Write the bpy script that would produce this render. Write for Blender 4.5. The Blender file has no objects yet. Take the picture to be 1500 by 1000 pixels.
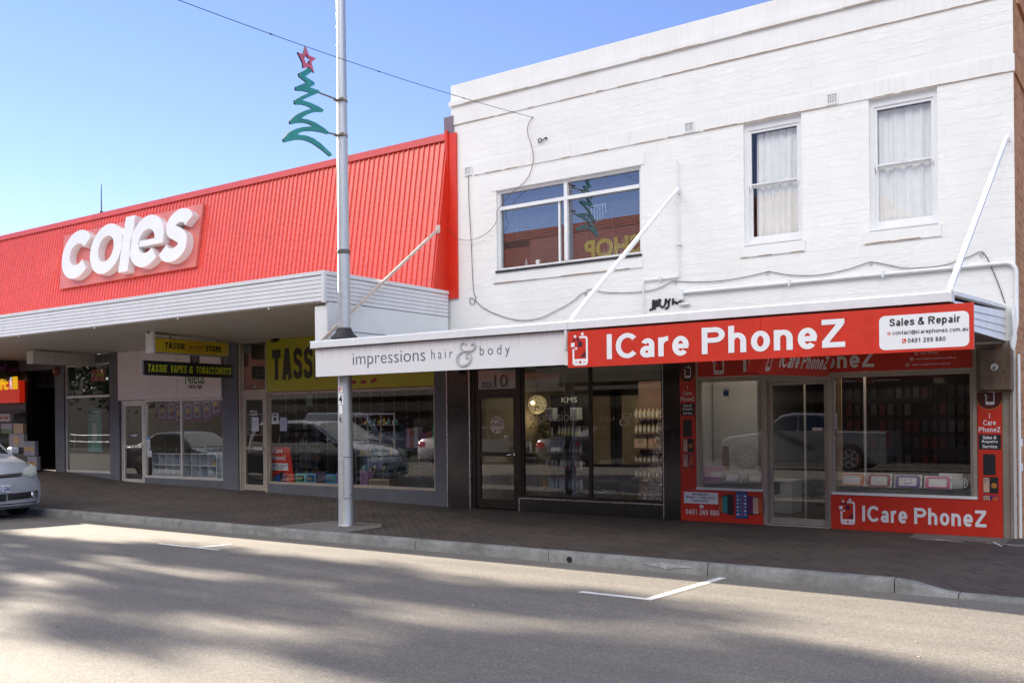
import bpy, math, random
from mathutils import Vector, Matrix
from mathutils.geometry import tessellate_polygon

scene = bpy.context.scene
col = scene.collection
rad = math.radians

# ---------------------------------------------------------------- camera
F_PX, ROLL, XV, H_CAM, Y_PP = 1400.0, 0.0104, -1258.0, 1.58, 615.0
PHI = math.atan2(F_PX, 750 - XV)
CP, SP = math.cos(PHI), math.sin(PHI)
cam = bpy.data.cameras.new('camera')
cam_ob = bpy.data.objects.new('camera', cam)
col.objects.link(cam_ob)
cam.sensor_width = 36.0
cam.lens = 36.0 * F_PX / 1500.0
cam.shift_y = (Y_PP - 500.0) / 1500.0
cam.clip_start, cam.clip_end = 0.1, 1500.0
cam_ob.matrix_world = (Matrix.Translation((0, 0, H_CAM)) @ Matrix.Rotation(PHI, 4, 'Z')
                       @ Matrix.Rotation(rad(90), 4, 'X') @ Matrix.Rotation(-ROLL, 4, 'Z'))
scene.camera = cam_ob

# ---------------------------------------------------------------- sky, sun, exposure
SUN_EL, SUN_AZ = 23.6, 82.0            # azimuth measured from +Y towards -X
SKY_STRENGTH, SUN_STRENGTH, EXPOSURE = 0.05, 5.0, 2.0
world = bpy.data.worlds.new('World')
scene.world = world
world.use_nodes = True
wn = world.node_tree
wn.nodes.clear()
sky = wn.nodes.new('ShaderNodeTexSky')
sky.sky_type = 'NISHITA'
sky.sun_disc = False
sky.sun_elevation = rad(SUN_EL)
sky.sun_rotation = rad(-SUN_AZ)
sky.air_density, sky.dust_density, sky.ozone_density = 1.0, 0.0, 5.0
bg = wn.nodes.new('ShaderNodeBackground')
bg.inputs['Strength'].default_value = SKY_STRENGTH
wo = wn.nodes.new('ShaderNodeOutputWorld')
# added unseen cloud behind the camera brightens the facade, clear blue over the shops
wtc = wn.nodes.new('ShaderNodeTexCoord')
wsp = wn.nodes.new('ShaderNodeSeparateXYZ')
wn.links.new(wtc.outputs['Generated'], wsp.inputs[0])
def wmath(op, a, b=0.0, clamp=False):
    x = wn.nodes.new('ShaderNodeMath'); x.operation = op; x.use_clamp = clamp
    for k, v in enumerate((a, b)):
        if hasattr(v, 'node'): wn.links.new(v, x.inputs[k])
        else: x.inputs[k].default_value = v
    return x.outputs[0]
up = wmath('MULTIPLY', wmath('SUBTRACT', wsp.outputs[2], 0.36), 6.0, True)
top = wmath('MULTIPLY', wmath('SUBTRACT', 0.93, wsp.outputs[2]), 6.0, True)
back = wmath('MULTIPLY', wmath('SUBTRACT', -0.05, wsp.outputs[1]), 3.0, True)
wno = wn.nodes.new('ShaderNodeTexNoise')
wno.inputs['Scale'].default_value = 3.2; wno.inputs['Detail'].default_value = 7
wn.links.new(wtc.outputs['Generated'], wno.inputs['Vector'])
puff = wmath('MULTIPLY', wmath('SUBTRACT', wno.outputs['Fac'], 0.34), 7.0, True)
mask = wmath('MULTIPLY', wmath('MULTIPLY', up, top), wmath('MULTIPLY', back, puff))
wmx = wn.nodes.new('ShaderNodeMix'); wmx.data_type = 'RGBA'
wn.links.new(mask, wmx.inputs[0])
wti = wn.nodes.new('ShaderNodeMix'); wti.data_type = 'RGBA'; wti.blend_type = 'MULTIPLY'; wti.inputs[0].default_value = 1.0
wn.links.new(sky.outputs[0], wti.inputs[6]); wti.inputs[7].default_value = (1.30, 1.0, 1.10, 1)
wn.links.new(wti.outputs[2], wmx.inputs[6])
FILL_CLOUD = 1.15 / SKY_STRENGTH
wmx.inputs[7].default_value = (FILL_CLOUD, FILL_CLOUD * 0.985, FILL_CLOUD * 0.94, 1)
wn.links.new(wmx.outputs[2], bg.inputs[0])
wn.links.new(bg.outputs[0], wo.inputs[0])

sun = bpy.data.lights.new('sun', 'SUN')
sun.energy = SUN_STRENGTH
sun.angle = rad(0.5)
sun.color = (1.0, 0.89, 0.74)
sun_ob = bpy.data.objects.new('sun', sun)
col.objects.link(sun_ob)
SUN_DIR = Vector((-math.cos(rad(SUN_EL)) * math.sin(rad(SUN_AZ)),
                  math.cos(rad(SUN_EL)) * math.cos(rad(SUN_AZ)), math.sin(rad(SUN_EL))))
sun_ob.rotation_euler = SUN_DIR.to_track_quat('Z', 'Y').to_euler()
sun_ob.location = SUN_DIR * 50

vs = scene.view_settings
vs.view_transform = 'Standard'
vs.look = 'None'
vs.exposure = EXPOSURE
vs.gamma = 1.0
vs.use_curve_mapping = False
scene.cycles.use_denoising = True
scene.cycles.max_bounces = 8
scene.cycles.transparent_max_bounces = 16
scene.cycles.glossy_bounces = 4
scene.cycles.sample_clamp_indirect = 6.0
scene.cycles.caustics_reflective = False
scene.cycles.caustics_refractive = False

# ---------------------------------------------------------------- measuring helpers (survey of the street from the photo)
def un(px, py):
    dx, dy = px - 750.0, py - Y_PP
    cr, sr = math.cos(ROLL), math.sin(ROLL)
    return (dx * cr - dy * sr) / F_PX, (dx * sr + dy * cr) / F_PX

def at(px, py, Y):                      # (X, Z) of an image point on the plane y = Y
    u, v = un(px, py)
    z = Y / (CP + u * SP)
    return z * (-SP + u * CP), H_CAM - v * z

def on_x(px, py, X):                    # (Y, Z) on the plane x = X
    u, v = un(px, py)
    z = X / (-SP + u * CP)
    return z * (CP + u * SP), H_CAM - v * z

def on_z(px, py, Z):                    # (X, Y) on the plane z = Z
    u, v = un(px, py)
    z = (H_CAM - Z) / v
    return z * (-SP + u * CP), z * (CP + u * SP)

def rect(l, t, r, b, Y):                # left-top and right-bottom corner -> x0, x1, z0, z1
    x0, z1 = at(l, t, Y)
    x1, z0 = at(r, b, Y)
    return x0, x1, z0, z1

# ---------------------------------------------------------------- object helpers
def tag(o, label=None, cat=None, group=None, kind=None):
    if label: o['label'] = label
    if cat: o['category'] = cat
    if group: o['group'] = group
    if kind: o['kind'] = kind
    return o

def thing(name, loc, label, cat, group=None, rz=0.0):
    o = bpy.data.objects.new(name, None)
    o.empty_display_size = 0.2
    col.objects.link(o)
    o.location = loc
    o.rotation_euler = (0, 0, rz)
    return tag(o, label, cat, group)

def wloc(o):
    v = Vector((0, 0, 0))
    while o is not None:
        v += o.location
        o = o.parent
    return v

def copy_tree(o, parent=None):
    c = o.copy()
    col.objects.link(c)
    c.parent = parent
    for ch in list(o.children):
        copy_tree(ch, c)
    return c

_txt = {}
def text_mesh(s, bold=0.0, shear=0.0, spacing=1.0):
    key = (s, bold, shear, spacing)
    if key in _txt: return _txt[key]
    cu = bpy.data.curves.new('t', 'FONT')
    cu.body = s
    cu.offset = bold
    cu.shear = shear
    cu.space_character = spacing
    cu.resolution_u = 4
    ob = bpy.data.objects.new('t', cu)
    col.objects.link(ob)
    dg = bpy.context.evaluated_depsgraph_get()
    me = bpy.data.meshes.new_from_object(ob.evaluated_get(dg))
    vs_ = [(v.co.x, v.co.y) for v in me.vertices]
    fs_ = [tuple(p.vertices) for p in me.polygons]
    bpy.data.objects.remove(ob)
    bpy.data.curves.remove(cu)
    bpy.data.meshes.remove(me)
    _txt[key] = (vs_, fs_)
    return _txt[key]

class MB:
    def __init__(s):
        s.v, s.f, s.m = [], [], []
    def add(s, vs_, fs_, mi=0):
        o = len(s.v)
        s.v.extend([tuple(p) for p in vs_])
        for f in fs_:
            s.f.append(tuple(i + o for i in f))
            s.m.append(mi)
        return s
    def box(s, x0, x1, y0, y1, z0, z1, mi=0):
        x0, x1 = min(x0, x1), max(x0, x1)
        y0, y1 = min(y0, y1), max(y0, y1)
        z0, z1 = min(z0, z1), max(z0, z1)
        v = [(x0,y0,z0),(x1,y0,z0),(x1,y1,z0),(x0,y1,z0),(x0,y0,z1),(x1,y0,z1),(x1,y1,z1),(x0,y1,z1)]
        f = [(0,3,2,1),(4,5,6,7),(0,1,5,4),(1,2,6,5),(2,3,7,6),(3,0,4,7)]
        return s.add(v, f, mi)
    def bbox(s, x0, x1, y0, y1, z0, z1, b=0.005, mi=0):
        """box with chamfered edges on all twelve sides"""
        c = ((x0+x1)/2, (y0+y1)/2, (z0+z1)/2)
        h = (abs(x1-x0)/2, abs(y1-y0)/2, abs(z1-z0)/2)
        b = min(b, min(h)*0.9)
        v, idx = [], {}
        for sx in (-1, 1):
            for sy in (-1, 1):
                for sz in (-1, 1):
                    for ax in range(3):
                        q = [sx*h[0], sy*h[1], sz*h[2]]
                        for k in range(3):
                            if k != ax: q[k] -= (sx, sy, sz)[k]*b
                        idx[(sx, sy, sz, ax)] = len(v)
                        v.append((c[0]+q[0], c[1]+q[1], c[2]+q[2]))
        f = []
        for sx in (-1, 1):
            f.append([idx[(sx,a,bb,0)] for a, bb in ((-1,-1),(1,-1),(1,1),(-1,1))][::sx])
            f.append([idx[(a,sx,bb,1)] for a, bb in ((-1,-1),(-1,1),(1,1),(1,-1))][::sx])
            f.append([idx[(a,bb,sx,2)] for a, bb in ((-1,-1),(1,-1),(1,1),(-1,1))][::sx])
        for a in (-1, 1):
            for bb in (-1, 1):
                f.append([idx[(a,bb,-1,0)], idx[(a,bb,1,0)], idx[(a,bb,1,1)], idx[(a,bb,-1,1)]][::-a*bb])
                f.append([idx[(a,-1,bb,0)], idx[(a,1,bb,0)], idx[(a,1,bb,2)], idx[(a,-1,bb,2)]][::a*bb])
                f.append([idx[(-1,a,bb,1)], idx[(1,a,bb,1)], idx[(1,a,bb,2)], idx[(-1,a,bb,2)]][::-a*bb])
                for sz in (-1, 1):
                    f.append([idx[(a,bb,sz,0)], idx[(a,bb,sz,1)], idx[(a,bb,sz,2)]][::a*bb*sz])
        return s.add(v, f, mi)
    def quad(s, a, b, c, d, mi=0):
        return s.add([a, b, c, d], [(0,1,2,3)], mi)
    def tube(s, path, r, n=8, mi=0, caps=True):
        P = [Vector(p) for p in path]
        R = r if isinstance(r, (list, tuple)) else [r]*len(P)
        rings, prev = [], None
        for i, p in enumerate(P):
            d = (P[min(i+1, len(P)-1)] - P[max(i-1, 0)]).normalized()
            if prev is None:
                a = Vector((0,0,1)) if abs(d.z) < 0.9 else Vector((1,0,0))
                e = d.cross(a).normalized()
            else:
                e = (prev - d*prev.dot(d)).normalized()
            prev = e
            g = d.cross(e)
            rings.append([p + (e*math.cos(2*math.pi*k/n) + g*math.sin(2*math.pi*k/n))*R[i] for k in range(n)])
        vs_ = [q for ring in rings for q in ring]
        fs_ = []
        for i in range(len(P)-1):
            for k in range(n):
                a, b = i*n+k, i*n+(k+1) % n
                fs_.append((a, b, b+n, a+n))
        if caps:
            fs_.append(tuple(range(n))[::-1])
            fs_.append(tuple((len(P)-1)*n+k for k in range(n)))
        return s.add(vs_, fs_, mi)
    def lathe(s, c, prof, n=16, mi=0):
        """prof: (radius, height) list about a vertical axis at c"""
        vs_, fs_ = [], []
        for r, z in prof:
            for k in range(n):
                a = 2*math.pi*k/n
                vs_.append((c[0]+r*math.cos(a), c[1]+r*math.sin(a), c[2]+z))
        for i in range(len(prof)-1):
            for k in range(n):
                a, b = i*n+k, i*n+(k+1) % n
                fs_.append((a, b, b+n, a+n))
        fs_.append(tuple(range(n))[::-1])
        fs_.append(tuple((len(prof)-1)*n+k for k in range(n)))
        return s.add(vs_, fs_, mi)
    def plate(s, poly, O, ux, uz, d0=0.0, d1=0.002, mi=0, holes=()):
        """polygon (u, w) lying on the plane through O, raised from d0 to d1 along its normal ux x uz"""
        ux, uz, O = Vector(ux), Vector(uz), Vector(O)
        n = ux.cross(uz).normalized()
        loops = [list(poly)] + [list(h) for h in holes]
        tri = tessellate_polygon([[Vector((p[0], p[1], 0)) for p in l] for l in loops])
        flat = [p for l in loops for p in l]
        N = len(flat)
        vs_ = [O + ux*p[0] + uz*p[1] + n*d1 for p in flat] + [O + ux*p[0] + uz*p[1] + n*d0 for p in flat]
        fs_ = []
        for t in tri:
            a, b, c_ = (flat[i] for i in t)
            ar = (b[0]-a[0])*(c_[1]-a[1]) - (b[1]-a[1])*(c_[0]-a[0])
            t = tuple(t) if ar > 0 else tuple(t)[::-1]
            fs_.append(t)
            fs_.append(tuple(i+N for i in t[::-1]))
        o = 0
        for l in loops:
            k = len(l)
            for i in range(k):
                a, b = o+i, o+(i+1) % k
                fs_.append((a, a+N, b+N, b))
            o += k
        return s.add(vs_, fs_, mi)
    def text(s, t, O, ux, uz, W=None, H=None, mi=0, bold=0.0, shear=0.0, spacing=1.0, lift=0.003, th=0.0015):
        vs_, fs_ = text_mesh(t, bold, shear, spacing)
        if not vs_: return s
        xs, ys = [p[0] for p in vs_], [p[1] for p in vs_]
        x0, x1, y0, y1 = min(xs), max(xs), min(ys), max(ys)
        kx = W/(x1-x0) if W else H/(y1-y0)
        ky = H/(y1-y0) if H else kx
        ux, uz, O = Vector(ux), Vector(uz), Vector(O)
        n = ux.cross(uz).normalized()
        q = [O + ux*((p[0]-x0)*kx) + uz*((p[1]-y0)*ky) for p in vs_]
        N = len(q)
        F = list(fs_)
        edge = {}
        for f in fs_:
            for i in range(len(f)):
                edge[(f[i], f[(i+1) % len(f)])] = 1
        side = [(a, a+N, b+N, b) for (a, b) in edge if (b, a) not in edge]
        return s.add([p + n*(lift+th) for p in q] + [p + n*lift for p in q], F + side, mi)
    def build_each(s, name, mats, parent=None, smooth=None):
        """one object for every separate piece"""
        par = list(range(len(s.v)))
        def root(i):
            while par[i] != i:
                par[i] = par[par[i]]; i = par[i]
            return i
        for f in s.f:
            a = root(f[0])
            for i in f[1:]: par[root(i)] = a
        groups = {}
        for f, m in zip(s.f, s.m): groups.setdefault(root(f[0]), []).append((f, m))
        out = []
        for fs_ in groups.values():
            q, ids = MB(), {}
            for f, m in fs_:
                for i in f:
                    if i not in ids: ids[i] = len(q.v); q.v.append(s.v[i])
                q.f.append(tuple(ids[i] for i in f)); q.m.append(m)
            out.append(q.build(name, mats, parent, smooth))
        return out
    def build(s, name, mats, parent=None, smooth=None, label=None):
        me = bpy.data.meshes.new(name)
        o = bpy.data.objects.new(name, me)
        col.objects.link(o)
        base = Vector((0, 0, 0))
        if parent is not None:
            base = wloc(parent)
            o.parent = parent
        me.from_pydata([(p[0]-base.x, p[1]-base.y, p[2]-base.z) for p in s.v], [], s.f)
        for m in (mats if isinstance(mats, (list, tuple)) else [mats]):
            me.materials.append(m)
        if len(set(s.m)) > 1 or (s.m and s.m[0]):
            me.polygons.foreach_set('material_index', s.m)
        if smooth is not None:
            me.polygons.foreach_set('use_smooth', [True]*len(me.polygons))
            me.set_sharp_from_angle(angle=rad(smooth))
        me.update()
        if label: o['label'] = label
        return o

def rr(x0, y0, x1, y1, r, n=5):
    out = []
    for cx, cy, a0 in ((x1-r, y0+r, -90), (x1-r, y1-r, 0), (x0+r, y1-r, 90), (x0+r, y0+r, 180)):
        for k in range(n+1):
            a = rad(a0 + 90*k/n)
            out.append((cx+r*math.cos(a), cy+r*math.sin(a)))
    return out

def circ(cx, cy, r, n=20, ry=None):
    ry = ry or r
    return [(cx+r*math.cos(2*math.pi*k/n), cy+ry*math.sin(2*math.pi*k/n)) for k in range(n)]

def spline(pts, n=8):
    """Catmull-Rom through pts (tuples of any length)"""
    out = []
    for i in range(len(pts)-1):
        p0, p1, p2, p3 = pts[max(i-1,0)], pts[i], pts[i+1], pts[min(i+2,len(pts)-1)]
        for k in range(n):
            t = k/n
            out.append(tuple(0.5*((2*b)+(-a+c)*t+(2*a-5*b+4*c-d)*t*t+(-a+3*b-3*c+d)*t**3) for a,b,c,d in zip(p0,p1,p2,p3)))
    out.append(tuple(pts[-1]))
    return out

def stroke(pts, w):
    """outline polygon of an open 2-D path; w = width or list of widths"""
    n = len(pts)
    W = w if isinstance(w, (list, tuple)) else [w]*n
    L, Rr = [], []
    for i in range(n):
        a, b = pts[max(i-1,0)], pts[min(i+1,n-1)]
        dx, dy = b[0]-a[0], b[1]-a[1]
        l = math.hypot(dx, dy) or 1
        nx, ny = -dy/l*W[i]/2, dx/l*W[i]/2
        L.append((pts[i][0]+nx, pts[i][1]+ny))
        Rr.append((pts[i][0]-nx, pts[i][1]-ny))
    return Rr + L[::-1]


# ---------------------------------------------------------------- a heavy grotesque alphabet drawn as strokes (cap height 1)
def _arc(cx, cy, rx, ry, a0, a1, n=14):
    return [(cx+rx*math.cos(rad(a0+(a1-a0)*k/n)), cy+ry*math.sin(rad(a0+(a1-a0)*k/n))) for k in range(n+1)]
def grot_glyph(ch, w):
    if ch == 'S' and w > .22: return [s_ for s_ in grot_glyph(ch, .22)[0]], .78
    """strokes (centre lines) and advance of one glyph; w = stroke width"""
    h = w/2; X = 0.74; r = X/2-h*0.96; cx = 0.30; ym = X/2
    rx = 0.30-h+0.01*0
    bowl = lambda x, rr=None: _arc(x, ym, rr or rx, ym-h*0.92+0.012, 0, 360, 28)
    A = lambda *p: list(p)
    H = 1.0
    R2 = 0.47-h
    if ch == 'I' or ch == 'l': return [A((h+.02,0),(h+.02,H))], w+.10
    if ch == 'i': return [A((h+.02,0),(h+.02,X)), A((h+.02,.86),(h+.02,1.0))], w+.10
    if ch == 'C': return [_arc(.45,.5,.45-h,.51-h,40,320,30)], .85
    if ch == 'O': return [_arc(.48,.5,.48-h,.51-h,0,360,36)], 1.02
    if ch == 'G': return [_arc(.46,.5,.46-h,.51-h,42,330,30), A((.5,.47),(.92-h*.2,.47)), A((.92-h,.47),(.92-h,.05))], .98
    if ch == 'P': return [A((h,0),(h,H)), A((w,H-h),(.42,H-h))+_arc(.46,.705,.34-h,.295-h,90,-90,14)+A((.42,.41+h),(w,.41+h))], .84
    if ch == 'R': return [A((h,0),(h,H)), A((w,H-h),(.44,H-h))+_arc(.48,.72,.34-h,.28-h,90,-90,14)+A((.44,.44+h),(w,.44+h)), A((.44,.48),(.80-h*1.1,0))], .90
    if ch == 'B': return [A((h,0),(h,H)), A((w,H-h),(.44,H-h))+_arc(.47,.745,.31-h,.255-h,90,-90,12)+A((.44,.49+h),(w,.49+h)), A((w,.49+h),(.46,.49+h))+_arc(.48,.27,.36-h,.27-h,90,-90,12)+A((.46,h),(w,h))], .90
    if ch == 'D': return [A((h,0),(h,H)), A((w,H-h),(.36,H-h))+_arc(.38,.5,.48-h,.5-h,90,-90,18)+A((.36,h),(w,h))], .94
    if ch == 'E': return [A((h,0),(h,H)), A((w,H-h),(.66,H-h)), A((w,.52),(.62,.52)), A((w,h),(.68,h))], .76
    if ch == 'F': return [A((h,0),(h,H)), A((w,H-h),(.64,H-h)), A((w,.50),(.58,.50))], .70
    if ch == 'L': return [A((h,0),(h,H)), A((w,h),(.64,h))], .70
    if ch == 'T': return [A((0,H-h),(.72,H-h)), A((.36,0),(.36,H-h))], .76
    if ch == 'A': return [A((h*1.05,0),(.41-h*.15,H)), A((.82-h*1.05,0),(.41+h*.15,H)), A((.2,.29),(.62,.29))], .86
    if ch == 'V': return [A((h*1.05,H),(.39-h*.1,0)), A((.78-h*1.05,H),(.39+h*.1,0))], .82
    if ch == 'N': return [A((h,0),(h,H)), A((.76-h,0),(.76-h,H)), A((h*1.2,H-.02),(.76-h*1.2,.02))], .86
    if ch == 'M': return [A((h,0),(h,H)), A((.9-h,0),(.9-h,H)), A((h*1.3,H-.01),(.45,.01)), A((.9-h*1.3,H-.01),(.45,.01))], 1.0
    if ch == 'U': return [A((h,H),(h,.34))+_arc(.38,.34,.38-h,.35-h,180,360,16)+A((.76-h,.34),(.76-h,H))], .86
    if ch == 'K': return [A((h,0),(h,H)), A((w*.9,.38),(.72-h,H)), A((.34,.58),(.76-h,0))], .84
    if ch == 'Z': return [A((.02,H-h),(.70,H-h)), A((.03,h),(.72,h)), A((.10,w*.8),(.60,H-w*.8))], .78
    if ch == 'S': return [spline([(.68-h,.72),(.60,H-h-.055),(.37,H-h+.005),(.13+h*.3,H-h-.07),(.06+h,.735),(.18+h*.2,.60),(.38,.53),(.60-h*.2,.44),(.70-h,.28),(.62-h*.2,h+.06),(.37,h-.005),(.12+h*.2,h+.06),(.03+h,.30)],5)], .78
    if ch == 'a': return [_arc(.265,.215,.255-h,.225-h*.85,0,360,24), A((.55-h,0),(.55-h,.49))+_arc(.30,.49,.25-h,.25-h*.92,10,160,14)], .62
    if ch == 'r': return [A((h,0),(h,X)), _arc(.36,.42,.36-h,.30-h*.35,165,88,10)], .44
    if ch == 'e': return [_arc(cx,ym,rx,ym-h*.92+.012,0,318,28), A((w*.6,ym-.01),(.6-h*.2,ym-.01))], .64
    if ch == 'c': return [_arc(cx,ym,rx,ym-h*.92+.012,42,318,26)], .61
    if ch == 'o': return [bowl(cx+.01, rx+.01)], .67
    if ch == 'n': return [A((h,0),(h,X)), _arc(.30,.42,.28-h+.02,.325-h,170,0,14)+A((.60-h,.42),(.60-h,0))], .68
    if ch == 'h': return [A((h,0),(h,H)), _arc(.30,.42,.28-h+.02,.325-h,170,0,14)+A((.60-h,.42),(.60-h,0))], .68
    if ch == 'm': return [A((h,0),(h,X)), _arc(.27,.44,.25-h+.02,.31-h,170,0,12)+A((.54-h,.42),(.54-h,0)), _arc(.27+.54-w,.44,.25-h+.02,.31-h,170,0,12)+A((1.08-w-h,.42),(1.08-w-h,0))], 1.02
    if ch == 'p': return [A((h,-.27),(h,X)), bowl(.31, rx)], .69
    if ch == 't': return [A((.15,H-.06),(.15,h*2))+_arc(.15+.16,h*2+.03,.16,.03+h,180,270,8), A((0,X-h*.8),(.36,X-h*.8))], .40
    if ch == 'u': return [A((h,X),(h,.33))+_arc(.30,.33,.28-h+.02,.335-h,180,360,14), A((.60-h,0),(.60-h,X))], .68
    if ch == 's': return [spline([(.54-h,.53),(.47,X-h-.03),(.28,X-h+.012),(.12,X-h-.04),(.05+h,.54),(.14+h*.3,.44),(.29,.385),(.45,.32),(.56-h,.205),(.47,h+.035),(.28,h-.012),(.10,h+.04),(.02+h,.22)],5)], .61
    if ch == 'w': return [A((h*.9,X),(.22,0)), A((.22+.02,0),(.40,X)), A((.42,X),(.60,0)), A((.62,0),(.84-h*.9,X))], .86
    if ch == 'z': return [A((.02,X-h),(.52,X-h)), A((.02,h),(.54,h)), A((.08,w*.8),(.46,X-w*.8))], .58
    if ch == '.': return [A((h,0),(h,w*1.05))], w+.12
    if ch == '+': return [A((.06,.40),(.60,.40)), A((.33,.13),(.33,.67))], .68
    if ch == '-': return [A((.04,.38),(.36,.38))], .42
    if ch == '@': return [_arc(.5,.38,.5-h*.7,.55-h*.7,-50,300,30), _arc(.5,.38,.20,.22,0,360,18), A((.70,.58),(.68,.2),(.80,.16))], 1.06
    if ch == '&': return [spline([(.82-h,0),(.62,.20),(.36,.55),(.24,.74),(.30,.90-h*.2),(.42,H-h),(.54,.88),(.50,.72),(.30,.56),(.12,.42),(.06+h*.6,.24),(.16,.08+h*.4),(.34,h),(.56,.14),(.72,.44)],5)], .90
    if ch == '0': return [_arc(.31,.5,.31-h,.51-h,0,360,30)], .70
    if ch == '1': return [A((.32,0),(.32,H)), A((.06,.74),(.22,.80),(.32,.97))], .70
    if ch == '2': return [_arc(.31,.69,.29-h,.31-h,170,-30,14)+A((.10,h+.03)), A((.03,h),(.62,h))], .70
    if ch == '3': return [_arc(.30,.745,.26-h,.26-h,150,-90,14), _arc(.30,.27,.30-h,.28-h,90,-150,14)], .70
    if ch == '5': return [A((.14,H-h),(.58,H-h)), A((.10+h,H-h),(.07+h,.50)), spline([(.07+h*.7,.46),(.26,.60),(.48,.55),(.60-h,.33),(.50,.10+h*.3),(.28,h),(.04+h*.4,.20)],6)], .70
    if ch == '7': return [A((.03,H-h),(.62,H-h)), A((.55,H-h),(.36,.5),(.26,0))], .66
    if ch == '4': return [A((.43,0),(.43,H)), A((0,.27),(.64,.27)), A((.07,.25),(.40,.96))], .70
    if ch == '6': return [_arc(.32,.325,.30-h,.335-h,0,360,24), spline([(.04+h,.36),(.06+h,.62),(.16+h*.4,.86),(.34,H-h),(.52,H-h-.06),(.58-h*.4,.78)],6)], .70
    if ch == '8': return [_arc(.31,.755,.26-h,.26-h,0,360,22), _arc(.31,.27,.31-h,.28-h,0,360,24)], .70
    if ch == '9': return [_arc(.30,.675,.30-h,.335-h,0,360,24), spline([(.58-h,.64),(.56-h,.38),(.46-h*.4,.14),(.28,h),(.10,h+.06),(.04+h*.4,.22)],6)], .70
    return [], .34
def grot(mb, t, O, ux, uz, W, H, mi=0, w=0.20, gap=0.075, shear=0.0, lift=0.003, th=0.001, wx=1.0):
    """set a line of text: W is the full width, H the cap height"""
    items, x = [], 0.0
    for ch in t:
        st, adv = grot_glyph(ch, w)
        items.append((x, st, ch)); x += adv+(gap if st else 0.0)
    x -= gap
    k = 0
    for gx, st, ch_ in items:
        for s_ in st:
            p = [((gx+q[0]+shear*q[1])*W/x, q[1]*H) for q in s_]
            # widths are set so that stems and bars keep the right weight after stretching
            out = []
            n = len(p); closed = n > 3 and math.dist(p[0], p[-1]) < 1e-6
            sx_, sy_ = W/x, H
            raw = [(q[0]+shear*q[1]+gx, q[1]) for q in s_]
            L, R_ = [], []
            for i in range(n):
                a = raw[i-1] if i else (raw[-2] if closed else raw[0])
                b = raw[i+1] if i < n-1 else (raw[1] if closed else raw[-1])
                dx, dy = b[0]-a[0], b[1]-a[1]; l = math.hypot(dx, dy) or 1
                wq = min(w, .23) if ch_ == 'S' else w
                nx, ny = -dy/l*wq/2*wx, dx/l*wq/2*0.92
                L.append(((raw[i][0]+nx)*sx_, (raw[i][1]+ny)*sy_)); R_.append(((raw[i][0]-nx)*sx_, (raw[i][1]-ny)*sy_))
            d = lift + 0.00012*(k % 5); k += 1
            if closed:
                ar_ = sum(L[i][0]*L[i+1][1]-L[i+1][0]*L[i][1] for i in range(n-1)); ar2 = sum(R_[i][0]*R_[i+1][1]-R_[i+1][0]*R_[i][1] for i in range(n-1))
                o_, i_ = (R_[:-1], L[:-1]) if abs(ar2) > abs(ar_) else (L[:-1], R_[:-1])
                U, Z_, OO = Vector(ux), Vector(uz), Vector(O)
                nn_ = U.cross(Z_).normalized(); m_ = len(o_)
                vv = [OO+U*q[0]+Z_*q[1]+nn_*(d+th) for q in o_]+[OO+U*q[0]+Z_*q[1]+nn_*(d+th) for q in i_]
                mb.add(vv, [(j, (j+1) % m_, m_+(j+1) % m_, m_+j) for j in range(m_)], mi)
            else:
                U, Z_, OO = Vector(ux), Vector(uz), Vector(O)
                nn_ = U.cross(Z_).normalized(); m_ = len(L)
                vv = [OO+U*q[0]+Z_*q[1]+nn_*(d+th) for q in R_]+[OO+U*q[0]+Z_*q[1]+nn_*(d+th) for q in L]
                mb.add(vv, [(j, j+1, m_+j+1, m_+j) for j in range(m_-1)], mi)
    return mb

def frame(mb, x0, x1, z0, z1, y0, y1, t, tb=None, tt=None, mi=0):
    tb, tt = tb or t, tt or t
    mb.box(x0, x0+t, y0, y1, z0, z1, mi)
    mb.box(x1-t, x1, y0, y1, z0, z1, mi)
    mb.box(x0+t, x1-t, y0, y1, z0, z0+tb, mi)
    mb.box(x0+t, x1-t, y0, y1, z1-tt, z1, mi)

XU, ZU, YU = (1,0,0), (0,0,1), (0,1,0)

# ---------------------------------------------------------------- materials
def lin(h):
    if not isinstance(h, str): return tuple(h)
    h = h.lstrip('#')
    out = []
    for i in (0, 2, 4):
        v = int(h[i:i+2], 16)/255.0
        out.append(v/12.92 if v <= 0.04045 else ((v+0.055)/1.055)**2.4)
    return tuple(out)

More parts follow.
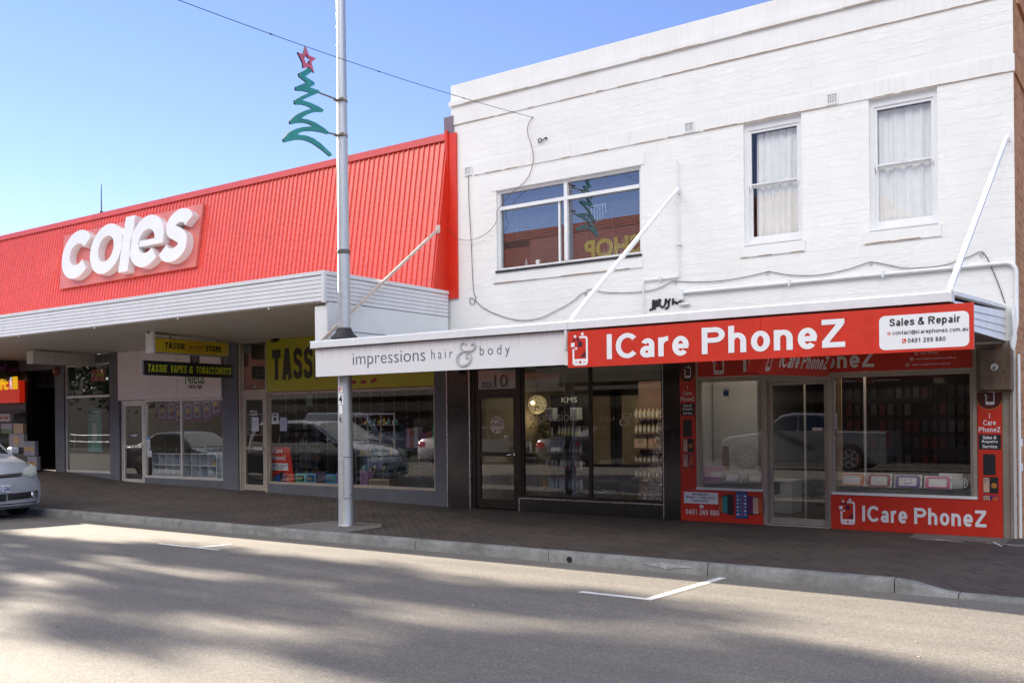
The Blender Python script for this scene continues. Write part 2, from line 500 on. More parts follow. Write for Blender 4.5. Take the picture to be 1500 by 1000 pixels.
class NT:
    def __init__(s, name):
        s.mat = bpy.data.materials.new(name)
        s.mat.use_nodes = True
        s.t = s.mat.node_tree
        s.p = s.t.nodes['Principled BSDF']
        s.out = s.t.nodes['Material Output']
    def n(s, kind, **kw):
        x = s.t.nodes.new('ShaderNode'+kind)
        for k, v in kw.items():
            if k in x.inputs: x.inputs[k].default_value = v
            else: setattr(x, k, v)
        return x
    def l(s, a, b):
        s.t.links.new(a, b)
    def coord(s):
        return s.n('TexCoord').outputs['Object']
    def noise(s, scale, detail=4.0, vec=None, rough=0.6, dist=0.0):
        x = s.n('TexNoise')
        x.inputs['Scale'].default_value = scale
        x.inputs['Detail'].default_value = detail
        x.inputs['Roughness'].default_value = rough
        x.inputs['Distortion'].default_value = dist
        s.l(vec if vec is not None else s.coord(), x.inputs['Vector'])
        return x.outputs['Fac']
    def ramp(s, fac, stops):
        x = s.n('ValToRGB')
        e = x.color_ramp.elements
        while len(e) < len(stops): e.new(0.5)
        for k, (p, c) in enumerate(stops):
            e[k].position = p
            c = lin(c) if not isinstance(c, (int, float)) else (c, c, c)
            e[k].color = (*c[:3], 1)
        s.l(fac, x.inputs['Fac'])
        return x.outputs['Color']
    def mix(s, fac, a, b, mode='MIX'):
        x = s.n('Mix', data_type='RGBA', blend_type=mode)
        for sock, v in ((x.inputs[0], fac), (x.inputs[6], a), (x.inputs[7], b)):
            if hasattr(v, 'node'): s.l(v, sock)
            elif isinstance(v, (int, float)): sock.default_value = v
            else: sock.default_value = (*lin(v)[:3], 1)
        return x.outputs[2]
    def math(s, op, a, b=0.0, clamp=False):
        x = s.n('Math', operation=op, use_clamp=clamp)
        for k, v in enumerate((a, b)):
            if hasattr(v, 'node'): s.l(v, x.inputs[k])
            else: x.inputs[k].default_value = v
        return x.outputs[0]
    def swz(s, order, scale=(1,1,1)):
        """object coordinates re-ordered, e.g. 'xzy'"""
        a, b = s.n('SeparateXYZ'), s.n('CombineXYZ')
        s.l(s.coord(), a.inputs[0])
        for k, ch in enumerate(order):
            o = a.outputs['xyz'.index(ch)]
            s.l(s.math('MULTIPLY', o, scale[k]), b.inputs[k])
        return b.outputs[0]
    def bump(s, h, strength=0.3, dist=0.01, prev=None):
        x = s.n('Bump')
        x.inputs['Strength'].default_value = strength
        x.inputs['Distance'].default_value = dist
        s.l(h, x.inputs['Height'])
        if prev is not None: s.l(prev, x.inputs['Normal'])
        return x.outputs['Normal']

def set_p(p, rough, metal=0.0, spec=0.5, coat=0.0):
    p.inputs['Roughness'].default_value = rough
    p.inputs['Metallic'].default_value = metal
    p.inputs['Specular IOR Level'].default_value = spec
    p.inputs['Coat Weight'].default_value = coat
    p.inputs['Coat Roughness'].default_value = 0.05

def M(name, colour, rough=0.5, metal=0.0, var=0.08, scale=3.0, bump=0.0, bscale=60.0, spec=0.5, coat=0.0, dirt=None):
    """plain paint-like surface with a little uneven wear"""
    t = NT(name)
    c = lin(colour)
    set_p(t.p, rough, metal, spec, coat)
    a = tuple(max(0.0, x*(1-var*1.6)) for x in c)
    b = tuple(min(1.0, x*(1+var)) for x in c)
    cc = t.ramp(t.noise(scale, 6, rough=0.65), [(0.3, a), (0.7, b)])
    if dirt:
        msk = t.ramp(t.noise(scale*0.7+1.3, 8, vec=t.swz('xyz', (3, 3, 0.6)), rough=0.7), [(0.52, 0.0), (0.78, 1.0)])
        cc = t.mix(t.math('MULTIPLY', msk, dirt[1]), cc, dirt[0])
    t.l(cc, t.p.inputs['Base Color'])
    if coat: return t.mat
    rv = t.ramp(t.noise(scale*4, 3), [(0.3, max(0.0, rough-0.07)), (0.7, min(1.0, rough+0.07))])
    t.l(rv, t.p.inputs['Roughness'])
    if bump:
        t.l(t.bump(t.noise(bscale, 5), bump, 0.01), t.p.inputs['Normal'])
    return t.mat

def emit(name, colour, strength):
    t = NT(name)
    t.p.inputs['Base Color'].default_value = (*lin(colour), 1)
    t.p.inputs['Emission Color'].default_value = (*lin(colour), 1)
    t.p.inputs['Emission Strength'].default_value = strength
    return t.mat

def glass_mat(name, tint=(0.93, 0.95, 0.94), base=0.05, wav=0.0):
    t = NT(name)
    t.t.nodes.remove(t.p)
    tr, gl, mx = t.n('BsdfTransparent'), t.n('BsdfGlossy'), t.n('MixShader')
    tr.inputs[0].default_value = (*tint, 1)
    gl.inputs['Roughness'].default_value = 0.0
    gl.inputs[0].default_value = (0.95, 0.97, 1.0, 1)
    lw = t.n('LayerWeight')
    lw.inputs['Blend'].default_value = 0.5
    f = t.math('ADD', t.math('MULTIPLY', t.math('POWER', lw.outputs['Facing'], 4.0), 0.9), base, True)
    if wav:
        nb = t.bump(t.noise(1.2, 2), wav, 0.02)
        t.l(nb, gl.inputs['Normal'])
    t.l(f, mx.inputs[0]); t.l(tr.outputs[0], mx.inputs[1]); t.l(gl.outputs[0], mx.inputs[2])
    t.l(mx.outputs[0], t.out.inputs[0])
    return t.mat

def leaf_mat(name, c0, c1):
    t = NT(name)
    set_p(t.p, 0.55)
    g = t.n('ObjectInfo')
    cc = t.ramp(t.noise(2.5, 3), [(0.3, c0), (0.7, c1)])
    t.l(cc, t.p.inputs['Base Color'])
    return t.mat

# painted split-face block wall
def block_wall(name):
    t = NT(name)
    set_p(t.p, 0.6, spec=0.35)
    v = t.swz('xzy')
    mp = t.n('Mapping'); t.l(v, mp.inputs[0]); mp.inputs['Location'].default_value = (0.05, 0.02, 0)
    br = t.n('TexBrick')
    br.offset, br.squash = 0.5, 1.0
    for k, x in (('Scale', 1.0), ('Mortar Size', 0.006), ('Mortar Smooth', 0.4), ('Bias', 0.0), ('Brick Width', 0.44), ('Row Height', 0.165)):
        br.inputs[k].default_value = x
    br.inputs['Color1'].default_value = (0.0, 0.0, 0.0, 1)
    br.inputs['Color2'].default_value = (1.0, 1.0, 1.0, 1)
    br.inputs['Mortar'].default_value = (0.5, 0.5, 0.5, 1)
    t.l(mp.outputs[0], br.inputs['Vector'])
    rock = t.noise(9.0, 7, vec=t.swz('xzy', (0.8, 1.7, 1)), rough=0.6)
    pick = t.ramp(br.outputs['Color'], [(0.25, 0.25), (0.6, 1.0)])
    inb = t.math('SUBTRACT', 1.0, br.outputs['Fac'])
    h1 = t.math('MULTIPLY', t.math('MULTIPLY', rock, inb), pick)
    n1 = t.bump(h1, 0.32, 0.045)
    n2 = t.bump(inb, 0.18, 0.005, n1)
    n3 = t.bump(t.noise(120, 3), 0.12, 0.004, n2)
    t.l(n3, t.p.inputs['Normal'])
    base = t.ramp(t.noise(1.2, 6), [(0.3, (0.80, 0.79, 0.755)), (0.7, (0.87, 0.865, 0.835))])
    cc = t.mix(t.math('MULTIPLY', br.outputs['Fac'], 0.10), base, (0.66, 0.62, 0.55))
    st = t.ramp(t.noise(3.0, 8, vec=t.swz('xzy', (5.0, 0.6, 1)), rough=0.7), [(0.60, 0.0), (0.85, 1.0)])
    cc = t.mix(t.math('MULTIPLY', st, 0.16), cc, (0.50, 0.43, 0.34))
    sp = t.ramp(t.noise(26, 4), [(0.68, 0.0), (0.75, 1.0)])
    cc = t.mix(t.math('MULTIPLY', sp, 0.25), cc, (0.55, 0.48, 0.4))
    t.l(cc, t.p.inputs['Base Color'])
    return t.mat

def white_render(name, streak=0.35):
    t = NT(name)
    set_p(t.p, 0.6, spec=0.35)
    base = t.ramp(t.noise(1.6, 6), [(0.3, (0.79, 0.78, 0.75)), (0.7, (0.86, 0.855, 0.83))])
    st = t.ramp(t.noise(2.2, 8, vec=t.swz('xzy', (9.0, 0.7, 1)), rough=0.7), [(0.5, 0.0), (0.8, 1.0)])
    cc = t.mix(t.math('MULTIPLY', st, streak), base, (0.52, 0.47, 0.40))
    rs = t.ramp(t.noise(7.0, 6, vec=t.swz('xzy', (1.2, 1.0, 1)), rough=0.75), [(0.66, 0.0), (0.74, 1.0)])
    cc = t.mix(t.math('MULTIPLY', rs, 0.25), cc, (0.45, 0.30, 0.18))
    t.l(cc, t.p.inputs['Base Color'])
    t.l(t.bump(t.noise(70, 5), 0.15, 0.006), t.p.inputs['Normal'])
    return t.mat

def brick_mat(name, order, c1, c2, mortar, w=0.24, h=0.086):
    t = NT(name)
    set_p(t.p, 0.85, spec=0.25)
    br = t.n('TexBrick')
    br.offset = 0.5
    for k, x in (('Scale', 1.0), ('Mortar Size', 0.006), ('Mortar Smooth', 0.2), ('Bias', 0.0), ('Brick Width', w), ('Row Height', h)):
        br.inputs[k].default_value = x
    br.inputs['Color1'].default_value = (*lin(c1), 1)
    br.inputs['Color2'].default_value = (*lin(c2), 1)
    br.inputs['Mortar'].default_value = (*lin(mortar), 1)
    t.l(t.swz(order), br.inputs['Vector'])
    cc = t.mix(t.ramp(t.noise(4, 8, rough=0.7), [(0.35, 0.0), (0.75, 0.5)]), br.outputs['Color'], (0.45, 0.38, 0.32), 'MULTIPLY')
    t.l(cc, t.p.inputs['Base Color'])
    n = t.bump(t.math('SUBTRACT', 1.0, br.outputs['Fac']), 0.5, 0.008)
    t.l(t.bump(t.noise(60, 4), 0.3, 0.006, n), t.p.inputs['Normal'])
    return t.mat

def asphalt(name):
    t = NT(name)
    set_p(t.p, 0.85, spec=0.3)
    big = t.noise(0.35, 6, rough=0.7)
    fine = t.noise(95, 2, rough=0.8)
    agg = t.n('TexVoronoi'); agg.inputs['Scale'].default_value = 85.0; t.l(t.coord(), agg.inputs['Vector'])
    sp = t.ramp(agg.outputs['Color'], [(0.2, (0.148, 0.136, 0.121)), (0.6, (0.19, 0.175, 0.155)), (0.92, (0.265, 0.247, 0.222))])
    lg = t.ramp(big, [(0.3, (0.85, 0.85, 0.86)), (0.7, (1.1, 1.08, 1.05))])
    cc = t.mix(1.0, sp, lg, 'MULTIPLY')
    ln = t.ramp(t.noise(1.0, 8, vec=t.swz('xyz', (0.12, 2.2, 1)), rough=0.7), [(0.35, 0.86), (0.65, 1.06)])
    cc = t.mix(1.0, cc, ln, 'MULTIPLY')
    oil = t.ramp(t.noise(0.9, 6, rough=0.75), [(0.66, 0.0), (0.80, 1.0)])
    cc = t.mix(t.math('MULTIPLY', oil, 0.25), cc, (0.06, 0.055, 0.05))
    t.l(cc, t.p.inputs['Base Color'])
    n = t.bump(agg.outputs['Distance'], 0.35, 0.006)
    t.l(t.bump(fine, 0.35, 0.004, n), t.p.inputs['Normal'])
    return t.mat

def pavers(name):
    t = NT(name)
    set_p(t.p, 0.75, spec=0.35)
    mp = t.n('Mapping'); t.l(t.coord(), mp.inputs[0]); mp.inputs['Rotation'].default_value = (0, 0, rad(45))
    br = t.n('TexBrick')
    br.offset = 0.5
    for k, x in (('Scale', 1.0), ('Mortar Size', 0.006), ('Mortar Smooth', 0.3), ('Bias', 0.0), ('Brick Width', 0.23), ('Row Height', 0.115)):
        br.inputs[k].default_value = x
    br.inputs['Color1'].default_value = (0.052, 0.040, 0.036, 1)
    br.inputs['Color2'].default_value = (0.078, 0.060, 0.053, 1)
    br.inputs['Mortar'].default_value = (0.095, 0.085, 0.078, 1)
    t.l(mp.outputs[0], br.inputs['Vector'])
    cc = t.mix(1.0, br.outputs['Color'], t.ramp(t.noise(0.9, 7, rough=0.7), [(0.3, 0.7), (0.7, 1.2)]), 'MULTIPLY')
    gum = t.ramp(t.noise(14, 2), [(0.74, 0.0), (0.77, 1.0)])
    cc = t.mix(t.math('MULTIPLY', gum, 0.5), cc, (0.05, 0.045, 0.045))
    t.l(cc, t.p.inputs['Base Color'])
    n = t.bump(t.math('SUBTRACT', 1.0, br.outputs['Fac']), 0.5, 0.005)
    t.l(t.bump(t.noise(110, 4), 0.25, 0.004, n), t.p.inputs['Normal'])
    return t.mat

def concrete(name, c=(0.30, 0.29, 0.27), var=0.3):
    t = NT(name)
    set_p(t.p, 0.85, spec=0.3)
    a = tuple(x*(1-var) for x in c); b = tuple(x*(1+var*0.6) for x in c)
    cc = t.ramp(t.noise(2.5, 9, rough=0.75), [(0.3, a), (0.7, b)])
    cc = t.mix(t.ramp(t.noise(60, 3), [(0.52, 0.0), (0.70, 0.6)]), cc, tuple(x*0.45 for x in c))
    t.l(cc, t.p.inputs['Base Color'])
    cc = t.mix(t.ramp(t.noise(1.6, 9, vec=t.swz('xzy', (1.0, 2.5, 1)), rough=0.75), [(0.52, 0.0), (0.72, 0.55)]), cc, tuple(x*0.38 for x in c))
    cc = t.mix(t.ramp(t.noise(5.0, 6, rough=0.7), [(0.66, 0.0), (0.72, 0.5)]), cc, tuple(min(1, x*1.7) for x in c))
    t.l(cc, t.p.inputs['Base Color'])
    t.l(t.bump(t.noise(80, 6), 0.5, 0.008), t.p.inputs['Normal'])
    return t.mat

def galvanised(name):
    t = NT(name)
    set_p(t.p, 0.45, 0.75)
    vo = t.n('TexVoronoi'); vo.inputs['Scale'].default_value = 75.0; t.l(t.coord(), vo.inputs['Vector'])
    cc = t.ramp(vo.outputs['Color'], [(0.1, (0.44, 0.46, 0.47)), (0.9, (0.56, 0.58, 0.59))])
    cc = t.mix(t.ramp(t.noise(2.0, 8, vec=t.swz('xyz', (2, 2, 0.5)), rough=0.7), [(0.5, 0.0), (0.8, 0.5)]), cc, (0.30, 0.29, 0.27))
    t.l(cc, t.p.inputs['Base Color'])
    t.l(t.ramp(vo.outputs['Color'], [(0.1, 0.38), (0.9, 0.6)]), t.p.inputs['Roughness'])
    return t.mat

def boards(name, c, axis, pitch, groove=0.08, rough=0.5, bumpd=0.006, dirt=0.15):
    """boarding: grooves repeat along one object axis"""
    t = NT(name)
    set_p(t.p, rough)
    v = t.n('SeparateXYZ'); t.l(t.coord(), v.inputs[0])
    fr = t.math('FRACT', t.math('DIVIDE', v.outputs['xyz'.index(axis)], pitch))
    g = t.math('LESS_THAN', fr, groove)
    cc = t.ramp(t.noise(1.5, 7, rough=0.7), [(0.3, tuple(x*(1-dirt) for x in lin(c))), (0.7, lin(c))])
    cc = t.mix(t.math('MULTIPLY', g, 0.6), cc, tuple(x*0.35 for x in lin(c)))
    t.l(cc, t.p.inputs['Base Color'])
    t.l(t.bump(t.math('SUBTRACT', 1.0, g), 0.6, bumpd), t.p.inputs['Normal'])
    return t.mat

WALL = block_wall('painted split face block')
RENDER = white_render('painted render band')
RENDER_CLEAN = white_render('painted window surround', 0.12)
BRICK = brick_mat('orange brown brick', 'yzx', '#c99068', '#a9744c', '#b9a488')
ASPHALT = asphalt('worn asphalt')
PAVER = pavers('dark clay pavers')
KERB = concrete('kerb concrete', (0.24, 0.238, 0.232), 0.5)
PAD = concrete('footpath concrete patch', (0.17, 0.157, 0.145))
GALV = galvanised('galvanised steel')
WHITE = M('white gloss paint', (0.80, 0.80, 0.79), 0.4, var=0.04, dirt=((0.5, 0.45, 0.38), 0.25))
WHITEW = M('white sash paint', (0.82, 0.82, 0.82), 0.35, var=0.03, dirt=((0.5, 0.47, 0.42), 0.12))
CREAM = M('weathered cream paint', (0.74, 0.69, 0.60), 0.5, var=0.08, dirt=((0.30, 0.16, 0.08), 0.5))
ALU = M('weathered bronze aluminium', (0.42, 0.36, 0.29), 0.45, 0.3, var=0.1)
ALUW = M('pale aluminium', (0.58, 0.55, 0.51), 0.4, 0.35, var=0.08)
GREYP = M('grey painted pier', (0.115, 0.118, 0.135), 0.65, var=0.1, dirt=((0.2, 0.19, 0.17), 0.3), bump=0.1)
TILE = M('dark wall tile', (0.030, 0.026, 0.025), 0.14, var=0.2, spec=0.6)
DBRONZE = M('dark bronze frame', (0.030, 0.023, 0.018), 0.35, 0.3, var=0.1)
BLACK = M('black', (0.012, 0.012, 0.012), 0.5)
DARK = M('dark interior', (0.035, 0.032, 0.030), 0.8)
REDSIGN = M('red sign vinyl', (0.60, 0.030, 0.012), 0.42, var=0.05, dirt=((0.35, 0.03, 0.02), 0.3))
WHITEV = M('white sign vinyl', (0.80, 0.81, 0.83), 0.45, var=0.02)
NAVY = M('dark plum vinyl', (0.06, 0.01, 0.03), 0.45)
TEXTK = M('black sign lettering', (0.014, 0.014, 0.017), 0.5)
REDMET = M('red corrugated steel', (0.72, 0.078, 0.045), 0.28, var=0.05, spec=0.9)
REDFLAT = M('red flat sheet', (0.70, 0.035, 0.014), 0.38, var=0.05)
REDCAP = M('faded red flashing', (0.62, 0.07, 0.06), 0.4, var=0.06)
YELLOW = M('yellow sign sheet', (0.74, 0.54, 0.025), 0.4, var=0.05)
LIME = M('acid yellow sign sheet', (0.44, 0.42, 0.015), 0.4, var=0.06)
GLASS = glass_mat('shop window glass', base=0.095)
GLASSW = glass_mat('upstairs window glass', tint=(0.75, 0.78, 0.80), base=0.28)
GLASSD = glass_mat('old window glass', tint=(1.0, 1.0, 1.0), base=0.09)
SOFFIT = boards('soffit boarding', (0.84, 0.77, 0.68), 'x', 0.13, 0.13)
FASC = M('white fascia board', (0.74, 0.75, 0.77), 0.4, var=0.04, dirt=((0.45, 0.42, 0.38), 0.25))
# ================================================================ the ground, road, kerb, footpath
def base_z(x):                               # the footpath climbs a little to the left along the shopfronts
    pts = [(-200, 0.42), (-26, 0.42), (-23.7, 0.36), (-21, 0.185), (-16.3, 0.10), (-11, 0.0), (200, -0.02)]
    for (a, za), (b, zb) in zip(pts, pts[1:]):
        if a <= x <= b: return za + (zb-za)*(x-a)/(b-a)
    return 0.0
def road_z(y):
    return -0.132 + 0.028*(9.7-y) if y > 2.5 else -0.132 + 0.028*(y+4.7)
def dip(x):                                  # kerb drops for a crossing at the right
    t = min(1, max(0, (x+2.25)/0.55)); return 0.09*t*t*(3-2*t)
def foot_z(x, y):
    t = min(1, max(0, (y-9.85)/3.85))
    return base_z(x)*t - dip(x)*max(0, 1-(y-9.85)/1.5)

def sheet(name, xs, ys, zf, m, kind='structure'):
    mb = MB()
    vs_ = [(x, y, zf(x, y)) for y in ys for x in xs]
    n = len(xs)
    mb.add(vs_, [(j*n+i, j*n+i+1, (j+1)*n+i+1, (j+1)*n+i) for j in range(len(ys)-1) for i in range(n-1)])
    o = mb.build(name, m, smooth=30)
    return tag(o, kind=kind)

DIRT = M('dry ground', (0.16, 0.14, 0.11), 0.9, var=0.2, scale=0.5)
sheet('ground', [-700, -200, 0, 200, 700], [-700, -100, 0, 100, 700], lambda x, y: -0.9, DIRT)
sheet('road', [-260, -60, -30, 0, 30, 120], [-4.7, -1, 2.5, 6, 9.72], lambda x, y: road_z(y), ASPHALT)
xs = [-260, -60, -30, -26, -23.7, -21, -18.5, -16.3, -13.5, -11, -8, -5, -3, -2.25, -2.1, -1.95, -1.8, -1.7, 0, 3, 10, 120]
sheet('pavement', xs, [9.80, 10.2, 10.6, 11.0, 11.35, 12.2, 13.0, 13.72], foot_z, PAVER)
sheet('far_pavement', [-260, 120], [-9.2, -4.84], lambda x, y: 0.0, PAVER)
sheet('side_yard', [-1.72, 20], [13.7, 40], lambda x, y: -0.03, concrete('yard concrete'))

mb = MB()                                    # kerb stones, one profile per stone with open joints
jo = [-60, -30, -26.5, -24, -21.5, -19, -16.3, -13.4, -10.66, -8.35, -6.25, -4.2, -2.27, -1.7, 0.4, 2.9, 5.4, 20, 60]
prof = [(9.70, -0.3), (9.70, -0.03), (9.715, -0.008), (9.74, 0.0), (9.815, 0.004), (9.815, -0.3)]
for a, b in zip(jo, jo[1:]):
    st = [a+0.005, b-0.005] if not (a >= -2.3 and a < -1.75) else [a+0.005, -2.1, -1.95, -1.83, b-0.005]
    n = len(prof)
    vs_ = []
    for x in st:
        for k, (y, z) in enumerate(prof):
            vs_.append((x, y, z - (dip(x) if 0 < k < n-1 else 0)))
    fs_ = []
    for i in range(len(st)-1):
        for k in range(n):
            q = (k+1) % n
            fs_.append((i*n+k, (i+1)*n+k, (i+1)*n+q, i*n+q))
    fs_.append(tuple(range(n)))
    fs_.append(tuple((len(st)-1)*n+k for k in range(n))[::-1])
    mb.add(vs_, fs_)
tag(mb.build('kerb', KERB, smooth=40), kind='structure')
mb = MB(); mb.box(-260, 120, -4.84, -4.7, -0.3, 0.004)
tag(mb.build('far_kerb', KERB), kind='structure')
# a concrete patch round the pole, a service cover, a worn strip at the shop corner
mb = MB()
def patch(mb, pts, lift=0.004, mi=0):
    vs_ = [(x, y, foot_z(x, y)+lift) for x, y in pts]
    mb.add(vs_, [tuple(range(len(vs_)))], mi)
patch(mb, [(-11.3, 9.83), (-9.75, 9.83), (-9.8, 10.6), (-10.1, 10.95), (-11.1, 10.85)])
patch(mb, [(-2.9, 13.1), (-1.75, 13.05), (-1.75, 13.66), (-2.9, 13.66)])
tag(mb.build('pavement_patch', PAD), kind='structure')
mb = MB()
patch(mb, [(-10.9, 13.0), (-10.35, 13.0), (-10.35, 13.5), (-10.9, 13.5)], 0.005)
tag(mb.build('service_cover', M('rusty cast iron', (0.06, 0.05, 0.045), 0.7, 0.5)), kind='structure')
mb = MB()                                      # a drain hole and a patched chip in the kerb
def on_kerb(px, py): return at(px, py, 9.699)
hx_, hz_ = on_kerb(834, 822)
mb.plate(circ(hx_, -0.085, 0.038, 14), (0, 9.699, 0), XU, ZU, 0, 0.002, 0)
tag(mb.build('drain_hole', BLACK), kind='structure')
rk = random.Random(8); mb = MB()
xa, xb = on_kerb(940, 830)[0], on_kerb(1012, 836)[0]
q = [(xa+(xb-xa)*k/12, -0.022-0.008*rk.random()-0.02*abs(k-6)/6) for k in range(13)]+[(xb-(xb-xa)*k/12, -0.085-0.012*rk.random()+0.035*abs(k-6)/6) for k in range(13)]
mb.plate(q[::-1], (0, 9.699, 0), XU, ZU, -0.002, 0.004, 0)
tag(mb.build('kerb_repair', M('pale mortar repair', (0.33, 0.335, 0.34), 0.9, var=0.3, scale=12)), kind='structure')
# painted bay markings
def wornpaint():
    t = NT('worn road paint')
    set_p(t.p, 0.8)
    k = t.ramp(t.noise(55, 5, rough=0.75), [(0.50, 0.0), (0.66, 1.0)])
    cc = t.mix(t.math('MULTIPLY', k, 0.55), (0.72, 0.71, 0.69), (0.16, 0.15, 0.135))
    t.l(cc, t.p.inputs['Base Color'])
    t.l(t.bump(t.noise(75, 4), 0.5, 0.005), t.p.inputs['Normal'])
    return t.mat
PAINT = wornpaint()
mb = MB()
def mark(x0, x1, y0, y1):
    mb.add([(x0, y0, road_z(y0)+0.004), (x1, y0, road_z(y0)+0.004), (x1, y1, road_z(y1)+0.004), (x0, y1, road_z(y1)+0.004)], [(0,1,2,3)])
mark(-4.06, -3.97, 7.88, 9.68); mark(-4.75, -4.06, 7.88, 7.97)
mark(-10.85, -10.77, 8.05, 8.65); mark(-11.65, -10.85, 8.05, 8.12); mark(-10.77, -10.35, 8.05, 8.12)
mark(-17.6, -17.5, 8.05, 9.5)
tag(mb.build('road_marking', PAINT), kind='structure')
# blue and white survey paint at the shop corner
mb = MB()
for a, b in (((-2.75, 13.02), (-2.35, 13.0)), ((-2.55, 13.05), (-2.2, 12.93)), ((-1.95, 12.95), (-1.5, 13.0)), ((-1.9, 13.15), (-1.75, 12.75)), ((-1.7, 12.9), (-1.3, 12.8))):
    d = Vector((b[0]-a[0], b[1]-a[1])).normalized()*0.012
    patch(mb, [(a[0]+d.y, a[1]-d.x), (b[0]+d.y, b[1]-d.x), (b[0]-d.y, b[1]+d.x), (a[0]-d.y, a[1]+d.x)], 0.008)
tag(mb.build('survey_paint', M('survey spray paint', (0.6, 0.62, 0.66), 0.8)), kind='structure')
# leaf litter and gum on the road
random.seed(4)
mb = MB()
for _ in range(90):
    x, y = random.uniform(-16, 0), random.uniform(3.2, 9.6)
    if x > -0.55*y or x < -2.0*y: pass
    r = random.uniform(0.008, 0.022); a = random.uniform(0, 6.28)
    z = road_z(y)+0.006
    mb.add([(x+r*math.cos(a), y+r*math.sin(a), z), (x-0.4*r*math.sin(a), y+0.4*r*math.cos(a), z+0.004), (x-r*math.cos(a), y-r*math.sin(a), z+0.001), (x+0.4*r*math.sin(a), y-0.4*r*math.cos(a), z)], [(0,1,2,3)])
tag(mb.build('road_litter', M('pale litter', (0.38, 0.33, 0.26), 0.8, var=0.4, scale=9)), kind='stuff')

# ================================================================ the white block building
YF = 13.7
shop = thing('shop_building', (-6.2, YF, 0.0), 'white painted two storey block building with two shops under one low awning', 'building')

def wall_grid(mb, xs, zs, holes, y0, depth, mi=0):
    """front sheet at y0 with rectangular openings and their reveals"""
    X = sorted(set(list(xs)+[h[0] for h in holes]+[h[1] for h in holes]))
    Z = sorted(set(list(zs)+[h[2] for h in holes]+[h[3] for h in holes]))
    for i in range(len(X)-1):
        for j in range(len(Z)-1):
            cx, cz = (X[i]+X[i+1])/2, (Z[j]+Z[j+1])/2
            if any(h[0] < cx < h[1] and h[2] < cz < h[3] for h in holes): continue
            mb.quad((X[i],y0,Z[j]), (X[i+1],y0,Z[j]), (X[i+1],y0,Z[j+1]), (X[i],y0,Z[j+1]), mi)
    for a, b, c, d in holes:
        y1 = y0+depth
        mb.quad((a,y0,c), (a,y1,c), (a,y1,d), (a,y0,d), mi)
        mb.quad((b,y1,c), (b,y0,c), (b,y0,d), (b,y1,d), mi)
        mb.quad((a,y0,d), (a,y1,d), (b,y1,d), (b,y0,d), mi)
        mb.quad((a,y1,c), (a,y0,c), (b,y0,c), (b,y1,c), mi)

XL, XR = -10.80, -1.69
W1 = (-9.84, -7.00, 4.17, 5.62)
W2 = (-5.29, -4.42, 4.13, 5.965)
W3 = (-3.48, -2.60, 4.13, 5.965)
mb = MB()
wall_grid(mb, [XL, XR], [2.5, 6.94], [W1, W2, W3], YF, 0.16)
mb.quad((XL, YF+0.3, 2.5), (XL, YF, 2.5), (XL, YF, 6.94), (XL, YF+0.3, 6.94))
mb.quad((-10.94, YF, 2.5), (XL, YF, 2.5), (XL, YF, 3.82), (-10.94, YF, 3.82))
mb.build('wall', WALL, shop)
mb = MB()
mb.box(XL-0.02, XR+0.012, YF-0.016, YF+0.3, 6.942, 7.285)          # frieze
mb.box(XL-0.05, XR+0.03, YF-0.055, YF+0.32, 7.287, 7.365)          # ledge
mb.box(XL-0.02, XR+0.012, YF-0.02, YF+0.3, 7.367, 7.67)            # parapet
mb.build('parapet', white_render('stained parapet render', 0.28), shop)
mb = MB()
mb.box(-10.32, XR+0.015, YF-0.016, YF+0.02, 5.967, 6.185)          # lintel band
mb.build('lintel_band', RENDER, shop)
mb = MB()
mb.box(-9.92, -6.98, YF-0.02, YF+0.02, 3.99, 4.168)
mb.box(-5.36, -4.38, YF-0.02, YF+0.02, 3.965, 4.128)
mb.box(-3.56, -2.56, YF-0.02, YF+0.02, 3.965, 4.128)
mb.box(-9.93, -6.93, YF-0.012, YF+0.02, 5.622, 5.80)
mb.build_each('sill_band', RENDER_CLEAN, shop)
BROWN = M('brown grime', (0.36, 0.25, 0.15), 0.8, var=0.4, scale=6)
rg = random.Random(19)
mb = MB()                                                        # broken lines of grime under the ledges
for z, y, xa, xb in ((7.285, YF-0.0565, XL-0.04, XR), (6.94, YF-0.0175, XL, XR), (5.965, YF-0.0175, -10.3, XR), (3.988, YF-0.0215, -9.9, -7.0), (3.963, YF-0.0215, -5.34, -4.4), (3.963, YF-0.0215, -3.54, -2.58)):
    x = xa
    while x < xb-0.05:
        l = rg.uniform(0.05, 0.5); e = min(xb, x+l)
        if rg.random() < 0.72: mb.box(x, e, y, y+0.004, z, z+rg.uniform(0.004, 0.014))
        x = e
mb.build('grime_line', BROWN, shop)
mb = MB()                                                        # brick flank wall with a corbelled course
mb.box(XR-0.25, XR, YF+0.002, 26, -0.3, 6.94)
mb.box(XR-0.25, XR+0.04, YF+0.34, 26, 6.945, 7.5)
mb.box(XR-0.25, XR+0.025, YF+0.05, 26.01, 5.95, 6.05)
mb.build('flank_wall', BRICK, shop)
mb = MB()
mb.box(XL, XL+0.25, YF+0.302, 26, 2.5, 7.2)
mb.box(XL+0.25, XR-0.25, YF+0.31, 26, 6.6, 6.75)
mb.box(XL, XR, 26.01, 26.2, -0.3, 7.0)
mb.build('roof', M('dull roof sheet', (0.3, 0.3, 0.3), 0.6), shop)
mb = MB()                                                        # upstairs rooms
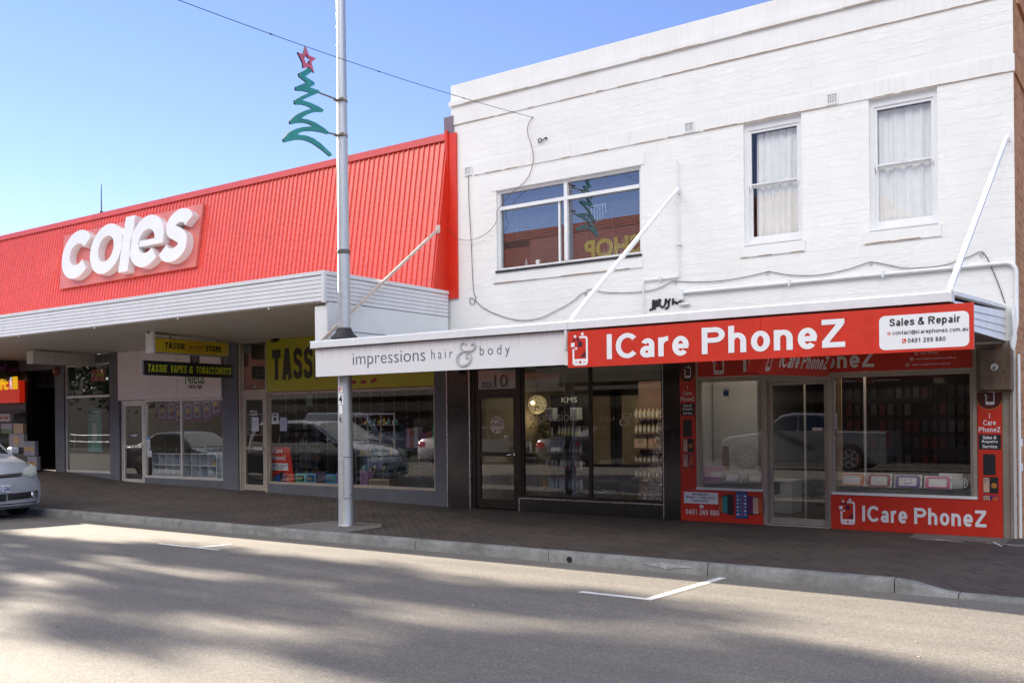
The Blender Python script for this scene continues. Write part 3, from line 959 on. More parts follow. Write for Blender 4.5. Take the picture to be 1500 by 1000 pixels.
for a, b in ((-10.5, -6.4), (-6.3, -3.95), (-3.9, -1.98)):
    mb.quad((a, 17.5, 2.9), (b, 17.5, 2.9), (b, 17.5, 6.4), (a, 17.5, 6.4))
    mb.quad((a, YF+0.17, 2.9), (a, 17.5, 2.9), (a, 17.5, 6.4), (a, YF+0.17, 6.4))
    mb.quad((b, 17.5, 2.9), (b, YF+0.17, 2.9), (b, YF+0.17, 6.4), (b, 17.5, 6.4))
    mb.quad((a, YF+0.17, 6.4), (a, 17.5, 6.4), (b, 17.5, 6.4), (b, YF+0.17, 6.4))
    mb.quad((a, YF+0.17, 2.9), (b, YF+0.17, 2.9), (b, 17.5, 2.9), (a, 17.5, 2.9))
mb.build('upstairs_room', M('upstairs room paint', (0.22, 0.20, 0.18), 0.8), shop)

# wide aluminium window with venetian blind
def pane_box(mb, x0, x1, z0, z1, y, mi=0):
    mb.quad((x0,y,z0), (x1,y,z0), (x1,y,z1), (x0,y,z1), mi)
mb = MB()
ya, yb = YF+0.05, YF+0.11
frame(mb, W1[0], W1[1], W1[2]+0.035, W1[3], ya, yb, 0.05)
mb.box(W1[0]+0.05, W1[1]-0.05, ya-0.012, yb-0.004, 5.275, 5.335)
mb.box(-8.47, -8.405, ya-0.006, yb-0.008, W1[2]+0.085, 5.275); mb.box(-8.47, -8.405, ya-0.006, yb-0.008, 5.335, W1[3]-0.05)
mb.box(-8.60, -8.565, ya+0.02, yb-0.01, W1[2]+0.085, 5.275)
wf = mb.build('window', WHITEW, shop, label='wide window with venetian blind and white frame')
mb = MB()
pane_box(mb, W1[0]+0.05, W1[1]-0.05, W1[2]+0.085, W1[3]-0.05, YF+0.10)
mb.build('pane', GLASSW, wf)
mb = MB()
z = W1[2]+0.10
while z < 5.55:
    mb.quad((W1[0]+0.06, YF+0.165, z), (W1[1]-0.06, YF+0.165, z), (W1[1]-0.06, YF+0.186, z+0.027), (W1[0]+0.06, YF+0.186, z+0.027)); z += 0.036
for x in (-9.5, -9.0, -8.7, -8.1, -7.6, -7.2):
    mb.box(x-0.006, x+0.006, YF+0.156, YF+0.159, W1[2]+0.1, 5.55)
mb.build('venetian_blind', M('cream blind slats', (0.26, 0.22, 0.20), 0.5), wf)
mb = MB(); mb.box(W1[0]-0.01, W1[1]+0.01, YF-0.045, YF+0.12, W1[2]+0.002, W1[2]+0.034)
mb.build('sill', M('black sill flashing', (0.03, 0.03, 0.03), 0.5), wf)
# little ornaments on that sill
mb = MB(); mb.lathe((-9.05, YF+0.13, W1[2]+0.086), [(0.03, 0), (0.045, 0.03), (0.05, 0.075), (0.046, 0.08)], 12)
tag(mb.build('plant_pot', WHITEW, smooth=40), 'small white pot standing behind the wide upstairs window', 'pot')
mb = MB(); mb.lathe((-9.30, YF+0.13, W1[2]+0.086), [(0.02, 0), (0.03, 0.04), (0.012, 0.1), (0.016, 0.13), (0.005, 0.14)], 10)
tag(mb.build('vase', WHITEW, smooth=40), 'slim pale vase beside the pot behind the wide upstairs window', 'vase')
# wind chime hanging inside
mb = MB(); mb.box(-8.0, -7.7, YF+0.125, YF+0.135, 5.12, 5.13)
for k in range(6):
    x = -7.98+0.052*k; mb.tube([(x, YF+0.13, 5.12), (x, YF+0.13, 4.98-0.14*math.sin(k*0.62))], 0.006, 6)
tag(mb.build('wind_chime', WHITEW), 'small pale wind chime hanging inside the wide upstairs window', 'wind chime')
for xj, nm in ((-7.75, 'pale wire necklace stand on the sill of the wide upstairs window'),):
    mb = MB()
    for k in range(6):
        x = xj+0.07*k; h = 0.14+0.12*((k*7) % 3)/2
        mb.tube([(x-0.03, YF+0.125, W1[2]+0.087), (x, YF+0.125, W1[2]+0.087+h), (x+0.03, YF+0.125, W1[2]+0.087)], 0.004, 5)
    tag(mb.build('jewellery_stand', WHITEW), nm, 'stand')

# two timber sash windows with curtains
CURT = M('off white curtain', (0.86, 0.86, 0.83), 0.85, var=0.05)
random.seed(8)
for (a, b, c, d), open_l, lab in ((W2, 0.10, 'white sash window whose curtain leaves a dark gap at its left edge'), (W3, 0.0, 'white sash window fully closed off by its curtain')):
    mb = MB()
    y0 = YF+0.06
    frame(mb, a, b, c, d, y0, y0+0.09, 0.055, 0.06, 0.11)
    mb.box(a-0.0, b+0.0, YF-0.028, y0-0.002, c+0.001, c+0.028)
    zm = (c+d)/2 - 0.03
    frame(mb, a+0.055, b-0.055, zm+0.02, d-0.11, y0+0.018, y0+0.05, 0.035, 0.022, 0.04)      # top sash
    frame(mb, a+0.055, b-0.055, c+0.06, zm+0.018, y0+0.052, y0+0.085, 0.04, 0.085, 0.03)    # bottom sash
    for x in (a+0.075, b-0.075):                                                             # horns
        mb.add([(x-0.018, y0+0.016, zm+0.02), (x+0.018, y0+0.016, zm+0.02), (x, y0+0.016, zm-0.07), (x-0.018, y0+0.048, zm+0.02), (x+0.018, y0+0.048, zm+0.02), (x, y0+0.048, zm-0.07)],
               [(0,2,1), (3,4,5), (0,1,4,3), (1,2,5,4), (2,0,3,5)])
    mb.box((a+b)/2-0.04, (a+b)/2+0.04, y0+0.01, y0+0.052, zm+0.043, zm+0.058)
    wf = mb.build('window', WHITEW, shop, label=lab)
    mb = MB()
    pane_box(mb, a+0.09, b-0.09, zm+0.042, d-0.15, y0+0.035)
    pane_box(mb, a+0.095, b-0.095, c+0.145, zm-0.012, y0+0.07)
    mb.build('pane', GLASSD, wf)
    mb = MB()
    n = 140
    x0, x1 = (a+0.12 if open_l else a-0.10), b+0.10
    ph = [random.uniform(0, 6.28) for _ in range(4)]
    vs_ = []
    for k in range(n+1):
        t = k/n
        fold = 0.020*math.sin(46*t+ph[0]+2.2*math.sin(5*t+ph[1])) + 0.010*math.sin(97*t+ph[2])
        for z, w_, amp in ((c+0.02, 1.0, 1.0), ((c+d)/2, 0.99, 1.0), (d-0.20, 0.97, 0.8), (d-0.145, 0.96, 0.45)):
            vs_.append((x0+(x1-x0)*(t if open_l == 0 else t+(1-t)*(1-w_)*0.6), YF+0.185+fold*amp, z))
    mb.add(vs_, [(4*k+j, 4*k+4+j, 4*k+5+j, 4*k+1+j) for k in range(n) for j in range(3)])
    mb.build('curtain', CURT, wf, smooth=180)

# air vents
for x, lab in ((-10.45, 'square white air vent nearest the red cladding, with a cable beneath'), (-6.15, 'square white air vent above the white pipe, left of the two sash windows'), (-3.97, 'square white air vent between the two sash windows')):
    mb = MB(); z0 = 5.985
    frame(mb, x-0.085, x+0.085, z0, z0+0.165, YF-0.026, YF+0.01, 0.025)
    for k in range(1, 5):
        xx = x-0.06+0.12*k/5; mb.box(xx-0.005, xx+0.005, YF-0.022, YF+0.01, z0+0.025, z0+0.14)
        zz = z0+0.025+0.115*k/5; mb.box(x-0.06, x+0.06, YF-0.02, YF+0.008, zz-0.005, zz+0.005)
    mb.box(x-0.06, x+0.06, YF-0.018, YF-0.0165, z0+0.025, z0+0.14, 1)
    tag(mb.build('air_vent', [WHITE, BLACK]), lab, 'vent', 'air vents in the white wall')

# ---------------------------------------------------------------- low awning of the white building
aw = MB()
ax0, ax1 = -10.86, -1.83
aw.add([(ax0,10.30,2.76),(ax1,10.30,2.76),(ax1,YF,2.93),(ax0,YF,2.93),(ax0,10.30,2.785),(ax1,10.30,2.785),(ax1,YF,2.955),(ax0,YF,2.955)],
       [(0,3,2,1),(4,5,6,7),(0,1,5,4),(1,2,6,5),(3,0,4,7)])
awn = aw.build('awning', M('awning roof sheet', (0.45, 0.46, 0.46), 0.5, 0.4), shop)
mb = MB()
gp = [(10.20, 2.705), (10.20, 2.795), (10.212, 2.812), (10.235, 2.812), (10.235, 2.73), (10.30, 2.73), (10.30, 2.705)]
n = len(gp)
for a, b in ((ax0, -6.26), (-6.255, ax1)):
    mb.add([(a, y, z) for y, z in gp]+[(b, y, z) for y, z in gp], [(k, k+n, (k+1) % n+n, (k+1) % n) for k in range(n)]+[tuple(range(n))[::-1], tuple(range(n, 2*n))])
mb.box(ax0, ax0+0.012, 10.20, 10.34, 2.70, 2.81); mb.box(ax1-0.004, ax1+0.012, 10.196, 10.34, 2.70, 2.815)
mb.build('gutter', FASC, awn, smooth=30)
mb = MB(); mb.box(ax0, ax1, 10.302, 10.33, 2.60, 2.755)
mb.build('fascia_board', M('stained timber fascia', (0.36, 0.26, 0.19), 0.7, var=0.25, scale=1.0), awn)
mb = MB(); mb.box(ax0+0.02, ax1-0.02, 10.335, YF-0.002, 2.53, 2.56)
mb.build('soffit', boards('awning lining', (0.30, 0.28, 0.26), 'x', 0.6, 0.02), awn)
mb = MB()                                                        # tapering weatherboard end
for k in range(4):
    f0, f1 = k/4, (k+1)/4
    def zz(y, f):
        t = (y-10.33)/(YF-10.33); lo, hi = 2.47-0.0*t+0.06*t, 2.72+0.20*t
        return lo+(hi-lo)*f
    y0, y1 = 10.34, YF-0.004
    o = 0.010
    mb.add([(ax1+0.022, y0, zz(y0,f0)), (ax1+0.022, y1, zz(y1,f0)), (ax1+0.008, y1, zz(y1,f1)), (ax1+0.008, y0, zz(y0,f1)),
            (ax1+0.002, y0, zz(y0,f0)), (ax1+0.002, y1, zz(y1,f0)), (ax1+0.002, y1, zz(y1,f1)), (ax1+0.002, y0, zz(y0,f1))],
           [(0,1,2,3), (4,7,6,5), (0,4,5,1), (3,2,6,7), (1,5,6,2), (0,3,7,4)])
mb.add([(ax1+0.03, 10.30, 2.77), (ax1+0.03, YF, 2.945), (ax1+0.03, YF, 2.985), (ax1+0.03, 10.30, 2.81), (ax1-0.05, 10.30, 2.77), (ax1-0.05, YF, 2.945), (ax1-0.05, YF, 2.985), (ax1-0.05, 10.30, 2.81)],
       [(0,1,2,3), (4,7,6,5), (3,2,6,7), (0,4,5,1), (0,3,7,4), (1,5,6,2)])
mb.build('end_panel', WHITE, awn)
for p0, p1, m in (((-6.34, YF, 5.16), (-6.24, 10.27, 2.83), WHITEW), ((-1.77, YF, 5.15), (-1.85, 10.27, 2.83), WHITEW), ((-10.88, 13.35, 5.02), (-10.72, 10.31, 2.82), M('rust flecked stay paint', (0.62, 0.52, 0.44), 0.5, var=0.15, dirt=((0.30, 0.16, 0.08), 0.7)))):
    mb = MB()
    P0, P1 = Vector(p0), Vector(p1)
    q = [P0.lerp(P1, t) for t in (0, 0.04, 0.96, 1.0)]
    wdt = 0.025 if m is WHITEW else 0.016
    d = (P1-P0).normalized(); e = Vector((1,0,0)); g = d.cross(e).normalized()
    vs_ = []
    for i, pt in enumerate(q):
        h = 0.012 if i in (0, 3) else 0.022
        for s1, s2 in ((-1,-1),(1,-1),(1,1),(-1,1)):
            vs_.append(pt+e*(wdt*s1)+g*(h*s2))
    fs_ = [(4*i+k, 4*i+(k+1)%4, 4*i+4+(k+1)%4, 4*i+4+k) for i in range(3) for k in range(4)]+[(3,2,1,0),(12,13,14,15)]
    mb.add(vs_, fs_)
    mb.tube([P1-d*0.22+g*0.02, P1-d*0.22-g*0.045], 0.012, 8); mb.tube([P1-d*0.12+g*0.02, P1-d*0.12-g*0.045], 0.012, 8)
    mb.box(P0.x-0.045, P0.x+0.045, P0.y-0.012, P0.y-0.001, P0.z-0.07, P0.z+0.07)
    mb.build('stay', m, awn)
# ================================================================ the supermarket building with its red cladding
CX = -10.90                                   # right end
mkt = thing('supermarket_building', (-20.0, YF, 0.0), 'long supermarket building clad in sloping red corrugated steel above a boarded white canopy', 'building')
MB0, MT0 = (13.23, 3.86), (13.72, 6.82)       # mansard foot and head (y, z)
def mans_y(z): return MB0[0]+(z-MB0[1])*(MT0[0]-MB0[0])/(MT0[1]-MB0[1])
XLEFT = -62.0
mb = MB()
pitch = 0.126
prof = [(0.0, 0.0), (0.044, 0.0), (0.053, 0.024), (0.069, 0.024), (0.078, 0.0), (0.126, 0.0)]
pts = []
x = CX-0.012
k = 0
while x > XLEFT:
    for dx, dp in prof[:-1]:
        pts.append((x-dx, dp))
    x -= pitch
nrm = Vector((0, -(MT0[1]-MB0[1]), MT0[0]-MB0[0])).normalized()
vs_ = []
for (xx, dp) in pts:
    for (y, z) in (MB0, (mans_y(5.3), 5.3), (MT0[0], MT0[1]-0.02)):
        vs_.append((xx, y+nrm.y*dp, z+nrm.z*dp))
mb.add(vs_, [(3*i+j, 3*i+j+1, 3*i+4+j, 3*i+3+j) for i in range(len(pts)-1) for j in range(2)])
mb.build('corrugated_cladding', REDMET, mkt, smooth=20)
mb = MB()                                      # ridge flashing
mb.add([(XLEFT, 13.655, 6.70), (CX+0.0, 13.655, 6.70), (CX+0.0, 13.67, 6.835), (XLEFT, 13.67, 6.835), (XLEFT, 14.0, 6.85), (CX, 14.0, 6.85)],
       [(0,1,2,3), (3,2,5,4)])
mb.build('ridge_flashing', REDCAP, mkt)
mb = MB()                                      # flat end cap of the mansard and red sheet against the neighbour
mb.add([(CX, 13.2, 3.87), (CX, YF, 3.87), (CX, YF, 6.80), (CX, 13.69, 6.80), (CX-0.02, 13.2, 3.87), (CX-0.02, YF, 3.87), (CX-0.02, YF, 6.80), (CX-0.02, 13.69, 6.80)],
       [(0,1,2,3), (7,6,5,4), (0,3,7,4)])
mb.box(CX+0.001, -10.70, YF-0.045, YF-0.002, 3.80, 6.80)
mb.box(CX-0.03, CX+0.03, YF-0.075, YF-0.047, 5.25, 6.86)
mb.build('end_cap', REDFLAT, mkt)
mb = MB(); mb.box(-10.98, -10.77, YF-0.03, YF+0.02, 6.802, 7.12)
mb.build('box_flashing', M('mauve flashing', (0.20, 0.15, 0.19), 0.5), mkt)
mb = MB(); mb.box(XLEFT, CX-0.03, 14.0, 40, 6.5, 6.6); mb.box(XLEFT, CX-0.03, 39.8, 40, -0.5, 6.5)
mb.quad((CX-0.03, 14.0, 3.3), (CX-0.03, 40, 3.3), (CX-0.03, 40, 6.6), (CX-0.03, 14.0, 6.6))
mb.box(XLEFT, -10.95, YF+0.05, YF+0.3, 3.45, 6.7)
mb.build('roof', M('market roof sheet', (0.35, 0.35, 0.35), 0.6), mkt)

# canopy: board fascia front and end, lining, cap
KY = 10.55
cz0, cz1 = 3.475, 3.93
mb = MB(); mb.box(XLEFT, CX, KY+0.05, YF, 3.90, 3.91)
can = mb.build('canopy', M('canopy deck', (0.5, 0.5, 0.5), 0.5), mkt)
mb = MB()
nb = 6
hb = (cz1-0.055-cz0)/nb
for k in range(nb):
    z0, z1 = cz0+k*hb, cz0+(k+1)*hb-0.008
    mb.add([(XLEFT, KY, z0), (CX-0.05, KY, z0), (CX-0.05, KY+0.004, z1), (XLEFT, KY+0.004, z1), (XLEFT, KY+0.03, z0), (CX-0.05, KY+0.03, z0), (CX-0.05, KY+0.03, z1), (XLEFT, KY+0.03, z1)],
           [(0,1,2,3), (3,2,6,7), (1,0,4,5)])
    mb.add([(CX, KY+0.05, z0), (CX, YF-0.05, z0), (CX-0.004, YF-0.05, z1), (CX-0.004, KY+0.05, z1), (CX-0.03, KY+0.05, z0), (CX-0.03, YF-0.05, z0), (CX-0.03, YF-0.05, z1), (CX-0.03, KY+0.05, z1)],
           [(0,1,2,3), (3,2,6,7), (1,0,4,5)])
mb.box(XLEFT, CX-0.025, KY+0.012, KY+0.022, cz0, cz1-0.05, 1)
mb.box(CX-0.022, CX-0.012, KY+0.03, YF-0.05, cz0, cz1-0.05, 1)
mb.build('fascia_board', [FASC, M('shadow gap', (0.22, 0.21, 0.20), 0.8)], can)
mb = MB()
mb.box(XLEFT, CX+0.012, KY-0.012, KY+0.06, cz1-0.05, cz1+0.012)
mb.box(CX-0.05, CX+0.012, KY+0.062, YF-0.05, cz1-0.05, cz1+0.012)
mb.box(CX-0.048, CX+0.010, KY-0.010, KY+0.048, cz0-0.03, cz1-0.052)
mb.build('corner_trim', FASC, can)
mb = MB()
sv = [(XLEFT, KY+0.03, 3.455), (CX-0.03, KY+0.03, 3.455), (CX-0.03, YF+0.04, 3.34), (XLEFT, YF+0.04, 3.34)]
mb.add(sv+[(x, y, z+0.02) for x, y, z in sv], [(3,2,1,0), (4,5,6,7), (0,1,5,4)])
mb.build('soffit', SOFFIT, can)
mb = MB()                                      # hook bolts under the fascia
for x in (-12.2, -14.6, -17.2, -20.0):
    mb.tube([(x, KY+0.02, 3.46), (x, KY+0.02, 3.435)], 0.012, 8)
    mb.tube([(x-0.02, KY+0.02, 3.437), (x+0.02, KY+0.02, 3.437)], 0.008, 6)
mb.build_each('hook_bolt', WHITE, can)
# white infill below the canopy end
mb = MB()
mb.box(CX-0.03, CX-0.006, KY+0.10, YF-0.05, 2.80, cz0-0.012)
mb.box(CX-0.27, CX-0.032, KY+0.06, KY+0.085, 2.80, 3.40)
mb.box(CX-0.034, CX-0.002, KY+0.06, KY+0.098, 2.80, cz0-0.032)
mb.box(CX-0.006, CX-0.001, KY+0.10, YF-0.05, 3.02, 3.03, 1)
mb.box(CX-0.275, CX-0.03, KY+0.05, KY+0.09, 2.78, 2.80)
mb.build('infill_panel', [M('white infill sheet', (0.76, 0.78, 0.78), 0.45, var=0.03, dirt=((0.45, 0.42, 0.38), 0.2)), BLACK], can)

# ---------------------------------------------------------------- ground floor: piers, headers, stall risers
mb = MB()
for a, b in ((-11.30, -11.005), (-17.37, -16.85), (-21.68, -21.28), (-24.15, -23.72)):
    mb.box(a, b, YF, YF+0.35, -0.4, 3.335)
mb.build_each('pier', GREYP, mkt)
mb = MB()
def riser(a, b, z):
    mb.box(a, b, YF+0.03, YF+0.2, -0.4, z)
riser(-15.93, -11.305, 0.28); riser(-20.26, -17.375, 0.30); riser(-23.715, -21.685, 0.36)
mb.build_each('stall_riser', GREYP, mkt)
mb = MB()
mb.box(-23.715, -21.685, YF+0.04, YF+0.2, 3.12, 3.335)
mb.box(-60, -24.155, YF+0.04, YF+0.25, 3.05, 3.34)
mb.build_each('header', GREYP, mkt)

def shop_window(parent, x0, x1, z0, z1, m, name='shop_window', t=0.05, mull=(), trans=(), y=YF+0.04, glass=None, label=None):
    mb = MB()
    frame(mb, x0, x1, z0, z1, y, y+0.06, t)
    for q in mull: mb.box(q-t*0.6, q+t*0.6, y+0.003, y+0.057, z0+t, z1-t)
    cuts = [x0+t]+[c for q in mull for c in (q-t*0.6, q+t*0.6)]+[x1-t]
    for q in trans:
        for k in range(0, len(cuts), 2): mb.box(cuts[k], cuts[k+1], y+0.005, y+0.055, q-t*0.5, q+t*0.5)
    w = mb.build(name, m, parent, label=label)
    mb = MB()
    Zs = [z0+t]+[c for q in trans for c in (q-t*0.5, q+t*0.5)]+[z1-t]
    for k in range(0, len(cuts), 2):
        for j in range(0, len(Zs), 2):
            pane_box(mb, cuts[k], cuts[k+1], Zs[j], Zs[j+1], y+0.03)
    mb.build('pane', glass or GLASS, w)
    return w

def shop_door(parent, x0, x1, z0, z1, m, t=0.07, rail=None, y=YF+0.05, bottom=0.12, handle='bar', jamb=0.05, label=None):
    mb = MB()
    mb.box(x0-jamb, x0-0.004, y-0.012, y+0.07, z0, z1+jamb); mb.box(x1+0.004, x1+jamb, y-0.012, y+0.07, z0, z1+jamb)
    mb.box(x0-0.004, x1+0.004, y-0.012, y+0.07, z1+0.004, z1+jamb)
    frame(mb, x0, x1, z0+0.02, z1, y, y+0.045, t, bottom)
    if rail: mb.box(x0+t, x1-t, y+0.004, y+0.041, rail-0.035 if handle != 'bar' else rail-0.018, rail+0.035 if handle != 'bar' else rail+0.018)
    d = mb.build('door', m, parent, label=label)
    mb = MB()
    if rail:
        hh = 0.035 if handle != 'bar' else 0.018
        pane_box(mb, x0+t, x1-t, z0+0.02+bottom, rail-hh, y+0.022); pane_box(mb, x0+t, x1-t, rail+hh, z1-t, y+0.022)
    else:
        pane_box(mb, x0+t, x1-t, z0+0.02+bottom, z1-t, y+0.022)
    mb.build('pane', GLASS, d)
    mb = MB()
    if handle == 'bar':
        mb.box(x1-t-0.26, x1-t*0.6, y-0.035, y-0.004, rail-0.035, rail+0.03)
        mb.tube([(x1-t*0.6+0.01, y-0.001, rail-0.1), (x1-t*0.6+0.01, y-0.016, rail-0.1)], 0.02, 10)
    elif handle == 'lever':
        mb.tube([(x1-t*0.5, y-0.001, rail), (x1-t*0.5, y-0.05, rail)], 0.026, 12)
        mb.tube([(x1-t*0.5, y-0.045, rail), (x1-t*0.5-0.06, y-0.06, rail-0.005), (x1-t*0.5-0.14, y-0.06, rail-0.015)], 0.011, 8)
    mb.build('handle', M('satin chrome', (0.65, 0.65, 0.66), 0.25, 0.9), d)
    return d

# discount store: door, transom light, big window
shop_door(mkt, -16.74, -16.03, 0.10, 2.16, ALU, rail=1.03, label='bronze framed glass door beside the acid yellow sign')
mb = MB(); mb.box(-16.84, -16.79, YF+0.02, YF+0.12, -0.2, 3.335); mb.box(-15.98, -15.93, YF+0.018, YF+0.118, 0.05, 3.335); mb.box(-16.79, -15.98, YF+0.03, YF+0.1, 2.214, 2.27)
mb.build_each('door_surround', ALU, mkt)
shop_window(mkt, -16.79, -15.98, 2.272, 3.33, ALU, 'transom_light', t=0.02, y=YF+0.05)
shop_window(mkt, -15.93, -11.305, 0.28, 2.22, ALU, t=0.05)
# herb shop: door, two lights
shop_door(mkt, -21.20, -20.36, 0.11, 2.09, ALUW, rail=1.04, label='pale framed glass door under the white board')
shop_window(mkt, -20.30, -17.375, 0.30, 2.155, ALUW, t=0.05, mull=(-18.9,))
mb = MB(); mb.box(-21.275, -17.375, YF-0.03, YF+0.03, 2.158, 3.335)
mb.box(-18.95, -18.945, YF-0.0315, YF-0.0295, 2.16, 3.33, 1)
mb.build('sign_board', [M('pale pink grey board', (0.84, 0.79, 0.78), 0.5, var=0.04), M('board joint', (0.3, 0.27, 0.26), 0.7)], mkt)
# left bay
shop_window(mkt, -23.715, -21.685, 0.36, 3.118, ALUW, t=0.055, trans=(2.29,))
mb = MB()                                      # lining of the sunlit-side step at doors
mb.box(-16.79, -15.98, YF-0.05, YF+0.3, -0.2, 0.095); mb.box(-21.28, -20.31, YF-0.03, YF+0.3, -0.2, 0.105)
mb.build_each('door_step', PAD, mkt)

# shop rooms behind the glass
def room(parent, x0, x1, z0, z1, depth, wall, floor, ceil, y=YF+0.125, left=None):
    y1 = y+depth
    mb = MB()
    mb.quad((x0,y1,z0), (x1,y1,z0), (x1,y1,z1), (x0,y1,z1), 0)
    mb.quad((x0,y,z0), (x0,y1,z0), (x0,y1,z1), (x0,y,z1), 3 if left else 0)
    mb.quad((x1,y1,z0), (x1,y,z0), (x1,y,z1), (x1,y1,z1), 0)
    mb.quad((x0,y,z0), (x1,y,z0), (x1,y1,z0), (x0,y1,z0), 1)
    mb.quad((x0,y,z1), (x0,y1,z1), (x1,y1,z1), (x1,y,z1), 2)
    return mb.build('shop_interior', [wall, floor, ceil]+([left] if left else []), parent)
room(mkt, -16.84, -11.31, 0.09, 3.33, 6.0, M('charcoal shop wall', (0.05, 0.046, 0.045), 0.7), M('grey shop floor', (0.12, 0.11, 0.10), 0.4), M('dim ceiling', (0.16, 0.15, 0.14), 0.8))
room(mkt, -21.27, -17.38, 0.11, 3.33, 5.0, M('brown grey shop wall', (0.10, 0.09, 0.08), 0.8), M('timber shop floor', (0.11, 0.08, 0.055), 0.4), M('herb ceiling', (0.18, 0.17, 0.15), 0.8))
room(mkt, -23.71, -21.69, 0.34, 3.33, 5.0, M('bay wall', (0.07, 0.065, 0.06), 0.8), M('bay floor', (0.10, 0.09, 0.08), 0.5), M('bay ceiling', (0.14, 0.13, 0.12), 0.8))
# recessed entrance at the far left
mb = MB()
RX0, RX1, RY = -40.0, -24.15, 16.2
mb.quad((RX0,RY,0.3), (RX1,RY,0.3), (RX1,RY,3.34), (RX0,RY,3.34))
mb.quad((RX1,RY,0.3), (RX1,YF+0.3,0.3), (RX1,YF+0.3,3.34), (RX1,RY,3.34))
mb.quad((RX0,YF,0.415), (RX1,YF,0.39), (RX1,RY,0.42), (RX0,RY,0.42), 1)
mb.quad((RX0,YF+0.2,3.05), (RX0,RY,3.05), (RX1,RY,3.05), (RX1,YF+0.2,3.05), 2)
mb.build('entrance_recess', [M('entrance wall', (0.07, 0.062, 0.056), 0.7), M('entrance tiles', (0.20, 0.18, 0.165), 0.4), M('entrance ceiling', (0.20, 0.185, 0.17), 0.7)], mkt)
# sliding doors at the back of the recess
ex0, ez0 = at(50, 720, RY-0.05); ex1, _ = at(112, 700, RY-0.05)
mb = MB()
exm = at(63, 650, RY-0.05)[0]; ezt = at(60, 580, RY-0.05)[1]
frame(mb, ex0, ex1, 0.43, 2.9, RY-0.08, RY-0.03, 0.06); mb.box(exm-0.03, exm+0.03, RY-0.079, RY-0.031, 0.49, 2.84); mb.box(ex0+0.06, exm-0.03, RY-0.078, RY-0.032, ezt-0.03, ezt+0.03); mb.box(exm+0.03, ex1-0.06, RY-0.078, RY-0.032, ezt-0.03, ezt+0.03)
ed = mb.build('entrance_door', DBRONZE, mkt)
mb = MB(); pane_box(mb, ex0+0.06, exm-0.03, 0.49, ezt-0.03, RY-0.05); pane_box(mb, exm+0.03, ex1-0.06, 0.49, ezt-0.03, RY-0.05)
mb.build('pane', GLASS, ed)
# gift shop front that closes the left of the recess
gx1 = at(40, 640, YF)[0]
mb = MB(); mb.box(gx1-0.10, gx1, YF+0.02, YF+0.12, 0.3, 3.05); mb.box(-40, gx1-0.10, YF+0.03, YF+0.12, 2.45, 3.048)
mb.build('gift_shop_frame', DBRONZE, mkt)
mb = MB(); pane_box(mb, -40, gx1-0.10, 0.42, 2.45, YF+0.08)
mb.build('pane', GLASS, mkt)
mb = MB()
gx2 = at(38, 640, YF+1.6)[0]; mb.quad((-40, YF+1.6, 0.42), (gx2, YF+1.6, 0.42), (gx2, YF+1.6, 3.04), (-40, YF+1.6, 3.04)); mb.quad((gx2, YF+1.6, 0.42), (gx1-0.05, YF+0.12, 0.42), (gx1-0.05, YF+0.12, 3.04), (gx2, YF+1.6, 3.04))
mb.build('gift_shop_lining', M('gift shop lining', (0.22, 0.15, 0.10), 0.7), mkt)
# red alarm beacon on the pier
bx, bz = at(84, 543, YF)
mb = MB(); mb.tube([(bx, YF-0.001, bz), (bx, YF-0.03, bz), (bx, YF-0.08, bz), (bx, YF-0.11, bz)], [0.12, 0.12, 0.10, 0.05], 16)
tag(mb.build('alarm_bell', M('dull red bell', (0.22, 0.03, 0.02), 0.4), smooth=40), 'dull red round alarm bell on the grey pier near the entrance', 'alarm')
# thin whip aerial on the ridge
ax_, az_ = at(147, 318, 13.75)
mb = MB(); mb.tube([(ax_, 13.78, 6.80), (ax_, 13.78, 7.4), (ax_+0.03, 13.78, at(149, 268, 13.75)[1])], [0.02, 0.014, 0.007], 6); mb.tube([(ax_, 13.78, 6.83), (ax_, 13.78, 6.9)], 0.05, 8)
tag(mb.build('aerial', M('dark aerial', (0.07, 0.07, 0.08), 0.5)), 'thin dark whip aerial standing on the ridge above the big white letters', 'aerial')
# ================================================================ shopfronts under the low awning
# hair salon: dark tile piers with bright edge trims
mb = MB()
mb.box(-10.985, -10.49, YF-0.012, YF+0.2, -0.2, 2.53); mb.box(-6.64, -6.36, YF-0.010, YF+0.3, -0.2, 2.53)
mb.box(-9.40, -6.645, YF-0.006, YF+0.12, -0.2, 0.215)
mb.build_each('tile_cladding', TILE, shop)
mb = MB()
EDGE = M('bright edge trim', (0.62, 0.60, 0.60), 0.3, 0.85)
mb.box(-11.003, -10.987, YF-0.02, YF+0.02, 0.0, 2.53); mb.box(-10.488, -10.468, YF-0.018, YF+0.05, 0.0, 2.53)
mb.box(-9.42, -9.402, YF-0.014, YF+0.05, 0.0, 0.232); mb.box(-9.40, -6.66, YF-0.014, YF+0.05, 0.217, 0.232)
mb.box(-6.658, -6.643, YF-0.016, YF+0.05, 0.0, 2.53)
mb.build_each('edge_trim', EDGE, shop)
mb = MB()
mb.box(-10.466, -10.40, YF+0.03, YF+0.11, 0.0, 2.53); mb.box(-9.46, -9.385, YF+0.028, YF+0.112, 0.0, 2.53) if False else None
mb.box(-9.455, -9.39, YF+0.03, YF+0.11, 0.235, 2.53)
mb.build_each('door_surround', DBRONZE, shop)
shop_door(shop, -10.37, -9.475, 0.03, 2.06, DBRONZE, t=0.085, rail=0.98, handle='lever', bottom=0.13, jamb=0.02, label='dark bronze salon door with round notice on its glass')
shop_window(shop, -10.40, -9.455, 2.085, 2.52, DBRONZE, 'transom_light', t=0.045, y=YF+0.045)
shop_window(shop, -9.39, -6.66, 0.235, 2.52, DBRONZE, t=0.045, mull=(-8.01,), y=YF+0.045)
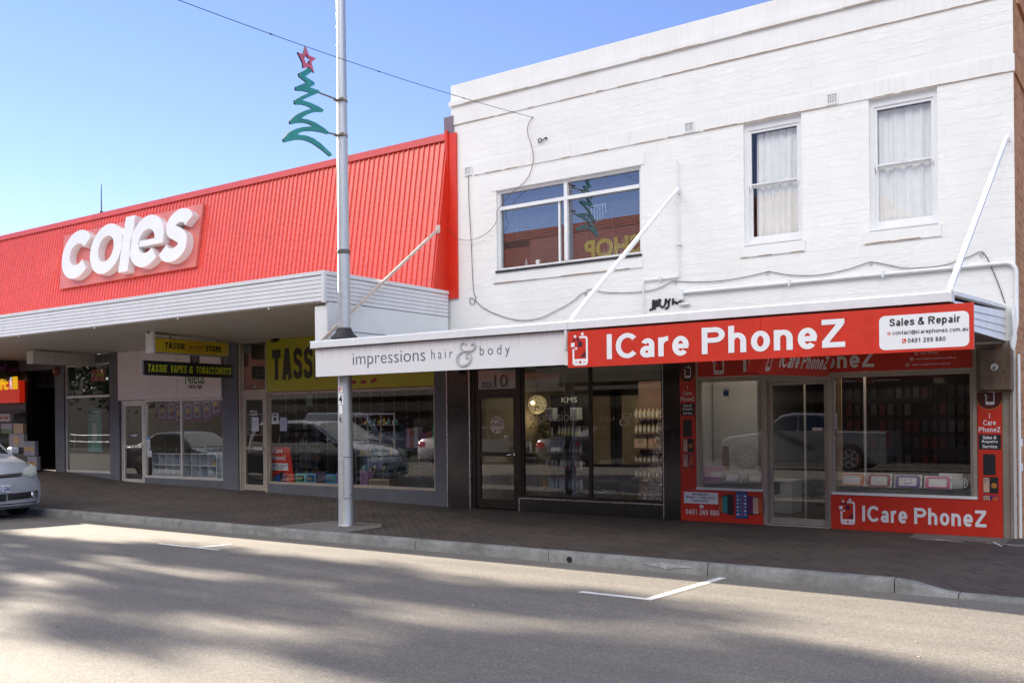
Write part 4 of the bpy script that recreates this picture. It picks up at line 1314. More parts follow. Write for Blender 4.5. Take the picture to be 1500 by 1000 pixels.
SALONW = M('warm cream salon wall', (0.23, 0.20, 0.15), 0.7)
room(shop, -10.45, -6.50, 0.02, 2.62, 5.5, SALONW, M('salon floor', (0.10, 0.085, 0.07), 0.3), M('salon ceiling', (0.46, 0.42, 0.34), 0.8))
mb = MB(); mb.box(-9.38, -6.66, YF+0.5, YF+0.62, 2.22, 2.60)
mb.build('bulkhead', M('salon bulkhead', (0.44, 0.40, 0.33), 0.8), shop)

# phone shop
FR = M('champagne aluminium', (0.40, 0.355, 0.30), 0.4, 0.35, var=0.08)
mb = MB()
mb.box(-6.095, -6.05, YF-0.004, YF+0.10, 0.48, 2.53); mb.box(-5.04, -4.975, YF-0.006, YF+0.10, -0.1, 2.53); mb.box(-4.085, -4.03, YF-0.006, YF+0.10, -0.1, 2.53); mb.box(-2.205, -2.155, YF-0.004, YF+0.10, 0.48, 2.53)
mb.box(-6.05, -5.04, YF-0.002, YF+0.09, 2.165, 2.205); mb.box(-4.03, -2.205, YF-0.002, YF+0.09, 2.165, 2.205); mb.box(-4.975, -4.085, YF-0.003, YF+0.09, 2.11, 2.225)
mb.build_each('door_surround', FR, shop)
shop_window(shop, -6.05, -5.04, 0.482, 2.163, FR, t=0.035, y=YF+0.02)
shop_window(shop, -4.03, -2.205, 0.482, 2.163, FR, t=0.035, y=YF+0.02)
mb = MB(); mb.box(-6.095, -5.04, YF-0.03, YF+0.02, 0.484, 0.52); mb.box(-4.03, -2.155, YF-0.03, YF+0.02, 0.484, 0.52)
mb.build_each('sill', WHITE, shop)
d = shop_door(shop, -4.95, -4.11, 0.0, 2.09, FR, t=0.04, handle='none', bottom=0.09, jamb=0.022, label='pale aluminium framed glass door of the phone shop')
mb = MB(); mb.box(-4.985, -4.075, YF-0.03, YF+0.2, -0.2, 0.012)
mb.build('door_step', ALUW, shop)
mb = MB(); mb.box(-1.855, -1.77, YF-0.012, YF+0.1, -0.2, 1.87); mb.box(-1.768, -1.735, YF-0.03, YF+0.1, -0.2, 1.9); mb.box(-1.855, -1.735, YF-0.011, YF+0.1, 1.875, 2.53)
mb.box(-2.153, -1.857, YF+0.01, YF+0.1, 1.875, 2.53)
mb.build_each('corner_post', M('tan steel post', (0.30, 0.255, 0.205), 0.5, 0.2, var=0.12), shop)
mb = MB(); mb.box(-1.733, -1.70, YF-0.005, YF+0.1, -0.3, 2.5)
mb.build('corner_render', white_render('peeling corner render', 0.9), shop)
PH_L = M('white partition', (0.52, 0.53, 0.52), 0.6)
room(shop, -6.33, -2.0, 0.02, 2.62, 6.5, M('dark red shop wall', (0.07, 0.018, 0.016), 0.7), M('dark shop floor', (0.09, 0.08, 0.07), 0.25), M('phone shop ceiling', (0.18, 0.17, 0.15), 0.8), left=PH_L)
mb = MB()                                      # white partition behind the left window and black display plinths
mb.box(-6.30, -5.55, YF+1.15, YF+1.2, 0.03, 2.6)
mb.build('partition', PH_L, shop)
mb = MB(); mb.box(-6.04, -5.045, YF+0.09, YF+0.75, 0.40, 0.59); mb.box(-4.02, -2.21, YF+0.09, YF+0.75, 0.40, 0.59)
mb.build_each('display_plinth', BLACK, shop)
mb = MB(); mb.box(-3.72, -3.69, YF+0.5, YF+0.53, 0.59, 2.6); mb.box(-4.62, -4.595, YF+0.6, YF+0.63, 0.02, 2.6); mb.box(-4.0, -3.93, YF+0.13, YF+0.16, 0.59, 2.16, 1)
mb.build_each('pole_rail', [ALUW, M('ply edge', (0.42, 0.27, 0.13), 0.6)], shop)

# ---------------------------------------------------------------- meter box, pipes and cables on the white building
mtr = thing('meter_box', (-1.92, YF-0.12, 1.88), 'rusty brown steel meter box with a torn round sticker beside the red corner panel', 'meter box')
RUST = M('rusty brown steel', (0.13, 0.085, 0.06), 0.55, 0.35, var=0.35, scale=4, dirt=((0.22, 0.13, 0.08), 0.6))
mb = MB(); mb.bbox(-2.09, -1.72, YF-0.20, YF-0.013, 1.885, 2.43, 0.008)
mb.build('case', RUST, mtr)
mb = MB(); mb.bbox(-2.085, -1.725, YF-0.215, YF-0.202, 1.90, 2.42, 0.005)
mb.box(-1.80, -1.785, YF-0.228, YF-0.216, 2.10, 2.17)
mb.build('door', RUST, mtr)
mb = MB(); mb.plate(circ(0, 0, 0.045, 24), (-1.915, YF-0.2155, 2.19), XU, ZU, 0, 0.001); mb.plate([(-0.03,-0.02),(0.0,0.02),(0.02,0.0),(0.01,-0.025),(0.03,-0.03),(-0.01,-0.035)], (-1.915, YF-0.2165, 2.19), XU, ZU, 0, 0.001, 1)
mb.build('sticker', [M('silver sticker', (0.55, 0.55, 0.56), 0.3, 0.4), M('sticker tear', (0.12, 0.10, 0.09), 0.6)], mtr)

def pipe(name, pts, r, label, cat, m=WHITE, n=10, group=None, saddles=()):
    mb = MB(); mb.tube(pts, r, n)
    for (x, z, ax) in saddles:
        if ax == 'x': mb.box(x-0.012, x+0.012, YF-0.03-r*2, YF-0.001, z-r-0.022, z+r+0.022)
        else: mb.box(x-r-0.022, x+r+0.022, YF-0.03-r*2, YF-0.001, z-0.012, z+0.012)
    return tag(mb.build(name, m, smooth=40), label, cat, group)

def arc3(c, a, b, r, n=6):
    """quarter bend from c-a*r to c+b*r given unit vectors a (incoming), b (outgoing) and corner c"""
    c, a, b = Vector(c), Vector(a), Vector(b)
    s = c - a*r
    out = []
    for k in range(n+1):
        t = rad(90*k/n)
        out.append(s + a*(r*math.sin(t)) + b*(r*(1-math.cos(t))))
    return out
yp = YF-0.035
def wp(px, py, y=YF-0.03):
    x, z = at(px, py, y); return Vector((x, y, z))
zb_ = at(1100, 420, yp)[1]
A, B = wp(985, 437), wp(1460, 385)
pz = (at(1440, 386, yp)[1]+at(1080, 423, yp)[1])/2
xv = at(1489, 430, yp)[0]
pts = [(at(1000, 436, yp)[0], yp, pz)] + arc3((xv, yp, pz), (1,0,0), (0,0,-1), 0.12) + [(xv, yp, 2.75), (xv-0.05, yp-0.05, 2.5), (xv-0.05, yp-0.05, 2.40)]
pipe('conduit_pipe', pts, 0.026, 'thick white conduit running along the wall above the awning and bending down at the corner', 'pipe', saddles=((-4.6, pz, 'x'), (-3.3, pz, 'x'), (-2.4, pz, 'x')))
mb = MB(); mb.box(pts[0][0]-0.07, pts[0][0]+0.02, yp-0.045, YF-0.002, pz-0.11, pz+0.05)
tag(mb.build('junction_box', WHITE), 'small white junction box where the thick conduit starts, above the scribbled tag', 'box')
z2 = at(1000, 444, yp)[1]-0.02
pipe('conduit_pipe', [(at(995, 443, yp)[0], yp, pz-0.18), (at(1010, 447, yp)[0], yp, pz-0.18)], 0.02, 'short stub of white conduit beside the scribbled tag on the wall', 'pipe')
lp = [wp(943, 470), wp(941, 412), wp(988, 405), wp(993, 235)]
lp[1].x = lp[0].x; lp[2].x = lp[3].x; lp[2].z = lp[1].z = (lp[1].z+lp[2].z)/2
lp = [lp[0]] + arc3(lp[1], (0,0,1), (1,0,0), 0.04) + arc3(lp[2], (1,0,0), (0,0,1), 0.04) + [lp[3]]
pipe('conduit_pipe', lp, 0.013, 'thin white conduit stepping up the wall right of the wide window', 'pipe', saddles=((lp[-1].x, lp[-1].z-0.5, 'z'), (lp[-1].x, lp[-1].z-1.3, 'z'), ((lp[4].x+lp[10].x)/2, lp[7].z, 'x')))
# downpipe at the corner
pipe('downpipe', [(-1.66, YF-0.05, 2.35), (-1.66, YF-0.05, 0.02)], 0.02, 'slim white vertical pipe at the right corner below the meter box', 'pipe')
pipe('downpipe', [(-1.715, YF-0.06, 2.95), (-1.70, YF-0.06, 2.55), (-1.72, YF-0.06, 2.44)], 0.028, 'short bent white pipe entering the top of the meter box', 'pipe')

def cable(name, P, label, r=0.007, m=BLACK, group=None, n=9, cat='cable', beads=None):
    mb = MB(); q = spline([tuple(p) for p in P], n)
    mb.tube(q, r, 5)
    if beads:
        for k in range(0, len(q), beads):
            mb.tube([Vector(q[k])-Vector((0,0.02,0)), Vector(q[k])+Vector((0,0.02,0))], r*1.9, 6)
    return tag(mb.build(name, m, smooth=60), label, cat, group)
yk = YF-0.02
cable('wall_cable', [wp(p[0], p[1], yk) for p in ((686,258),(687,300),(690,350),(692,400),(694,428),(697,437),(693,446),(688,442),(690,436),(697,441),(710,452),(735,463),(762,469),(790,466),(815,455),(838,442),(852,430),(858,428),(861,425),(868,424),(885,428),(915,429),(945,427),(968,421),(983,413),(992,412),(1020,413),(1060,411),(1100,404),(1125,398),(1128,398),(1160,403),(1200,403),(1240,395),(1265,387),(1277,384),(1300,388),(1330,393),(1380,389),(1420,376),(1437,369),(1446,378),(1455,398),(1464,420),(1472,444))],
      'black cable looping along the white wall from the left vent down to the right corner', 0.0055)
mb = MB()
for (px, py) in ((858,430),(990,414),(1125,400),(1276,386),(1438,373)):
    c = wp(px, py, YF-0.015)
    mb.tube([c+Vector((0.022*math.cos(a), 0, 0.022*math.sin(a)-0.005)) for a in [k*0.7 for k in range(9)]], 0.004, 5)
tag(mb.build('cable_hook', M('galvanised hook', (0.4, 0.4, 0.4), 0.4, 0.7)), 'row of small wire hooks holding the black cable to the white wall', 'hooks')
hk = wp(795, 205, YF-0.03)
mb = MB(); mb.tube([hk+Vector((-0.06+0.035*math.cos(a), 0, 0.035*math.sin(a))) for a in [k*0.55 for k in range(12)]]+[hk+Vector((0.06, 0, 0.02))], 0.009, 6)
mb.tube([hk+Vector((0.06, 0.03, 0.02)), hk+Vector((0.06, -0.01, 0.02))], 0.018, 8)
tag(mb.build('eye_bolt', M('dark eye bolt', (0.08, 0.07, 0.07), 0.5, 0.5)), 'dark eye bolt fixed in the white wall below the overhead wire', 'bolt')
# overhead wire across the street and its tail down the wall
a0 = wp(780, 172, YF-0.01)
far = Vector((a0.x, -9.4, 7.2))
def catz(t): return a0.z+(far.z-a0.z)*t-4*1.35*t*(1-t)*0.55
wire = [Vector((a0.x, a0.y+(far.y-a0.y)*t, catz(t))) for t in [k/24 for k in range(25)]]
cable('overhead_wire', wire, 'thin dark wire strung over the street to the top of the white wall', 0.0045, beads=6, cat='wire', n=3)
cable('loose_wire', [wp(*p, YF-0.03) for p in ((780,172),(774,182),(773,195),(779,215),(781,235),(776,255),(765,270),(750,282),(735,300),(728,310))]+[wp(*p, YF-0.08) for p in ((727,325),(715,340),(697,350),(680,352),(668,347),(660,338),(655,334))],
      'loose thin wire hanging across the wide window towards the red end cap', 0.005, M('red brown wire', (0.16, 0.06, 0.05), 0.5))
# scribbled tag in black spray paint on the wall
mb = MB()
sx = at(952, 452, YF)[0]; sz = at(952, 452, YF)[1]; w = at(998, 452, YF)[0]-sx
def scr(pts, wd): mb.plate(stroke(spline([(p[0]*w, p[1]*0.17) for p in pts], 6), wd), (sx, YF-0.014, sz-0.03), XU, ZU, -0.012, 0.004)
for i, pts in enumerate(([(0.12,0.25),(0.13,0.8),(0.15,0.95)], [(0.22,0.3),(0.23,0.75),(0.25,0.92)], [(0.30,0.35),(0.32,0.8),(0.34,1.0)], [(0.34,0.4),(0.42,0.2),(0.50,0.5),(0.52,0.95)], [(0.52,0.95),(0.6,0.6),(0.66,0.95)], [(0.62,0.7),(0.60,0.2),(0.50,0.05)], [(0.74,0.35),(0.75,0.75),(0.76,0.95)], [(0.74,0.55),(0.82,0.6),(0.86,0.4)], [(0.86,0.45),(0.95,0.55),(1.0,0.5)], [(0.0,0.0),(0.08,0.14),(0.2,0.16)])):
    scr(pts, 0.046 if i < 3 else 0.028)
tag(mb.build('graffiti_tag', BLACK), 'small black spray painted scribble on the white wall just above the awning', 'graffiti')
# house number plates on the side wall
for k, (px, py, s, lab) in enumerate(((1497, 648, '8', 'small white plate with an 8 on the brick side wall'), (1497, 684, '14', 'small white plate with 14 on the brick side wall, below the 8'))):
    y, z = on_x(px, py, XR+0.01)
    mb = MB(); mb.box(XR+0.002, XR+0.012, YF+0.12, YF+0.42, z-0.05, z+0.05); mb.text(s, (XR+0.012, YF+0.17, z-0.035), YU, ZU, None, 0.07, 1, 0.03)
    tag(mb.build('number_plate', [WHITEV, TEXTK]), lab, 'plate')
# ================================================================ signs
def icon(mb, O, ux, uz, h, wi=1, dk=2, rd=0, lift=0.003):
    """white phone outline that dissolves into little squares at its top left corner"""
    def pl(poly, mi, lf=lift): mb.plate([(p[0]*h, p[1]*h) for p in poly], O, ux, uz, lf-0.002, lf, mi)
    def sq(x, y, s, mi, lf=lift): pl([(x,y),(x+s,y),(x+s,y+s),(x,y+s)], mi, lf)
    # right side, foot and left side of the case in one open outline
    out = ([(0.30,0.90),(0.50,0.90)] + [(0.50+0.10*math.sin(a), 0.80+0.10*math.cos(a)) for a in (0.4,0.8,1.2)] + [(0.60,0.80),(0.60,0.10)]
           + [(0.50+0.10*math.cos(a), 0.10-0.10*math.sin(a)) for a in (0.4,0.8,1.2)] + [(0.50,0.0),(0.15,0.0)]
           + [(0.15-0.10*math.sin(a), 0.10-0.10*math.cos(a)) for a in (0.4,0.8,1.2)] + [(0.05,0.10),(0.05,0.52),(0.115,0.52),(0.115,0.20),(0.535,0.20),(0.535,0.80),(0.50,0.835),(0.30,0.835)])
    pl(out[::-1], wi)
    for x, y, s, mi in ((0.0,0.58,0.13,wi),(0.11,0.86,0.08,wi),(0.37,0.92,0.085,wi),(0.15,0.49,0.07,wi),(0.075,0.76,0.07,dk),(0.20,0.77,0.085,dk),(0.24,0.58,0.16,dk)):
        sq(x, y, s, mi, lift+0.001)
    for k in range(4): pl([(0.33+0.05*k,0.25),(0.37+0.05*k,0.25),(0.37+0.05*k,0.29+0.05*k),(0.33+0.05*k,0.29+0.05*k)], dk)
    pl(circ(0.325, 0.10, 0.045, 16), rd, lift+0.001)
    pl([(0.14,0.09),(0.23,0.09),(0.23,0.11),(0.14,0.11)], rd, lift+0.001); pl([(0.42,0.09),(0.51,0.09),(0.51,0.11),(0.42,0.11)], rd, lift+0.001)

SM = [REDSIGN, WHITEV, NAVY, TEXTK, M('oxblood vinyl', (0.10, 0.008, 0.006), 0.45)]
def sign(name, loc, label, cat='sign', group=None): return thing(name, loc, label, cat, group)

# ---- main red fascia sign on the awning edge
ys = 10.165
s1 = sign('shop_sign', (-3.9, ys, 2.22), 'long red sign on the awning edge with big white letters and white contact panel')
mb = MB()
mb.box(-6.23, -3.752, ys, ys+0.03, 2.222, 2.672); mb.box(-3.75, -1.62, ys, ys+0.03, 2.222, 2.674)
mb.build('board', SM, s1)
mb = MB()
O = (-5.68, ys, 2.305)
grot(mb, 'ICare PhoneZ', (-5.68, ys, 2.305), XU, ZU, 2.86, 0.30, 1)
icon(mb, Vector((-6.18, ys, 2.245)), XU, ZU, 0.40)
mb.build('lettering', SM, s1)
mb = MB()
mb.plate(rr(-2.50, 2.252, -1.66, 2.598, 0.055), (0, ys, 0), XU, ZU, 0, 0.002, 1)
grot(mb, 'Sales & Repair', (-2.40, ys, 2.49), XU, ZU, 0.665, 0.075, 3, 0.19, lift=0.004)
grot(mb, 'contact@icarephonez.com.au', (-2.37, ys, 2.402), XU, ZU, 0.705, 0.040, 3, 0.15, lift=0.004)
grot(mb, '0491 269 880', (-2.225, ys, 2.315), XU, ZU, 0.355, 0.044, 3, 0.155, lift=0.004)
mb.plate(circ(-2.405, 2.418, 0.016), (0, ys, 0), XU, ZU, 0.002, 0.004, 0)
mb.plate([(-2.413,2.414),(-2.397,2.414),(-2.397,2.423),(-2.413,2.423)], (0, ys, 0), XU, ZU, 0.004, 0.005, 1)
mb.plate(rr(-2.278, 2.314, -2.242, 2.358, 0.006), (0, ys, 0), XU, ZU, 0.002, 0.004, 0)
mb.plate(stroke(spline([(-2.268,2.349),(-2.266,2.335),(-2.257,2.325),(-2.250,2.323)], 4), 0.008), (0, ys, 0), XU, ZU, 0.004, 0.005, 1)
mb.build('contact_panel', SM, s1)

# ---- salon fascia board
yb_ = 10.262
s2 = sign('salon_sign', (-8.5, yb_, 2.27), 'white salon board on the awning edge with thin slate lettering and ampersand')
SB = white_render('salon board white', 0.18)
def salon_board():
    t = NT('salon board')
    set_p(t.p, 0.45)
    v = t.n('SeparateXYZ'); t.l(t.coord(), v.inputs[0])
    top = t.math('MULTIPLY', t.math('SUBTRACT', v.outputs[2], 0.22), 5.0, True)
    st = t.ramp(t.noise(3.0, 8, vec=t.swz('xzy', (14, 0.5, 1)), rough=0.7), [(0.40, 0.0), (0.8, 1.0)])
    cc = t.mix(t.math('MULTIPLY', t.math('MULTIPLY', st, top), 0.7), (0.72, 0.715, 0.73), (0.36, 0.31, 0.26))
    t.l(cc, t.p.inputs['Base Color'])
    return t.mat
SLATE = M('slate lettering', (0.10, 0.13, 0.18), 0.4)
mb = MB(); mb.box(-10.80, -6.33, yb_, yb_+0.035, 2.27, 2.69)
mb.build('board', salon_board(), s2)
mb = MB()
xa, xb = at(517, 530, yb_)[0], at(623, 522, yb_)[0]
mb.text('impressions', (xa, yb_, 2.363), XU, ZU, xb-xa, 0.224, 0, -0.012)
xh0, xh1 = at(632, 520, yb_)[0], at(663, 520, yb_)[0]
mb.text('hair', (xh0, yb_, 2.438), XU, ZU, xh1-xh0, 0.132, 0, -0.012, spacing=1.5)
xh0, xh1 = at(703, 520, yb_)[0], at(747, 520, yb_)[0]
mb.text('body', (xh0, yb_, 2.41), XU, ZU, xh1-xh0, 0.167, 0, -0.012, spacing=1.5)
mb.build('lettering', SLATE, s2)
def ampersand(mb, O, h, mi=0, d=0.012, wk=1.0):
    P_ = [(0.55,0.82,.05),(0.48,0.90,.06),(0.36,0.93,.06),(0.26,0.84,.08),(0.28,0.70,.09),(0.40,0.60,.05),(0.30,0.55,.06),(0.14,0.44,.10),(0.08,0.26,.13),(0.18,0.09,.12),(0.40,0.03,.09),(0.62,0.10,.09),(0.76,0.28,.08),(0.74,0.46,.06),(0.60,0.52,.05),(0.50,0.42,.06),(0.54,0.33,.07),(0.63,0.34,.05)]
    q = spline(P_, 6)
    mb.plate(stroke([(p[0]*h, p[1]*h) for p in q], [p[2]*h*wk for p in q]), O, XU, ZU, 0.0, d, mi)
    P2 = [(0.42,0.575,.03),(0.62,0.60,.06),(0.82,0.60,.07),(0.96,0.72,.07),(0.94,0.86,.07),(0.82,0.88,.08),(0.78,0.80,.05)]
    q = spline(P2, 6)
    mb.plate(stroke([(p[0]*h, p[1]*h) for p in q], [p[2]*h*wk for p in q]), O, XU, ZU, 0.0, d+0.003, mi)
mb = MB()
ampersand(mb, (at(668, 520, yb_)[0], yb_, 2.315), 0.345, 0, 0.016)
mb.build('ampersand', M('raised silver ampersand', (0.55, 0.56, 0.58), 0.35, 0.3), s2)
mb = MB(); mb.box(-6.325, -6.245, 10.245, 10.30, 2.26, 2.70); mb.tube([(-6.29, 10.225, 2.70), (-6.29, 10.225, 2.47), (-6.27, 10.26, 2.44)], 0.022, 8)
tag(mb.build('gutter_outlet', WHITE, smooth=40), 'white gutter outlet and post between the white salon board and the red shop sign', 'outlet')

# ---- red panels on the phone shop front
def panel(name, x0, x1, z0, z1, y, label, dz=0.0):
    s = sign(name, ((x0+x1)/2, y, z0), label)
    mb = MB(); mb.box(x0, x1, y, y+0.02, z0, z1)
    mb.build('board', SM, s)
    return s
yt = YF-0.012
tb = panel('shop_sign', -6.045, -2.205, 2.207, 2.55, yt-0.018, 'shaded red transom sign above the phone shop windows, under the awning')
mb = MB()
grot(mb, 'ICare PhoneZ', (-5.32, yt-0.018, 2.262), XU, ZU, 1.90, 0.228, 1)
icon(mb, Vector((-5.80, yt-0.018, 2.24)), XU, ZU, 0.30)
for zz_, xx, s_ in ((2.406, -2.885, '0491 269 880'), (2.331, -2.945, 'contact@icarephonez.com.au'), (2.256, -3.0, 'www.icarephonez.com.au')):
    if s_:
        grot(mb, s_, (xx+0.055, yt-0.018, zz_+0.002), XU, ZU, (0.50 if s_[0] == 'c' else 0.48 if s_[0] == 'w' else 0.22), 0.024, 1, 0.15)
    ring = circ(xx, zz_+0.014, 0.024, 18)
    mb.plate(ring, (0, yt-0.018, 0), XU, ZU, 0.001, 0.003, 1, holes=[circ(xx, zz_+0.014, 0.019, 18)])
    mb.plate(circ(xx, zz_+0.014, 0.008, 8), (0, yt-0.018, 0), XU, ZU, 0.001, 0.003, 1)
mb.build('lettering', SM, tb)

PEACH = M('peach phone picture', (0.60, 0.40, 0.30), 0.4)
VIOL = M('violet picture', (0.12, 0.02, 0.10), 0.4)
SM2 = SM + [PEACH, VIOL, M('orange picture', (0.55, 0.10, 0.03), 0.4), M('teal picture', (0.03, 0.25, 0.25), 0.4), M('blue picture', (0.03, 0.10, 0.35), 0.4), M('gold ring', (0.45, 0.20, 0.03), 0.4)]
def pillar(x0, x1, z0, z1, ztext, label, full):
    s = panel('pillar_sign', x0, x1, z0, z1, yt, label)
    w, cx = x1-x0, (x0+x1)/2
    mb = MB(); O = (0, yt, 0)
    zi = ztext+0.10
    arc = [(x0, zi+0.06)]+[(cx-w*0.5*math.cos(rad(a)), zi+0.06-0.12*math.sin(rad(a))) for a in range(10, 180, 10)]+[(x1, zi+0.06)]
    mb.plate(arc+[(x1, min(z1, zi+0.26)), (x0, min(z1, zi+0.26))], O, XU, ZU, 0, 0.001, 4)
    mb.plate(stroke(arc, 0.010), O, XU, ZU, 0.001, 0.002, 10)
    icon(mb, Vector((cx-0.055, yt, zi)), XU, ZU, 0.19)
    grot(mb, 'I', (cx-0.006, yt, ztext-0.075), XU, ZU, 0.014, 0.062, 1, 0.2)
    grot(mb, 'Care', (cx-0.075, yt, ztext-0.165), XU, ZU, 0.15, 0.066, 1, 0.18)
    grot(mb, 'PhoneZ', (cx-w*0.45, yt, ztext-0.255), XU, ZU, w*0.9, 0.066, 1, 0.18)
    zb = ztext-0.48
    mb.plate([(x0+0.012, zb), (x1-0.012, zb), (x1-0.012, zb+0.195), (x0+0.012, zb+0.195)], O, XU, ZU, 0, 0.002, 3)
    for k, t_ in enumerate(('Sales &', 'Repairs', 'Service')):
        ww = (0.16, 0.18, 0.165)[k]*w/0.28
        mb.text(t_, (cx-ww/2, yt, zb+0.135-0.058*k), XU, ZU, ww, 0.045, 1, 0.02)
    # pictured phones: dark back, bronze pair, peach and violet pair
    def ph(x, z, w_, h, back, lens_n):
        mb.plate(rr(x, z, x+w_, z+h, 0.012), O, XU, ZU, 0, 0.003, back)
        for i in range(lens_n):
            mb.plate(circ(x+0.022+0.026*(i % 2), z+h-0.025-0.028*(i//2), 0.009, 10), O, XU, ZU, 0.003, 0.004, 3)
    z3 = zb-0.33
    ph(cx-0.08, z3, 0.145, 0.27, 3, 3)
    z4 = z3-0.235
    mb.plate([(cx-0.085, z4), (cx+0.095, z4), (cx+0.095, z4+0.21), (cx-0.085, z4+0.21)], O, XU, ZU, 0, 0.002, 3)
    ph(cx-0.08, z4+0.01, 0.07, 0.19, 5, 3)
    mb.plate(circ(cx+0.045, z4+0.10, 0.035, 12), O, XU, ZU, 0.002, 0.003, 10)
    z5 = z4-0.235
    mb.plate([(cx-0.085, z5), (cx+0.095, z5), (cx+0.095, z5+0.21), (cx-0.085, z5+0.21)], O, XU, ZU, 0, 0.002, 6)
    ph(cx-0.08, z5+0.01, 0.07, 0.19, 5, 4)
    mb.plate([(cx+0.0, z5+0.01), (cx+0.09, z5+0.05), (cx+0.09, z5+0.2), (cx+0.03, z5+0.19)], O, XU, ZU, 0.002, 0.003, 7)
    mb.build('lettering', SM2, s)
    return s
pillar(-6.355, -6.10, 0.484, 2.53, 2.10, 'narrow red pillar sign left of the phone shop, against the dark tile pier', True)
pillar(-2.148, -1.862, 0.484, 1.872, 1.615, 'narrow red pillar sign under the meter box at the right corner', True)

lp_ = panel('shop_sign', -6.355, -5.042, -0.045, 0.478, yt-0.010, 'red stall board under the left phone shop window showing a row of phones')
mb = MB(); yq = yt-0.010; O = (0, yq, 0)
mb.plate([(-6.30, 0.27), (-5.74, 0.27), (-5.74, 0.445), (-6.30, 0.445)], O, XU, ZU, 0, 0.003, 1)
for k, t_ in enumerate(('MOBILE+', 'IPAD+ TABLETS', 'REPAIRS')):
    ww = (0.27, 0.48, 0.25)[k]
    grot(mb, t_, (-6.02-ww/2, yq, 0.395-0.05*k), XU, ZU, ww, 0.034, 3, 0.17, lift=0.004)
grot(mb, '0491 269 880', (-6.27, yq, 0.10), XU, ZU, 0.55, 0.078, 1, 0.15)
mb.plate(rr(-6.04, 0.20, -5.98, 0.25, 0.008), O, XU, ZU, 0, 0.002, 1); mb.plate(stroke([(-6.02,0.24),(-6.02,0.222),(-6.0,0.212)], 0.008), O, XU, ZU, 0.002, 0.003, 0)
for k, (dx, h, mi) in enumerate(((-0.32,0.24,7),(-0.25,0.27,8),(-0.17,0.31,3),(0.14,0.28,6),(0.22,0.26,5),(0.29,0.24,7))):
    x = -5.375+dx
    mb.plate(rr(x-0.055, 0.275-h/2, x+0.055, 0.275+h/2, 0.012), O, XU, ZU, 0, 0.002+0.0005*(3-abs(k-2.5)), 3)
    mb.plate(rr(x-0.045, 0.285-h/2, x+0.045, 0.265+h/2, 0.008), O, XU, ZU, 0.002, 0.0035+0.0005*(3-abs(k-2.5)), mi)
mb.plate(rr(-5.46, 0.075, -5.27, 0.475, 0.025), O, XU, ZU, 0, 0.006, 3); mb.plate(rr(-5.452, 0.085, -5.278, 0.465, 0.02), O, XU, ZU, 0.006, 0.007, 9)
for i in range(4):
    for j in range(6):
        mb.plate(rr(-5.44+0.04*i, 0.12+0.055*j, -5.414+0.04*i, 0.148+0.055*j, 0.006, 2), O, XU, ZU, 0.007, 0.008, (1, 7, 8, 5, 0, 10)[(i*5+j*3) % 6])
mb.build('lettering', SM2, lp_)
rp_ = panel('shop_sign', -4.045, -1.862, -0.04, 0.478, yt-0.010, 'large red stall board under the right phone shop window with one line of white letters')
mb = MB()
grot(mb, 'ICare PhoneZ', (-3.62, yq, 0.125), XU, ZU, 1.58, 0.22, 1)
icon(mb, Vector((-3.93, yq, 0.07)), XU, ZU, 0.36)
mb.build('lettering', SM, rp_)

# ---- tilted red hanging sign under the awning
def hang_frame(O, ux, uz):
    return Vector(O), Vector(ux).normalized(), Vector(uz).normalized()
pts_px = ((1126, 518), (1112, 548), (1202, 552), (1211, 525))
hx = -4.12
y0h, z0h = on_x(1112, 548, hx); y1h, z1h = on_x(1202, 552, hx)
hs = sign('hanging_sign', (hx, (y0h+y1h)/2, 2.52), 'small red sign hanging crooked under the awning in front of the phone shop door')
ux = Vector((0.10, y1h-y0h, (z1h-z0h))).normalized()
uz = Vector((0.30, 0.02, 1.0)); uz = (uz-ux*uz.dot(ux)).normalized()
nn = ux.cross(uz)
L = math.hypot(y1h-y0h, z1h-z0h)
O = Vector((hx, y0h, z0h))
mb = MB(); mb.plate([(0,0),(L,0),(L,0.34),(0,0.34)], O, ux, uz, -0.16, 0.0, 0)
mb.build('board', SM, hs)
mb = MB(); grot(mb, 'ICare PhoneZ', O+ux*(L*0.22)+uz*0.10, ux, uz, L*0.72, 0.19, 1); icon(mb, O+ux*(L*0.055)+uz*0.045, ux, uz, 0.24)
mb.build('lettering', SM, hs)
mb = MB()
for f in (0.15, 0.85):
    p = O+ux*(L*f)+uz*0.33-nn*0.08; mb.tube([p, (p.x-0.02, p.y, 2.535)], 0.006, 6)
mb.build('hanger', GALV, hs)

# ---- big white 3-D letters on a pale red panel
def mp(px, s): return None
msl = Vector((0, MT0[0]-MB0[0], MT0[1]-MB0[1])).normalized()
def mpt(x, z, off):                              # point on the cladding plane lifted by off
    p = Vector((x, mans_y(z), z)); n_ = Vector(XU).cross(msl)
    return p + n_*off
lg = thing('logo_sign', mpt(-20.5, 5.0, 0.03), 'supermarket sign of five thick white letters on a pale red panel against the corrugated cladding', 'sign')
OL = mpt(-20.5, 5.0, 0.0)
mb = MB()
mb.plate([(-2.74, 0.0), (2.72, 0.03), (2.70, 1.49), (-2.90, 1.42)], OL, XU, msl, 0.03, 0.09, 0)
mb.build('back_panel', M('faded red panel', (0.60, 0.15, 0.13), 0.45, var=0.06), lg)
LW = M('white sign letter', (0.72, 0.725, 0.73), 0.35, var=0.03)
def ring_part(cx, cz, rx, rz, w, a0, a1, n=40):
    return [(cx+(rx-w/2)*math.cos(rad(a0+(a1-a0)*k/n)), cz+(rz-w/2)*math.sin(rad(a0+(a1-a0)*k/n))) for k in range(n+1)]
zc, rz = 0.76, 0.625
